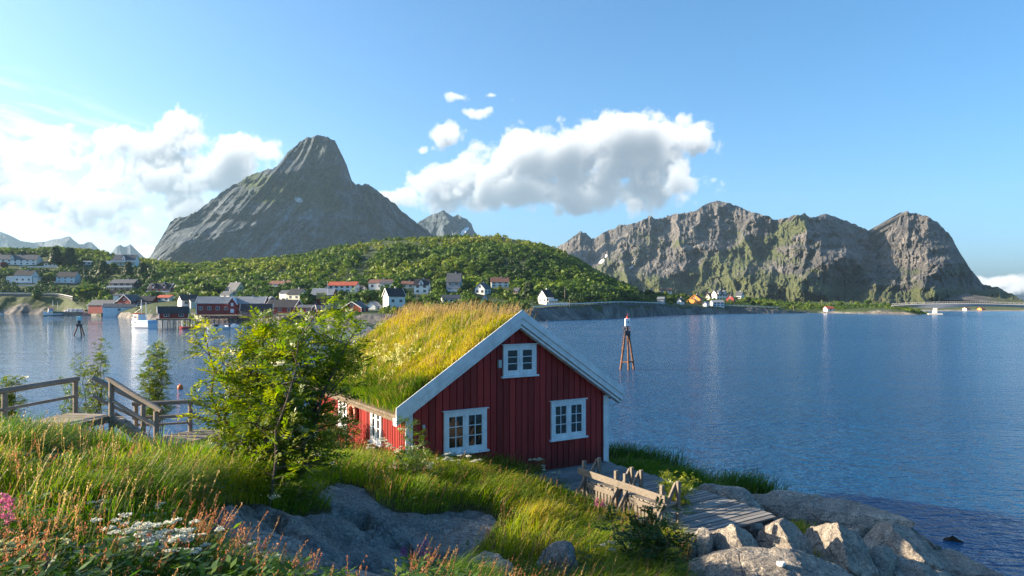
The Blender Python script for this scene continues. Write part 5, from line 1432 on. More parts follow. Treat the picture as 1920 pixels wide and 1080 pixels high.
def fireweed(label, px, py, n, h, col, r=.05, sp=.08, z=None):
    X, Y, Z = ground_at(px, py) if z is None else ground_pix(px, py, z)
    e = empty('fireweed', (X, Y, Z)); tag(e, label, 'flowers', 'pink fireweed flowers')
    st = MB(); C, LP, LD = [], [], []
    for k in range(n):
        q = RG.normal(0, sp, 2); hh = h * RG.uniform(.85, 1.1); ln = np.array([.10, -.02]) * hh
        st.tube([(q[0], q[1], -.05), (q[0] + ln[0] * .4, q[1] + ln[1] * .4, hh * .55), (q[0] + ln[0], q[1] + ln[1], hh)], .004, 5, .0015)
        m = 46; s = RG.uniform(.68, 1.0, m); a = RG.uniform(0, 6.28, m); w = r * (1.25 - s) * 1.9
        C.append(np.stack([q[0] + ln[0] * s + np.cos(a) * w, q[1] + ln[1] * s + np.sin(a) * w, hh * s], -1))
        m = 26; s = RG.uniform(.12, .72, m); LP.append(np.stack([q[0] + ln[0] * s, q[1] + ln[1] * s, hh * s], -1)); a = RG.uniform(0, 6.28, m); LD.append(np.stack([np.cos(a), np.sin(a), a * 0 - .1], -1))
    C = np.concatenate(C); m = len(C)
    C4 = (C[:, None] + RG.normal(0, r * .18, (m, 4, 3))).reshape(-1, 3)
    st.build('stem', M_stemgreen, e)
    link_mesh('flower_heads', quads_mesh('flower_heads', C4, rand_dirs(m * 4) * r * .26, rand_dirs(m * 4) * r * .2, np.array(col) * RG.uniform(.7, 1.25, (m * 4, 1))), M_petal, e)
    P, D = np.concatenate(LP), unit(np.concatenate(LD)); L = .10
    link_mesh('foliage', quads_mesh('foliage', P + D * L * .5, D * L * .5, unit(np.cross(D, np.array([0, 0, 1.0]))) * .012, palette(RG.random(len(P)), MG)), M_leaf, e)
PK = (.52, .17, .28); PU = (.34, .12, .33)
fireweed('large pink fireweed spike at the left edge of the foreground', 4, 1082, 2, .62, PK, .042, .025, 5.55)
fireweed('single small pink flower at the bottom left', 118, 1110, 1, .30, PK, .022)
fireweed('small pink flower stalk among the sorrel above the broad white clump', 336, 1020, 1, .34, PK, .022)
fireweed('pale purple flower stalks at the left end of the grey slab', 398, 1035, 3, .36, PU, .03, .06)
fireweed('purple flower cluster growing at the foot of the grey slab', 770, 1085, 5, .46, PU, .04, .12)
fireweed('pink flower stalk beside the near end of the upper bench', 1126, 985, 2, .62, PK, .04, .06)
# ---------------------------------------------------------------- the village across the bay
RV = random.Random(77); RN = np.random.default_rng(77)
def paint(name, col, **k): return plain(name, col, k.pop('rough', .6), vary=k.pop('vary', .08), scale=.6, **k)
WALLS = {'white': paint('white_house_paint', (.74, .74, .72)), 'red': paint('red_house_paint', (.25, .025, .022), vary=.15), 'dark': paint('dark_brown_house_paint', (.035, .03, .03)), 'yellow': paint('pale_yellow_house_paint', (.62, .55, .33)),
    'grey': paint('grey_house_paint', (.26, .29, .32)), 'blue': paint('pale_blue_house_paint', (.48, .58, .62)), 'orange': paint('orange_house_paint', (.62, .25, .04)), 'wood': paint('bare_wood', (.42, .28, .17)), 'cream': paint('cream_house_paint', (.70, .65, .52)), 'ochre': paint('ochre_panel', (.50, .36, .10))}
ROOFS = {'slate': plain('slate_roof', (.075, .085, .10), .7, vary=.2, scale=.8), 'black': plain('black_roof', (.025, .027, .033), .65, vary=.2, scale=.8), 'grey': plain('grey_sheet_roof', (.19, .215, .24), .6, vary=.15, scale=.8), 'red': plain('red_tile_roof', (.36, .085, .05), .75, vary=.2, scale=.8), 'brown': plain('brown_tile_roof', (.17, .085, .065), .75, vary=.2, scale=.8)}
M_pane, _t = material('house_glass'); _t.out((.02, .026, .034), .08, None, .55)
M_conc = plain('pale_concrete', (.42, .42, .40), .85, vary=.15, scale=.5); M_pier = plain('pier_timber', (.26, .21, .15), .85, vary=.35, scale=.7); M_dark = plain('dark_steel', (.05, .05, .055), .6)
M_fence = plain('white_fence_paint', (.68, .69, .70), .6)
house_spots = []

def house(label, px0, px1, base, eave, ridge, th=0.0, W=None, L=None, wall='white', roof='slate', Y=None, cols=3, rows=1, gwin=1, trim=None, chimney=True, dormers=0, cross=None, terrace=None, door=None, group='houses of the far village', cat='house', windows=True, deep=2.2):
    pm = .5 * (px0 + px1)
    if Y is None:
        X, Y, Z = land_hit(pm, base)
    Z = EYE - (base - HY) / F_PX * Y; mpp = Y / F_PX
    vis = (px1 - px0) * mpp; t_ = R(th); c, s = abs(math.cos(t_)), abs(math.sin(t_))
    if L is None:
        W = W or 6.5; L = max((vis - W * s) / max(c, .2), 2.5)
    else: W = max((vis - L * c) / max(s, .2), 2.5)
    h = (base - eave) * mpp; rr = max((eave - ridge) * mpp, .25)
    X = (pm - CX) * mpp; Yc = Y + .5 * (W * c + L * s)
    X *= Yc / Y; L *= Yc / Y; W *= Yc / Y; h *= Yc / Y; rr *= Yc / Y; Z = EYE - (base - HY) / F_PX * Yc if Z > EYE else Z
    house_spots.append((X, Yc, .6 * max(L, W) + .5))
    e = empty('house' if cat == 'house' else cat.replace(' ', '_'), (X, Yc, Z), t_); tag(e, label, cat, group)
    l, w = L / 2, W / 2; wm = WALLS[wall]; rm = ROOFS[roof]
    b = MB(); b.prism([(-w, -deep), (w, -deep), (w, h), (0, h + rr), (-w, h)], 'x', -l, l); b.build('wall', wm, e)
    o = .38; k = rr / w; ov = o * k; tk = .18
    b = MB(); b.prism([(-w - o, h - ov), (0, h + rr), (w + o, h - ov), (w + o, h - ov + tk), (0, h + rr + tk), (-w - o, h - ov + tk)], 'x', -l - o, l + o)
    rf = b.build('roof', rm, e)
    if trim:
        tm = WALLS[trim]
        for sx in (-1, 1):
            b = MB(); xx = sx * (l + o + .02); b.prism([(-w - o, h - ov - .14), (0, h + rr - .14), (w + o, h - ov - .14), (w + o, h - ov + tk + .06), (0, h + rr + tk + .06), (-w - o, h - ov + tk + .06)], 'x', min(xx, xx + sx * .12), max(xx, xx + sx * .12)); b.build('barge_board', tm, e)
        for sx in (-1, 1): MB().box(sx * l - .12, -w - .05, -.3, sx * l + .12, -w + .06, h - .02).build('corner_board', tm, e)
    if chimney and L > 4:
        MB().box(l * .2 - .3, -.3, h + rr - .5, l * .2 + .3, .3, h + rr + .9).build('chimney', M_conc, rf)
    fm = M_fence if wall not in ('white', 'cream', 'blue') else WALLS['grey'] if wall == 'white' and not trim else M_fence
    def win(axis, u, z, ww, hh, side):
        f = MB(); g = MB()
        if axis == 'y':
            yy = side * w; a, d_ = (yy - .07, yy + .01) if side < 0 else (yy - .01, yy + .07)
            f.box(u - ww/2 - .1, a, z - .1, u + ww/2 + .1, d_, z + hh + .1); fo = f.build('window', fm, e)
            p = yy + side * .075; g.add([(u - ww/2, p, z), (u - .05, p, z), (u - .05, p, z + hh), (u - ww/2, p, z + hh), (u + .05, p, z), (u + ww/2, p, z), (u + ww/2, p, z + hh), (u + .05, p, z + hh)], [(0,1,2,3),(4,5,6,7)])
        else:
            xx = side * l; a, d_ = (xx - .07, xx + .01) if side < 0 else (xx - .01, xx + .07)
            f.box(a, u - ww/2 - .1, z - .1, d_, u + ww/2 + .1, z + hh + .1); fo = f.build('window', fm, e)
            p = xx + side * .075; g.add([(p, u - ww/2, z), (p, u - .05, z), (p, u - .05, z + hh), (p, u - ww/2, z + hh), (p, u + .05, z), (p, u + ww/2, z), (p, u + ww/2, z + hh), (p, u + .05, z + hh)], [(0,1,2,3),(4,5,6,7)])
        g.build('pane', M_pane, fo)
    if windows:
        for r_ in range(rows):
            z = h * (r_ + .36) / rows; hh = min(1.25, h / rows * .45)
            for i in range(cols):
                u = -l + 2 * l * (i + .5) / cols
                if door is not None and r_ == 0 and i == door: continue
                win('y', u, z, min(1.3, 1.1 * L / max(cols, 1) * .55), hh, -1)
        sd = -1 if th >= 0 else 1
        for i in range(gwin):
            u = -w + 2 * w * (i + .5) / gwin
            win('x', u, h * .36, min(1.1, W * .22), min(1.2, h * .42), sd)
        if gwin and rr > 1.6: win('x', 0, h + rr * .12, min(.9, W * .2), min(1.1, rr * .42), sd)
    if door is not None:
        u = -l + 2 * l * (door + .5) / cols
        MB().box(u - .55, -w - .06, 0, u + .55, -w + .01, min(2.1, h * .8)).build('door', M_fence if wall != 'white' else WALLS['grey'], e)
    for i in range(dormers):
        u = -l + 2 * l * (i + .5) / dormers
        b = MB(); b.prism([(u - 1.2, h - .3), (u + 1.2, h - .3), (u + 1.2, h + rr * .4), (u, h + rr * .92), (u - 1.2, h + rr * .4)], 'y', -w - .15, 0); b.build('dormer', wm, e)
        b = MB(); b.prism([(u - 1.5, h + rr * .34), (u, h + rr * .95), (u + 1.5, h + rr * .34), (u + 1.5, h + rr * .34 + .14), (u, h + rr * .95 + .14), (u - 1.5, h + rr * .34 + .14)], 'y', -w - .4, 0); b.build('dormer_roof', rm, e)
        MB().box(u - .5, -w - .22, h + .05, u + .5, -w - .14, h + rr * .42).build('window', fm, e)
        if trim:
            b = MB(); b.prism([(u - 1.5, h + rr * .34 - .1), (u, h + rr * .95 - .1), (u + 1.5, h + rr * .34 - .1), (u + 1.5, h + rr * .34 + .16), (u, h + rr * .95 + .16), (u - 1.5, h + rr * .34 + .16)], 'y', -w - .52, -w - .42); b.build('barge_board', WALLS[trim], e)
    if terrace:
        d_, z0, z1 = terrace
        MB().box(-l - .5, -w - d_, z0 - .25, l + .5, -w - .03, z0).build('terrace', M_conc, e)
        b = MB(); b.box(-l - .5, -w - d_ - .06, z0 + .15, l + .5, -w - d_, z1)
        for q in range(int(L / 1.5) + 2): b.box(-l - .45 + q * 1.5, -w - d_ - .12, z0 - 1.6, -l - .33 + q * 1.5, -w - d_ - .065, z1 + .08)
        b.build('railing', M_fence, e)
    return e

def annex(e, x0, x1, y0, y1, h, rise, wall, roof, name='annex', axis='x'):
    """a lower wing built onto a house: its own walls and roof"""
    b = MB(); m = (y0 + y1) / 2
    b.prism([(y0, -2.2), (y1, -2.2), (y1, h), (m, h + rise), (y0, h)], 'x', x0, x1); p = b.build(name, WALLS[wall], e)
    b = MB(); b.prism([(y0 - .3, h - .08), (m, h + rise + .06), (y1 + .3, h - .08), (y1 + .3, h + .08), (m, h + rise + .24), (y0 - .3, h + .08)], 'x', x0 - .25, x1 + .25); b.build('roof', ROOFS[roof], p)
    return p

# --- upper left slope
e = house('long white two-storey house with dark roof on the upper left hillside', -14, 73, 498, 487, 478, 4, 9, roof='slate', cols=8, rows=2, dormers=1)
house('small flat white building between the trees right of the long white house', 86, 110, 499.5, 494.5, 493, 0, 5, cols=3, chimney=False)
e = house('large white house with dormer and wide white terrace near the left skyline', 216, 257, 499, 488, 478, 3, 8, roof='slate', cols=4, rows=2, dormers=1, terrace=(3.2, 3.0, 4.2))
annex(e, -17, -9.2, -4.5, 3, 3.6, .5, 'white', 'grey')
house('low white house beside the terrace house at the top of the slope', 157, 175, 497, 491.5, 489.5, 5, 6, cols=2, roof='grey')
e = house('white house with dark roof and low side wings above the left shore road', 33, 66, 532, 516, 507, 2, 8, roof='black', cols=3, rows=1, terrace=(2.0, .3, 1.2))
annex(e, -12.5, -6.9, -4, 2, 5.2, .3, 'white', 'grey'); annex(e, 6.9, 10.5, -3, 2, 5.0, .3, 'white', 'grey')
house('pale blue-white two-storey house with dark roof left of the power pole', 111, 146, 531, 519, 510, 0, 7.5, wall='blue', roof='black', cols=3, rows=2, terrace=(1.6, .2, 1.0))
e = house('dark brown house with white balcony and white terrace wall', 210, 262, 546, 531, 524, -8, 8, wall='dark', roof='slate', cols=4, rows=2, terrace=(2.2, 2.6, 3.6), gwin=2)
house('red house with two white-trimmed gables among trees on the left slope', 282, 327, 549, 541, 531, -6, 7, wall='red', roof='black', cols=4, trim='white', dormers=2, terrace=(1.5, .3, 1.1))
# --- left waterfront
house('low white garage behind the tall red gabled boathouse', 217, 243, 560, 554, 551, 3, 6, roof='slate', cols=1, chimney=False, cat='garage')
house('tall red boathouse with white-edged gable facing the bay on the left', 228, 262, 578, 565, 553, 78, None, 9, wall='red', roof='slate', trim='white', gwin=2, cols=2, chimney=False, Y=368)
house('red house with dark roof attached right of the tall red boathouse', 262, 292, 576, 564, 556, 0, 7, wall='red', roof='black', cols=3, rows=1, Y=372, chimney=True)
house('long boat shed with grey sheet roof and open red front', 169, 226, 581, 572, 563, -14, 8, wall='red', roof='slate', trim='white', cols=1, chimney=False, windows=False, Y=392, cat='shed')
house('white shed with blue-grey roof on the stone quay', 196, 256, 587, 576, 570, 22, 8, wall='white', roof='slate', cols=1, chimney=False, Y=360, trim='white', gwin=0, cat='shed')
house('small white house with rusty red roof below the twin-gabled red house', 297, 328, 565, 558, 553.5, -12, 6, roof='red', cols=2, chimney=False)
e = house('white house with dark blue roof and gable to the left behind the quays', 331, 376, 574, 563, 553, 38, 9, roof='black', cols=2, gwin=2, Y=338)
annex(e, -1.0, 6.6, -9.0, -4.55, 2.4, .9, 'cream', 'slate')
house('long dark red warehouse with grey roof and bare wooden gable', 371, 437, 588, 569, 557, 14, 9, wall='red', roof='grey', trim='white', cols=4, Y=292, cat='warehouse', chimney=False, gwin=1)
e = house('red warehouse with grey roof joined to the long one, white-edged cross gable', 437, 500, 588, 569, 557, 4, 9, wall='red', roof='grey', cols=3, Y=294, cat='warehouse', chimney=True, trim='white')
b = MB(); b.prism([(-7.4, -2), (-4.0, -2), (-4.0, 4.2), (-5.7, 6.6), (-7.4, 4.2)], 'y', -5.6, 0); g = b.build('gable_bay', WALLS['red'], e)
b = MB(); b.prism([(-7.8, 3.8), (-5.7, 6.75), (-3.6, 3.8), (-3.6, 4.05), (-5.7, 7.0), (-7.8, 4.05)], 'y', -5.9, 0); b.build('roof', M_fence, g)
MB().box(-6.4, -5.68, .4, -5.0, -5.6, 2.0).build('window', M_fence, g); MB().box(-6.2, -5.68, 3.2, -5.2, -5.6, 4.6).build('window', M_fence, g)
house('red fishing cabin with open door gable standing on piles by the white fishing boat', 296, 354, 597, 587, 576, 30, 5.2, wall='red', roof='black', trim='white', cols=2, gwin=1, Y=212, cat='fishing cabin', chimney=False, deep=.2)
house('red fishing cabin with white-trimmed gable at the left end of the trestle pier', 452, 511, 591, 582, 571, 18, 5.5, wall='red', roof='black', trim='white', cols=4, door=2, Y=268, cat='fishing cabin', chimney=False, deep=.3)
house('red fishing cabin with long dark blue roof behind the trestle pier', 503, 563, 588, 576, 563, -8, 8, wall='red', roof='black', cols=3, Y=284, cat='fishing cabin', trim='white', chimney=True)
house('low red shed with white doors beside the long dark roof', 562, 592, 588, 577, 572.5, -10, 5.5, wall='red', roof='slate', cols=2, door=0, Y=280, cat='shed', chimney=False, trim='white')
house('small red gable behind the roofs of the waterfront sheds', 497, 520, 574, 563, 556.5, -62, None, 6, wall='red', roof='slate', trim='white', cols=1, Y=318, chimney=False, cat='shed')
house('red fishing cabin with grey roof and orange deck on the bare rocks', 592, 636, 589, 579.5, 573, 20, 5, wall='red', roof='slate', trim='white', cols=2, Y=274, cat='fishing cabin', chimney=True)
house('red fishing cabin with white-trimmed gable facing the water, right of the others', 645, 689, 587.5, 577, 566, 74, None, 6, wall='red', roof='slate', trim='white', cols=1, gwin=1, Y=280, cat='fishing cabin', terrace=None)
house('small white boathouse with rounded gable next to the last red cabin', 688, 713, 582.5, 574, 566, 76, None, 6, roof='grey', cols=1, gwin=0, Y=296, cat='boathouse', chimney=False)
house('tall white house with steep dark roof standing alone near the shore', 717, 760, 573.5, 555, 541, 30, 7.5, roof='black', cols=2, rows=1, gwin=1, Y=300, trim='white')
# --- middle terrace
house('pale yellow house with steep grey roof above the warehouses', 424, 460, 552, 544, 530, -30, 7, wall='yellow', roof='slate', cols=1, rows=1, gwin=2)
house('low white house with grey gable below the pale yellow house', 414, 446, 560, 553, 546, -28, 6, wall='white', roof='slate', cols=1, gwin=1)
house('white house with brown tiled roof high up in the trees', 505, 552, 541, 533, 527, -14, 7, roof='brown', cols=3, gwin=1)
e = house('white house with dark roof and a grey-roofed wing behind the waterfront', 541, 576, 564, 551.5, 542, -20, 7, wall='cream', roof='black', cols=2, gwin=1)
annex(e, -9.5, -4.9, -2.5, 3, 3.9, 1.3, 'white', 'slate')
e = house('red and ochre house with broad pale grey roof and white windows', 588, 628, 573, 553, 541, 0, 8, wall='red', roof='grey', cols=3, rows=2)
MB().box(-2.4, -4.33, 2.9, 1.6, -4.24, 5.8).build('ochre_panel', WALLS['ochre'], e)
house('long white house with bright red tiled roof in the middle of the village', 618, 672, 549, 535.5, 528.5, -4, 7, roof='red', cols=5, rows=2, gwin=1)
house('dark-roofed cottage right below the bright red tiled roof', 667, 686, 545, 541, 535.5, -18, 6, wall='grey', roof='black', cols=1)
e = house('white house with wide brown roof and grey side gable under the hill', 693, 738, 543, 531, 524.5, -6, 7, wall='white', roof='brown', cols=3, chimney=True)
annex(e, 1.0, 8.4, -7.0, -3.6, 3.0, 1.6, 'white', 'slate')
house('small cream house with brown roof half hidden left of the cross-gabled house', 754, 777, 541, 533, 527.5, 0, 6, wall='cream', roof='brown', cols=2)
house('white house with blue-black roof and central cross gable', 778, 806, 551, 534.5, 523.5, -4, 7, roof='black', cols=2, rows=2, dormers=1)
house('tall grey house with very steep dark roof against the woods', 838, 866, 549, 528, 512.5, -6, 7, wall='grey', roof='slate', cols=2, rows=2, terrace=(2.2, .6, 1.6))
house('white house with pointed gable facing the bay and a side wing', 891, 920, 553, 541, 531, 68, None, 8, roof='slate', cols=2, rows=1, gwin=2)
house('white house with dark brown roof and balcony at the edge of the woods', 920, 954, 538.5, 529, 520.5, 4, 7, roof='brown', cols=3, rows=2)
house('small reddish shed among bushes right of the balcony house', 963, 977, 552, 546, 540, -25, 4.5, wall='wood', roof='slate', cols=1, chimney=False, cat='shed')
e = house('white house with grey roof partly hidden behind the turf roof', 826, 864, 572, 560, 553.5, 16, 6, roof='slate', cols=3, chimney=False, Y=318)
house('cream gable just showing above the ridge of the turf roof', 900, 917, 572, 565, 555, 82, None, 6, wall='cream', roof='grey', cols=1, gwin=0, Y=316, chimney=False)
house('white house with dark roof and terrace by itself under the right end of the hill', 1009, 1038, 571, 556, 543.5, 34, 6.5, roof='black', cols=2, rows=1, gwin=2, terrace=(2.4, 1.6, 2.6))
# --- right-hand village
GR = 'houses of the right-hand hamlet'
house('windowless grey shed at the left of the right-hand hamlet', 1231, 1249, 570, 560.5, 557, -20, 7, wall='grey', roof='grey', cols=1, gwin=0, windows=False, chimney=False, group=GR, cat='shed')
house('small white house with dark gable next to the orange house', 1267, 1285, 571, 565, 558.5, 60, None, 7, wall='blue', roof='black', cols=1, group=GR)
e = house('bright orange wooden house with a low wing', 1293, 1318, 569, 561, 553, 50, 8, wall='orange', roof='brown', cols=2, group=GR, gwin=2, trim='orange')
annex(e, -9, -5.5, -3, 3, 2.4, 1, 'orange', 'brown')
house('white cottage with orange-brown roof right of the orange house', 1321, 1337, 563, 556, 549.5, 55, None, 7, wall='cream', roof='brown', cols=2, group=GR)
house('largest white house of the right-hand hamlet, with several gables', 1336, 1362, 563, 552, 544, 12, 9, roof='slate', cols=4, rows=2, dormers=2, group=GR)
house('small red house between two white houses of the right-hand hamlet', 1363, 1377, 566, 559, 553, 48, 6, wall='red', roof='slate', cols=1, group=GR)
house('white house with steep gable and chimney at the right end of the hamlet', 1378, 1396, 562, 554, 546.5, -40, 7, roof='slate', cols=2, rows=1, gwin=2, group=GR)
house('white boathouse with grey roof by the shore below the hamlet', 1316, 1332, 576, 569, 565.5, 60, None, 8, wall='white', roof='grey', cols=1, gwin=0, group=GR, cat='boathouse', chimney=False)
house('low white house with flat terrace beside the shore boathouse', 1334, 1355, 575, 567, 563, 0, 7, roof='grey', cols=3, rows=2, group=GR, chimney=False)
house('white flat-roofed house in the trees at the left of the hamlet', 1207, 1223, 551, 545, 543, 0, 7, roof='grey', cols=3, group=GR, chimney=False)
house('cream house with reddish roof in the trees above the hamlet', 1236, 1260, 550, 545, 541.5, -10, 7, wall='cream', roof='brown', cols=3, group=GR)
house('white hut with salmon-pink roof on the low headland by the bridge', 1546, 1561, 583.5, 578.5, 574.5, 8, 5, roof='red', cols=1, group=GR, chimney=False, cat='hut')
for (px, py, wl, lb) in ((1840, 578.5, 'orange', 'tiny orange hut on the far shore under the bridge'), (1812, 578.5, 'white', 'tiny white hut on the far shore beyond the bridge pier')):
    house(lb, px - 5, px + 5, py + 3, py + .5, py - 2, 10, 5, wall=wl, roof='brown', cols=2, Y=632, chimney=False, group=GR, cat='hut')

# ---------------------------------------------------------------- piers and quays
def pier(name, label, px0, px1, Y, depth, z, legs_w, n, rot=0.0, planked=True, xb=True):
    mpp = Y / F_PX; X0, X1 = (px0 - CX) * mpp, (px1 - CX) * mpp; Lp = X1 - X0
    e = empty(name, (X0, Y, 0), R(rot)); tag(e, label, 'pier', 'timber piers of the fishing village')
    b = MB()
    k = int(Lp / .35)
    for i in range(k): b.box(i * Lp / k, -.1, z - .06, (i + .92) * Lp / k, depth, z + RV.uniform(-.01, .01))
    b.build('pier_deck', M_pier, e)
    b = MB(); b.box(0, .05, z - .36, Lp, .25, z - .065); b.box(0, depth - .3, z - .36, Lp, depth - .1, z - .065); b.build('beam', M_pier, e)
    for i in range(n):
        x = .2 + (Lp - .4) * i / (n - 1)
        for yy in (.15, depth - .2): MB().tube([(x + RV.uniform(-.1, .1), yy, -2.0), (x, yy, z - .37)], legs_w, 6).build('pile', M_pier, e)
        if xb and i < n - 1:
            x2 = .2 + (Lp - .4) * (i + 1) / (n - 1); s = i % 2
            MB().bar((x if s else x2, .0, .4), (x2 if s else x, .0, z - .45), .10, .16).build('brace', M_pier, e)
    return e
pier('trestle_pier', 'long timber trestle pier with crossed braces below the red warehouses', 350, 565, 262, 14, 2.72, .14, 22)
pier('timber_pier', 'short pile pier carrying the red fishing cabin by the white boat', 293, 356, 208, 8, 2.66, .13, 7, xb=False)
pier('timber_pier', 'low pier with white posts below the white quay shed', 184, 205, 372, 5, 2.0, .2, 5, xb=False)
# plank fence along the trestle pier
e = empty('pier_railing', (0, 262.3, 2.72)); tag(e, 'grey plank railing on the trestle pier in front of the cabins', 'railing')
b = MB(); x0, x1 = (447 - CX) / F_PX * 262, (520 - CX) / F_PX * 262
for k in range(3): b.box(x0, 0, .25 + k * .3, x1, .05, .45 + k * .3)
b.build('rail_boards', M_pier, e)
for i in range(9): MB().box(x0 + (x1 - x0) * i / 8 - .06, .055, 0, x0 + (x1 - x0) * i / 8 + .06, .15, 1.15).build('post', M_pier, e)
e = empty('deck_platform', unpix(591, 589.5, 268)); tag(e, 'small orange-brown deck with railing beside the grey-roofed cabin on the rocks', 'deck')
mo = paint('orange_brown_stain', (.36, .13, .05))
MB().box(-1.6, -1, -.1, 2.4, 2, .1).build('deck_boards', mo, e); MB().box(-1.6, -1.1, .35, 2.4, -1.02, 1.1).build('railing', mo, e)
for x in (-1.4, .4, 2.2): MB().box(x - .08, -.9, -1.6, x + .08, -.74, -.1).build('post', mo, e)
# stone quay with white sacks
X, Y, Z = unpix(136, 592, 402)
e = empty('quay', (X, Y, 0)); tag(e, 'small quay with vertical timber facing beside the green-hulled boat', 'quay')
MB().box(-6, 0, -2, 6, 8, 2.0).build('quay_body', M_conc, e)
b = MB()
for i in range(24): b.box(-6 + i * .5, -.2, -1.5, -6 + i * .5 + .3, -.01, 2.2)
b.build('timber_facing', M_pier, e)
M_sack = plain('white_sacking', (.66, .66, .64), .9, vary=.15, scale=1.5)
def sack_mesh():
    bm = bmesh.new(); bmesh.ops.create_cube(bm, size=1.0); bmesh.ops.bevel(bm, geom=bm.edges[:], offset=.25, segments=3, affect='EDGES', profile=.6)
    for v in bm.verts: v.co *= 1 + RV.uniform(-.06, .06)
    me = bpy.data.meshes.new('sack'); bm.to_mesh(me); bm.free(); me.materials.append(M_sack)
    for p in me.polygons: p.use_smooth = True
    return me
sm = sack_mesh()
for i in range(9):
    for j in range(2):
        if j and i in (0, 8): continue
        o = link_mesh('bulk_sack', sm, None, None, (X - 5.2 + i * 1.25 + .4 * j, Y + 2 + RV.uniform(-.4, .4), 2.5 + .98 * j)); o.scale = (1.2, 1.2, 1.05); o.rotation_euler = (0, 0, RV.uniform(-.3, .3))
        tag(o, 'white bulk sack piled up on the quay beside the green-hulled boat', 'sack', 'white sacks on the quay')

# ---------------------------------------------------------------- boats
M_hullw = plain('white_hull', (.72, .73, .74), .4, vary=.05, scale=.8); M_hullg = plain('green_hull', (.04, .13, .11), .45); M_hullb = plain('pale_blue_hull', (.42, .55, .66), .4); M_buff = plain('orange_red_gear', (.55, .10, .04), .6); M_black = plain('black_cover', (.02, .02, .025), .7)
def hull_mesh(name, L, B, fb, fs, draft=.5, bow_rake=.9, n=22):
    """a lofted boat hull, bow towards -x; fb and fs are the freeboard at bow and stern; open-topped rim closed by a deck"""
    rows = []
    for i in range(n + 1):
        s = i / n
        half = B / 2 * min(1.0, (1 - (1 - min(s / .55, 1)) ** 2.2)) * (1 - .10 * max(0, s - .6) / .4) + .01
        sheer = fb + (fs - fb) * min(1, s / .5) ** .8 + .12 * max(0, s - .6)
        x = -L / 2 + s * L; kx = bow_rake * (1 - min(1, s / .25)) 
        pr = [(half, sheer), (half * .97, sheer * .6), (half * .86, sheer * .15), (half * .6, -draft * .6), (0.0, -draft * (0.4 + .6 * min(1, s / .2)))]
        row = []
        for j, (yy, zz) in enumerate(pr): row.append((x + kx * (j / 4) ** .8, yy, zz))
        row += [(p[0], -p[1], p[2]) for p in row[-2::-1]]
        rows.append(row)
    m = len(rows[0]); V = [p for r in rows for p in r]; F = []
    for i in range(n):
        for j in range(m - 1): F.append((i*m+j, (i+1)*m+j, (i+1)*m+j+1, i*m+j+1))
        F.append((i*m, i*m+m-1, (i+1)*m+m-1, (i+1)*m))
    F.append(tuple(range(n*m, n*m+m)))
    mb = MB(); mb.add([(p[0], p[1], p[2] - .0) for p in V], F)
    return mb
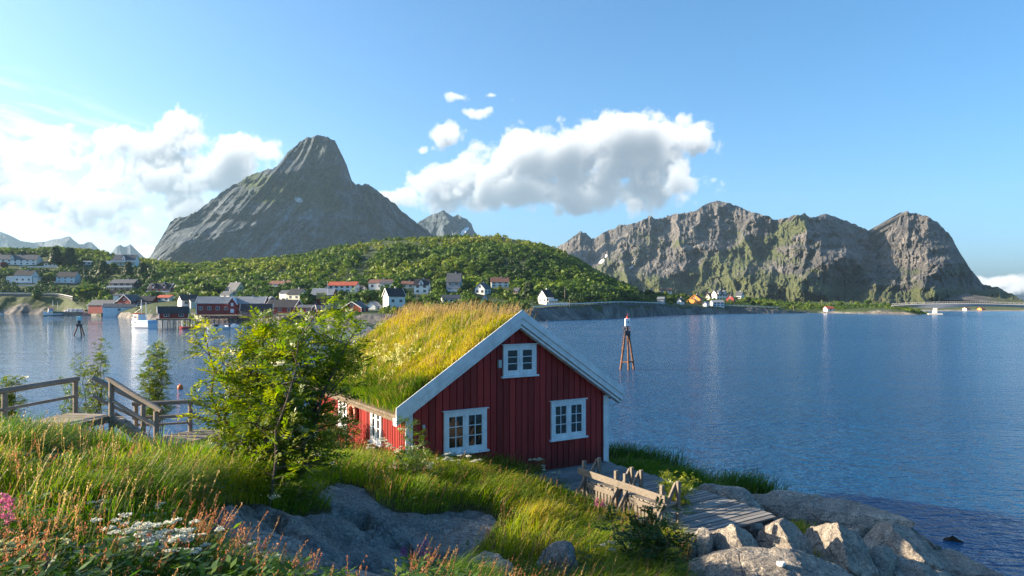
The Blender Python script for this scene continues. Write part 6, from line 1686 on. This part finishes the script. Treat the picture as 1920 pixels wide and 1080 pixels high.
def fishing_boat(label, px, wl, L, rot, hull_m, stern_m, lower_m, mirror=1):
    Y = EYE * F_PX / (wl - HY); X = (px - CX) / F_PX * Y
    e = empty('fishing_boat', (X, Y, 0), R(rot)); tag(e, label, 'boat', 'fishing boats'); k = L / 10.0
    hull_mesh('hull', L, 3.6 * k, 2.5 * k, 1.25 * k).build('hull', hull_m, e)
    hull_mesh('boot_top', L * 1.004, 3.62 * k, .42 * k, .30 * k, bow_rake=.78).build('boot_top', lower_m, e)
    # raised shelter deck aft
    b = MB(); b.prism([(-.3 * k, -1.72 * k), (4.95 * k, -1.62 * k), (4.95 * k, 1.62 * k), (-.3 * k, 1.72 * k)], 'z', .5 * k, 2.35 * k); b.build('shelter_deck', stern_m, e, .03)
    b = MB(); b.prism([(-2.6 * k, 1.9 * k), (.1 * k, 1.9 * k), (.1 * k, 3.9 * k), (-2.2 * k, 3.9 * k)], 'y', -1.25 * k, 1.25 * k); wh = b.build('wheelhouse', hull_m, e, .03)
    for i in range(3):
        MB().box(-2.0 * k + i * .68 * k, -1.28 * k, 3.0 * k, -1.5 * k + i * .68 * k, -1.255 * k, 3.55 * k).build('window', M_pane, wh)
    MB().box(-.55 * k, -1.285 * k, 2.1 * k, -.05 * k, -1.26 * k, 3.5 * k).build('door', WALLS['wood'], wh)
    MB().box(-2.5 * k, -1.4 * k, 3.92 * k, .3 * k, 1.4 * k, 4.08 * k).build('wheelhouse_roof', hull_m, e, .02)
    b = MB()
    for i in range(6): b.tube([(-2.2 * k + i * .42 * k, -1.1 * k + (i % 2) * .5, 4.1 * k), (-2.2 * k + i * .42 * k, -1.1 * k + (i % 2) * .5, 4.55 * k)], .17 * k, 8)
    b.box(-2.3 * k, -.4 * k, 4.1 * k, .2 * k, .9 * k, 4.4 * k); b.build('buoys_and_gear', M_buff, e)
    b = MB(); b.tube([(-.2 * k, 0, 4.0 * k), (-.2 * k, 0, 8.6 * k)], .09 * k, 6); b.tube([(-.2 * k, 0, 6.0 * k), (-3.6 * k, 0, 4.4 * k)], .045 * k, 5); b.tube([(-.2 * k, -.7 * k, 7.2 * k), (-.2 * k, .7 * k, 7.2 * k)], .05 * k, 5)
    b.box(-.5 * k, -.25 * k, 6.2 * k, .1 * k, .25 * k, 6.6 * k); b.build('mast', M_hullw, e)
    b = MB(); b.tube([(2.0 * k, 0, 2.3 * k), (2.0 * k, 0, 7.8 * k)], .08 * k, 6); b.tube([(2.0 * k, 0, 3.0 * k), (4.4 * k, 0, 5.6 * k)], .05 * k, 5); b.build('rear_mast', M_hullw, e)
    b = MB()
    for x in (-4.2, -3.4, -2.6): b.tube([(x * k, -1.0 * k * (1 + x / 9), 2.1 * k), (x * k, -1.0 * k * (1 + x / 9), 2.9 * k)], .03 * k, 4)
    b.tube([(-4.6 * k, -.2 * k, 3.1 * k), (-3.4 * k, -.65 * k, 2.95 * k), (-2.6 * k, -.75 * k, 2.9 * k)], .03 * k, 4); b.build('rail', M_hullw, e)
    return e
fishing_boat('white fishing boat with orange gear on its roof and a pale blue stern', 266, 614.5, 9.9, -26, M_hullw, M_hullb, M_hullw)
fishing_boat('small fishing boat with white wheelhouse and dark green hull by the sacks', 100, 592.0, 10.5, 38, M_hullw, M_hullg, M_hullg)
def motorboat(label, px, wl, L, rot, col, cover):
    Y = EYE * F_PX / (wl - HY); X = (px - CX) / F_PX * Y
    e = empty('motorboat', (X, Y, 0), R(rot)); tag(e, label, 'boat', 'small boats moored at the pier'); k = L / 6
    hull_mesh('hull', L, 2.1 * k, .95 * k, .62 * k, .25, .7).build('hull', col, e)
    b = MB(); b.prism([(-1.2 * k, .6 * k), (.2 * k, .6 * k), (.1 * k, 1.25 * k), (-.5 * k, 1.3 * k)], 'y', -.75 * k, .75 * k); b.build('windscreen' if cover is M_pane else 'cover', cover, e)
    MB().box(2.75 * k, -.22 * k, .1 * k, 3.2 * k, .22 * k, 1.15 * k).build('outboard_motor', M_black, e)
    b = MB()
    for y in (-.35, .35): b.box(.5 * k, y * k - .25 * k, .55 * k, 1.1 * k, y * k + .25 * k, .98 * k)
    b.build('seats', M_hullw, e)
motorboat('open white motorboat with dark canopy at the left of the moored boats', 373, 611.5, 6.2, 4, M_hullw, M_black)
motorboat('white speedboat with a pointed bow, nearest of the moored boats', 408, 617, 6.4, 14, M_hullw, M_pane)
motorboat('grey-white motorboat moored at the right, partly behind the treetop', 440, 615.5, 6.0, 4, M_hullw, M_hullw)
Y = EYE * F_PX / (615.5 - HY)
e = empty('rowing_boat', ((350 - CX) / F_PX * Y, Y, 0), R(3)); tag(e, 'low red rowing boat lying beside the pile pier', 'boat', 'small boats moored at the pier')
hull_mesh('hull', 4.4, 1.5, .5, .42, .2, .3).build('hull', paint('red_hull', (.45, .03, .03)), e)
b = MB(); b.box(-.3, -.6, .44, -.05, .6, .52); b.box(1.0, -.6, .44, 1.25, .6, .52); b.build('thwarts', M_pier, e)
X, Y, Z = unpix(0, 588.5, 455)
e = empty('rowing_boat', (X, Y, 0), 0); tag(e, 'small white boat just inside the left edge of the picture', 'boat'); hull_mesh('hull', 4.4, 1.6, .9, .6, .2).build('hull', M_hullw, e)
b = MB(); b.box(-.3, -.6, .62, .5, .6, .9); b.build('thwarts', M_pier, e)
# car on the quay
X, Y, Z = unpix(167, 582.5, 398)
e = empty('parked_car', (X, Y, 2.35), R(6)); tag(e, 'dark parked car beside the boat shed on the quay', 'car')
b = MB(); b.prism([(-2.1, .35), (2.1, .35), (2.15, .75), (1.9, .95), (1.1, 1.0), (.6, 1.45), (-1.0, 1.48), (-1.9, 1.0), (-2.15, .8)], 'y', -.85, .85); cb = b.build('body', M_black, e, .05)
b = MB(); b.prism([(.95, 1.02), (.55, 1.38), (-.95, 1.40), (-1.6, 1.02)], 'y', -.865, .865); b.build('side_windows', M_pane, e)
for x in (-1.3, 1.3):
    for y in (-.8, .8): MB().tube([(x, y - .1, .33), (x, y + .1, .33)], .33, 14).build('wheel', M_dark, e)

# ---------------------------------------------------------------- beacons and buoy
M_rust = plain('brown_weathered_pole', (.17, .085, .05), .8, vary=.35, scale=2.5, bump=.3); M_redcap = plain('signal_red', (.5, .04, .03), .5); M_cyan = plain('pale_turquoise_panel', (.35, .62, .62), .5)
Yb = EYE * F_PX / (692.5 - HY); Xb = (1176 - CX) / F_PX * Yb; k = Yb / F_PX
e = empty('light_beacon', (Xb, Yb, 0)); tag(e, 'brown tripod light beacon with a white lantern house and red cap in open water', 'beacon')
zt = EYE - (628 - HY) * k
feet = [(-13 * k, -.15), (0.5 * k, -.75), (13.5 * k, .25)]; tops = [(-4.2 * k, .0), (.3 * k, -.18), (3.6 * k, .1)]
for f_, t_ in zip(feet, tops):
    ex = [f_[0] * 1.25 - t_[0] * .25, f_[1] * 1.25 - t_[1] * .25]
    MB().tube([(ex[0], ex[1], -1.1), (t_[0], t_[1], zt)], .135, 10, .105).build('leg', M_rust, e)
def lerp3(a, b_, s, z): return (a[0] + (b_[0] - a[0]) * s, a[1] + (b_[1] - a[1]) * s, z)
for s in (.22,):
    P3 = [lerp3(f_, t_, s, s * zt) for f_, t_ in zip(feet, tops)]
    for i in range(3): MB().tube([P3[i], P3[(i + 1) % 3]], .07, 8).build('crossbar', M_rust, e)
MB().box(-5.2 * k, -.34, zt - .02, 5.2 * k, .34, zt + .48).build('platform', M_dark, e, .02)
b = MB()
for x in (-.3, .3):
    for y in (-.3, .3): b.tube([(x, y, zt + .48), (x, y, zt + .95)], .022, 5)
for q in range(2): b.box(-.32, -.32, zt + .7 + .22 * q, .32, -.30, zt + .73 + .22 * q); b.box(-.32, .30, zt + .7 + .22 * q, .32, .32, zt + .73 + .22 * q)
b.build('railing', M_rust, e)
MB().box(-.10, -.10, zt + .49, .10, .10, zt + .98).build('pedestal', M_rust, e)
MB().box(.02 - .27, -.25, zt + .98, .02 + .27, .25, zt + 1.86).build('lantern_house', M_hullw, e, .03)
MB().box(.02, -.265, zt + 1.35, .14, -.251, zt + 1.55).build('number_plate', M_dark, e)
MB().tube([(.02, 0, zt + 1.86), (.02, 0, zt + 2.06)], .15, 10, .12).build('lantern', M_redcap, e); MB().tube([(.02, 0, zt + 2.06), (.02, 0, zt + 2.5)], .035, 6, .012).build('finial', M_redcap, e)
b = MB()
for x in (-.52, -.30): b.tube([(x - .18, -.35, 2.0), (x, -.36, zt + 1.0)], .022, 5)
for i in range(9): b.tube([(-.66 + .018 * i, -.35, 2.2 + .28 * i), (-.46 + .018 * i, -.35, 2.2 + .28 * i)], .016, 4)
b.build('ladder', M_rust, e)
Yb = EYE * F_PX / (629 - HY); Xb = (148.5 - CX) / F_PX * Yb; k = Yb / F_PX
e = empty('light_beacon', (Xb, Yb, 0)); tag(e, 'short dark channel beacon with a pale turquoise panel on the left of the bay', 'beacon')
zt = EYE - (612 - HY) * k
for f_, t_ in (((-8.5 * k, -.2), (-2.2 * k, 0)), ((5.0 * k, -.3), (1.8 * k, 0)), ((6.6 * k, .5), (2.5 * k, .2))):
    MB().tube([(f_[0] * 1.4, f_[1], -1.0), (t_[0], t_[1], zt + .3)], .17, 8, .13).build('leg', M_rust, e)
MB().box(-4.4 * k, -.4, zt, 4.2 * k, .4, zt + .55).build('platform', M_dark, e, .03); MB().box(-1.6 * k, -.2, zt + .55, 1.6 * k, .2, zt + 1.35).build('pedestal', M_dark, e)
MB().box(-3.2 * k, -.3, zt + 1.35, 3.6 * k, .3, zt + 2.35).build('light_panel', M_cyan, e, .05)
Yb = EYE * F_PX / (729 - HY); Xb = (338 - CX) / F_PX * Yb
e = empty('mooring_buoy', (Xb, Yb, 0)); tag(e, 'round orange mooring buoy floating behind the small rowans', 'buoy')
bm = bmesh.new(); bmesh.ops.create_uvsphere(bm, u_segments=20, v_segments=14, radius=.24)
for v in bm.verts: v.co.z = v.co.z * 1.05 + .12
me = bpy.data.meshes.new('float'); bm.to_mesh(me); bm.free()
for p in me.polygons: p.use_smooth = True
M_or = plain('orange_float', (.75, .16, .03), .45, vary=.05); link_mesh('float', me, M_or, e); MB().tube([(0, 0, .35), (0, 0, .46)], .06, 8, .045).build('eye', M_or, e)

# ---------------------------------------------------------------- bridge, roads, poles
def bridge():
    A = np.array([(1672 - CX) / F_PX * 452, 452.0]); B = np.array([(2150 - CX) / F_PX * 400, 400.0]); d_ = B - A; Lb = np.linalg.norm(d_)
    e = empty('road_bridge', (A[0], A[1], 0), math.atan2(d_[1], d_[0])); tag(e, 'long low concrete road bridge leading off to the right', 'bridge')
    xs = np.linspace(0, Lb, 60)
    def px_of(x): p = A + d_ * x / Lb; return CX + F_PX * p[0] / p[1], p[1]
    top, dep = [], []
    for x in xs:
        px, Y = px_of(x); py = np.interp(px, [1672, 1700, 1755, 1800, 1860, 1920, 2000, 2150], [572.2, 570.8, 568.8, 568.3, 569.2, 571.0, 573.5, 578])
        top.append(EYE - (py - HY) / F_PX * Y); dep.append(np.interp(px, [1672, 1700, 1740, 1755, 1775, 1830, 1900, 2000], [1.0, 1.5, 3.0, 3.3, 3.0, 1.9, 1.7, 2.6]))
    top, dep = np.array(top), np.array(dep)
    V = []; 
    for x, z, q in zip(xs, top, dep): V += [(x, -3.6, z), (x, 3.6, z), (x, 3.6, z - .4), (x, 2.0, z - q), (x, -2.0, z - q), (x, -3.6, z - .4)]
    F = [(i*6+j, i*6+(j+1) % 6, (i+1)*6+(j+1) % 6, (i+1)*6+j) for i in range(len(xs)-1) for j in range(6)]
    M_br = plain('bridge_concrete', (.34, .36, .38), .85, vary=.1, scale=.3)
    MB().add(V, F).build('girder', M_br, e)
    for s in (-1, 1):
        b = MB(); b.tube([(x, s * 3.5, z + 1.05) for x, z in zip(xs, top)], .06, 4, cap=False); b.tube([(x, s * 3.5, z + .6) for x, z in zip(xs, top)], .04, 4, cap=False)
        for x in np.arange(1, Lb, 2.5): z = np.interp(x, xs, top); b.bar((x, s * 3.5, z), (x, s * 3.5, z + 1.05), .08)
        b.build('railing', M_conc, e)
    xp = xs[np.argmin([abs(px_of(x)[0] - 1755) for x in xs])]; zp = np.interp(xp, xs, top) - 3.0
    M_pc = plain('white_concrete', (.58, .58, .56), .8, vary=.1, scale=.4)
    MB().box(xp - 1.2, -2.2, -1.5, xp + 1.2, 2.2, zp).build('pier', M_pc, e, .05); MB().box(xp - 4.0, -3.6, -1.5, xp + 4.0, 3.6, .85).build('pier_base', M_conc, e, .05)
    for px in (1757, 1806, 1854, 1902):
        x = xs[np.argmin([abs(px_of(q)[0] - px) for q in xs])]; z = np.interp(x, xs, top)
        MB().tube([(x, -3.3, z), (x, -3.3, z + 3.6), (x, -2.6, z + 3.9)], .07, 5).build('lamp_post', M_dark, e)
bridge()

def ribbon(name, pxs, Yoff0, Yoff1, dz, mat):
    V = []
    for px in pxs:
        Yk = np.interp(px, _lp, _lY[:, 1]); z = max(float(land_z(px, Yk + Yoff0)), float(land_z(px, Yk + Yoff1)), float(land_z(px, Yk + .5 * (Yoff0 + Yoff1)))) + dz
        for yo in (Yoff0, Yoff1):
            Y = Yk + yo; V.append(((px - CX) / F_PX * Y, Y, z))
    V = np.array(V); z = V[:, 2]; zs = np.convolve(np.pad(z[::2], 4, mode='edge'), np.ones(9) / 9, 'valid'); V[::2, 2] = zs; V[1::2, 2] = zs
    n = len(pxs); F = np.array([(2*i, 2*i+2, 2*i+3, 2*i+1) for i in range(n - 1)])
    # shoulders down to the ground so that the road has a body
    lo = V.copy(); lo[:, 2] -= 3.0; lo[::2, 1] -= .6; m = len(V)
    F2 = np.array([(2*i, m+2*i, m+2*i+2, 2*i+2) for i in range(n - 1)])
    tag(link_mesh(name, np_mesh(name, np.concatenate([V, lo]), np.concatenate([F, F2])), mat), kind='structure')
    return V
M_asph = plain('asphalt', (.085, .085, .088), .9, vary=.15, scale=.4)
def guard_rail(V, label, h=.75):
    e = empty('guard_rail', V[0]); tag(e, label, 'guard rail', 'guard rails along the shore roads'); o_ = V[0]
    P = [tuple(np.array(v) - o_ + np.array([0, -.1, h])) for v in V[::2]]
    b = MB()
    for p, q in zip(P[:-1], P[1:]): b.bar(p, q, .06, .36)
    b.build('rail', M_fence, e)
    b = MB()
    for p in P[::2]: b.box(p[0] - .06, p[1] + .04, p[2] - h - .4, p[0] + .06, p[1] + .16, p[2])
    b.build('posts', M_conc, e)
Vr = ribbon('road', np.arange(1000, 1246, 4.0), 1.5, 7.5, .12, M_asph); guard_rail(Vr, 'long pale guard rail along the shore road on the right under the hill')
Vr = ribbon('road', np.arange(-60, 138, 4.0), 1.5, 8, .12, M_asph); guard_rail(Vr, 'guard rail of the shore road on the far left')
Vr = ribbon('road', np.arange(1345, 1462, 4.0), 2.5, 8, .12, M_asph); guard_rail(Vr, 'guard rail at the road below the right-hand hamlet')
def garden_fence(label, px0, px1, py, h=1.0):
    e = None; n = max(3, int((px1 - px0) / 4)); pts = []
    for i in range(n):
        px = px0 + (px1 - px0) * i / (n - 1); X, Y, Z = land_hit(px, py); pts.append((X, Y, EYE - (py - HY) / F_PX * Y))
    e = empty('garden_fence', pts[0]); tag(e, label, 'fence', 'white garden fences'); o_ = np.array(pts[0]); Yf = pts[0][1]
    b = MB()
    for p, q in zip(pts[:-1], pts[1:]):
        a = np.array((p[0], Yf, pts[0][2])) - o_; c = np.array((q[0], Yf, pts[0][2])) - o_
        b.bar(tuple(a + (0, 0, h * .6)), tuple(c + (0, 0, h * .6)), .06, h * .8)
        b.box(a[0] - .07, a[1] + .04, -1.5, a[0] + .07, a[1] + .16, h * 1.1)
    b.build('boards', M_fence, e)
garden_fence('white garden fence below the large white house with side wings', 12, 79, 536.5, .8)
garden_fence('short white fence right of the large white house with side wings', 80, 97, 539.5, 1.4)
garden_fence('white wall-like fence below the long white house at the top', 36, 118, 501.5, .9)
garden_fence('white fence below the house by itself under the right end of the hill', 1026, 1066, 572.5, 1.2)
for (px, top, base, cr) in ((157, 497, 531, 1), (69, 471, 498, 0), (73, 502, 532, 0), (209, 503, 512, 1), (333, 550, 566, 1), (481, 534, 556, 1), (498, 519, 533, 1), (583, 513, 536, 1), (647, 553, 566, 1), (736, 517, 530, 1), (766, 548, 568, 0), (782, 548, 571, 0), (814, 504, 521, 1), (885, 524, 536, 1), (1059, 538, 570, 1), (1068, 562, 577, 0), (1126, 534, 549, 1), (1171, 542, 556, 1), (1207, 558, 573, 0), (472, 471, 486, 0), (1307, 543, 553, 1), (1541, 561, 578, 1), (1650, 555, 569, 1), (1654.5, 555, 569, 1), (1488, 571, 583, 1), (706, 506, 520, 1), (1324, 544, 552, 1)):
    X, Y, Z = land_hit(px, base); hh = (base - top) / F_PX * Y
    e = empty('utility_pole', (X, Y, Z)); tag(e, 'thin wooden utility pole standing among the far houses and trees', 'pole', 'utility poles of the village')
    MB().tube([(0, 0, -1), (0, 0, hh)], .16, 6, .11).build('pole', M_pier, e)
    if cr: MB().box(-1.0, -.06, hh - .5, 1.0, .06, hh - .36).build('crossarm', M_pier, e)
X, Y, Z = land_hit(614, 575, 240, 420); e = empty('flagpole', (X, Y, Z)); tag(e, 'tall white flagpole in front of the red and ochre house', 'flagpole'); MB().tube([(0, 0, -1), (0, 0, 47 / F_PX * Y)], .10, 6, .06).build('pole', M_hullw, e); MB().tube([(0, 0, 47 / F_PX * Y), (0, 0, 47 / F_PX * Y + .2)], .12, 8, .1).build('finial', M_hullw, e)
# ---------------------------------------------------------------- trees of the village and the wooded hill
M_crown = foliage_mat('crown_leaves', .30, .6, spec=.2)
def crown_quads(n, rx, rz, q, rs, cone=False):
    """leaf clumps through an uneven crown: several lobes, thinner towards the outside"""
    if cone:
        s = rs.random(n) ** .8; a = rs.uniform(0, 6.283, n); r = rx * (1 - s) * rs.uniform(.55, 1.1, n) * (.75 + .25 * np.sin(s * 34)) + .1
        C = np.stack([np.cos(a) * r, np.sin(a) * r, s * rz * 2], -1); Nn = unit(np.stack([np.cos(a), np.sin(a), np.full(n, .35)], -1) + rs.normal(0, .3, (n, 3)))
    else:
        nl = 7; lc = unit(rs.normal(0, 1, (nl, 3)) + np.array([0, 0, .25])) * np.array([rx, rx, rz]) * .50; lr = rs.uniform(.42, .62, nl)
        i = rs.integers(0, nl, n); dv = unit(rs.normal(0, 1, (n, 3)) + np.array([0, 0, .35])); rad = rs.uniform(.55, 1.08, n) ** .6
        C = lc[i] + dv * (lr[i] * rad)[:, None] * np.array([rx, rx, rz]) + np.array([0, 0, rz * .9]); Nn = unit(dv + rs.normal(0, .42, (n, 3)))
    T1 = unit(np.cross(Nn, rs.normal(0, 1, (n, 3)))); T2 = np.cross(Nn, T1); s = q * rs.uniform(.6, 1.25, n)
    return C, T1 * s[:, None], T2 * (s * .72)[:, None]
TREE_COLS = {'lit': [(.05, .10, .012), (.11, .17, .016), (.20, .23, .025)], 'mid': [(.028, .065, .010), (.055, .11, .014), (.10, .15, .018)], 'dark': [(.014, .034, .010), (.026, .055, .013), (.045, .08, .016)], 'red': [(.05, .02, .02), (.08, .03, .025)]}
def tree_meshes(kind, col, seed):
    rs = np.random.default_rng(seed); n = 620
    tr = MB(); C, A, B = crown_quads(n, .5 if kind == 'leaf' else .26, .44 if kind == 'leaf' else .47, .075 if kind == 'leaf' else .06, rs, kind == 'cone')
    if kind == 'leaf':
        C[:, 2] += .10; tr.tube([(0, 0, -.15), (.02, .01, .25), (0, 0, .55)], .035, 6, .018)
        for k in range(4):
            a = k * 1.6 + rs.uniform(-.3, .3); tr.tube([(0.01, 0, .22 + .05 * k), (math.cos(a) * .18, math.sin(a) * .18, .45), (math.cos(a) * .3, math.sin(a) * .3, .68)], .016, 5, .006)
    else: tr.tube([(0, 0, -.15), (0, 0, .92)], .028, 6, .004)
    t_ = palette(rs.random(n) * .8 + .2 * (C[:, 0] > 0), TREE_COLS[col]) * rs.uniform(.8, 1.2, (n, 1))
    tm = tr.mesh('trunk'); tm.materials.append(M_bark); cm = quads_mesh('crown', C, A, B, t_, False); cm.materials.append(M_crown)
    return tm, cm
TREES = {(k, c): [tree_meshes(k, c, s) for s in seeds] for k, c, seeds in (('leaf', 'lit', (1, 2)), ('leaf', 'mid', (3, 4, 5)), ('leaf', 'dark', (6, 7)), ('cone', 'dark', (8, 9)), ('leaf', 'red', (10,)))}
tree_spots = []
def tree(px, base, top, kind, col, label, group='trees between the village houses', wide=1.0, Y=None):
    if Y is None: X, Y, Z = land_hit(px, base)
    else: X, Y, Z = unpix(px, base, Y)
    h = (base - top) / F_PX * Y; tm, cm = RV.choice(TREES[(kind, col)])
    e = empty('broadleaf_tree' if kind == 'leaf' else 'spruce_tree', (X, Y, Z), RV.uniform(0, 6.28)); e.scale = (h * wide, h * wide, h)
    tag(e, label, 'tree', group); link_mesh('trunk', tm, None, e); link_mesh('crown', cm, None, e)
    tree_spots.append((X, Y, h * .35))
tree(166, 563, 531, 'leaf', 'lit', 'broad bright yellow-green tree at the left shore below the pale blue house', wide=1.5)
tree(192, 562, 543, 'leaf', 'lit', 'smaller light green tree right beside the broad bright one on the left shore')
tree(574, 574, 548, 'leaf', 'mid', 'large round green tree left of the red and ochre house', wide=1.35)
tree(694, 570, 538, 'leaf', 'mid', 'large dark round tree left of the tall white house by the shore', wide=1.3)
tree(672, 566, 545, 'leaf', 'mid', 'round tree just left of the large dark one near the white boathouse', wide=1.2)
tree(640, 561, 543, 'leaf', 'lit', 'round light tree below the bright red tiled roof', wide=1.1)
tree(386, 557, 529, 'leaf', 'mid', 'round olive-green tree above the white house with the left gable', wide=1.15)
tree(404, 556, 535, 'leaf', 'dark', 'darker bush-like tree beside the round olive one', wide=1.1)
tree(104, 497, 462, 'cone', 'dark', 'tall dark spruce breaking the left skyline, the left one of two', 'spruces on the left hillside', 1.2)
tree(131, 498, 464, 'cone', 'dark', 'dark spruce on the left skyline, the right one of two', 'spruces on the left hillside', 1.2)
tree(193, 520, 488, 'cone', 'dark', 'dark spruce under the wide white terrace', 'spruces on the left hillside', 1.2)
tree(240, 520, 490, 'cone', 'dark', 'dark brownish spruce in front of the dormer house', 'spruces on the left hillside', 1.1)
tree(267, 524, 492, 'cone', 'dark', 'dark spruce right of the dormer house', 'spruces on the left hillside', 1.2)
tree(288, 528, 506, 'cone', 'dark', 'smaller yellowish spruce above the twin-gabled red house', 'spruces on the left hillside')
tree(8, 505, 489, 'leaf', 'red', 'purple-leaved tree at the left edge below the long white house')
tree(738, 590, 575, 'leaf', 'dark', 'round dark bush in front of the tall white house by the shore', wide=1.3, Y=285)
tree(991, 560, 528, 'cone', 'dark', 'dark pointed tree group at the right foot of the hill', wide=1.5)
tree(966, 566, 548, 'leaf', 'mid', 'low round tree below the small reddish shed', wide=1.2)
tree(825, 545, 522, 'leaf', 'mid', 'tree left of the tall grey house with the steep roof', wide=1.2)
tree(872, 543, 520, 'leaf', 'lit', 'upright light tree right of the tall grey house')
tree(745, 540, 521, 'leaf', 'mid', 'round tree right of the wide brown roof', wide=1.2)
tree(1400, 568, 556, 'leaf', 'dark', 'dark bush at the right end of the hamlet', 'trees of the right-hand hamlet', 1.3)
for px, b_, t_ in ((1220, 556, 541), (1247, 557, 546), (1280, 560, 549), (1215, 548, 538), (1258, 566, 552), (1304, 553, 545), (1352, 570, 560), (1410, 573, 563), (1424, 573, 562), (1436, 576, 565), (1446, 575, 566), (1192, 556, 545), (1575, 575, 563), (1520, 578, 569), (1626, 571, 560), (1606, 573, 565), (1660, 572, 566), (1476, 577, 567)):
    tree(px, b_, t_, 'leaf', RV.choice(('lit', 'mid', 'dark')), 'small rounded tree among the houses and rocks of the right-hand shore', 'trees of the right-hand hamlet', RV.uniform(1.0, 1.3))
for i in range(70):
    px = RV.choice((RV.uniform(60, 330), RV.uniform(330, 620), RV.uniform(600, 1000))); b_ = RV.uniform(533, 571) if px > 330 else RV.uniform(508, 563)
    X, Y, Z = land_hit(px, b_)
    if any(abs(X - h[0]) < h[2] * .9 and -h[2] < Y - h[1] < h[2] or (abs(X / Y - h[0] / h[1]) * Y < h[2] * .8 and 0 < h[1] - Y < 26) for h in house_spots): continue
    tree(px, b_, b_ - RV.uniform(10, 19), 'leaf', RV.choice(('mid', 'mid', 'lit', 'dark')), 'rounded green tree standing between the houses of the far village', wide=RV.uniform(1.0, 1.35))

def woods():
    n = 58000
    px = RN.uniform(-430, 1740, n); KY2 = np.interp(px, _lp, _lY[:, 2]); KY4 = np.interp(px, _lp, _lY[:, 4]); KY1 = np.interp(px, _lp, _lY[:, 1])
    s = RN.random(n); Y = KY1 + 6 + (KY4 + 40 - KY1 - 6) * s ** .9; X = (px - CX) / F_PX * Y; z = land_z(px, Y)
    ok = np.ones(n, bool)
    for (hx, hy, hr) in house_spots:
        d_ = (X - hx) ** 2 + (Y - hy) ** 2; ok &= d_ > (hr + 2.0) ** 2
        ok &= ~((np.abs(X / Y - hx / hy) * hy < hr * .95) & (Y < hy) & (Y > hy - 24))
    up = (Y - KY2) / (KY4 - KY2); clear = fbm(X / 34, Y / 34, None, 4, 801)
    ok &= RN.random(n) < np.where(up < 0, np.where(px < 190, .8 * (Y > KY1 + 12), .30 * (clear > .47)), np.where(up < .25, .8, 1.0))
    bald = smooth(.47, .58, fbm(X / 40 + 3, Y / 40, None, 4, 811)) * smooth(.62, .9, up) * (px > 640)
    ok &= RN.random(n) > bald * .93
    gl = smooth(.56, .63, fbm(X / 26 + 9, Y / 40, None, 4, 815)); ok &= RN.random(n) > gl * .9 * (up > .15)
    ok &= RN.random(n) < np.where(px > 1190, .35, 1.0)
    X, Y, z, px, up = X[ok], Y[ok], z[ok], px[ok], up[ok]; n = len(X)
    sz = (.8 + 2.5 * RN.random(n) ** 2.4) * np.where(up > .75, .68, 1) * np.where(px > 1190, .6, 1) * np.where(up < .1, .75, 1) * np.where(px < 300, .9, 1)
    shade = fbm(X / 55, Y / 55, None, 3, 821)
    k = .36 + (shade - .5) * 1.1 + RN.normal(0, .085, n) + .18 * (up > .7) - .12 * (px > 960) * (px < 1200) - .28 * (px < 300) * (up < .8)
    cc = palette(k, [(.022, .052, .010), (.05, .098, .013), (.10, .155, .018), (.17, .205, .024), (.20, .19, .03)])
    m = 30
    dv = unit(RN.normal(0, 1, (n, m, 3)) + np.array([0, -.25, .55])); r = RN.uniform(.7, 1.08, (n, m))
    lob = 1 + .28 * np.sin(dv[..., 0] * 5 + RN.uniform(0, 6, (n, 1))) * np.cos(dv[..., 1] * 4 + RN.uniform(0, 6, (n, 1)))
    C = np.stack([X, Y, z + sz * .62], -1)[:, None] + dv * (r * lob * sz[:, None])[..., None] * np.array([1, 1, .95])
    Nn = unit(dv + RN.normal(0, .4, (n, m, 3))); T1 = unit(np.cross(Nn, RN.normal(0, 1, (n, m, 3)))); T2 = np.cross(Nn, T1); q = sz[:, None] * RN.uniform(.17, .34, (n, m))
    tint = cc[:, None] * RN.uniform(.72, 1.25, (n, m, 1))
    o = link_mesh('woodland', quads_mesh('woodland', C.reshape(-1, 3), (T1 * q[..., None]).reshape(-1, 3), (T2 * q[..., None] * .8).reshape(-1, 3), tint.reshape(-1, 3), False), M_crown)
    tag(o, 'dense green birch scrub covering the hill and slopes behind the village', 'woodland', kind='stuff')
woods()
# ---------------------------------------------------------------- the air
def make_haze():
    m, t = material('haze_air')
    v = t.n('ShaderNodeVolumePrincipled')
    v.inputs['Color'].default_value = (.48, .76, 1.0, 1)
    v.inputs['Density'].default_value = HAZE_DENSITY
    v.inputs['Anisotropy'].default_value = 0.2
    o_ = t.n('ShaderNodeOutputMaterial'); t.link(v.outputs[0], o_.inputs['Volume'])
    b = MB().box(-5800, -40, -7, 4600, 7000, 1100)
    o = b.build('haze', m); tag(o, kind='stuff')
make_haze()
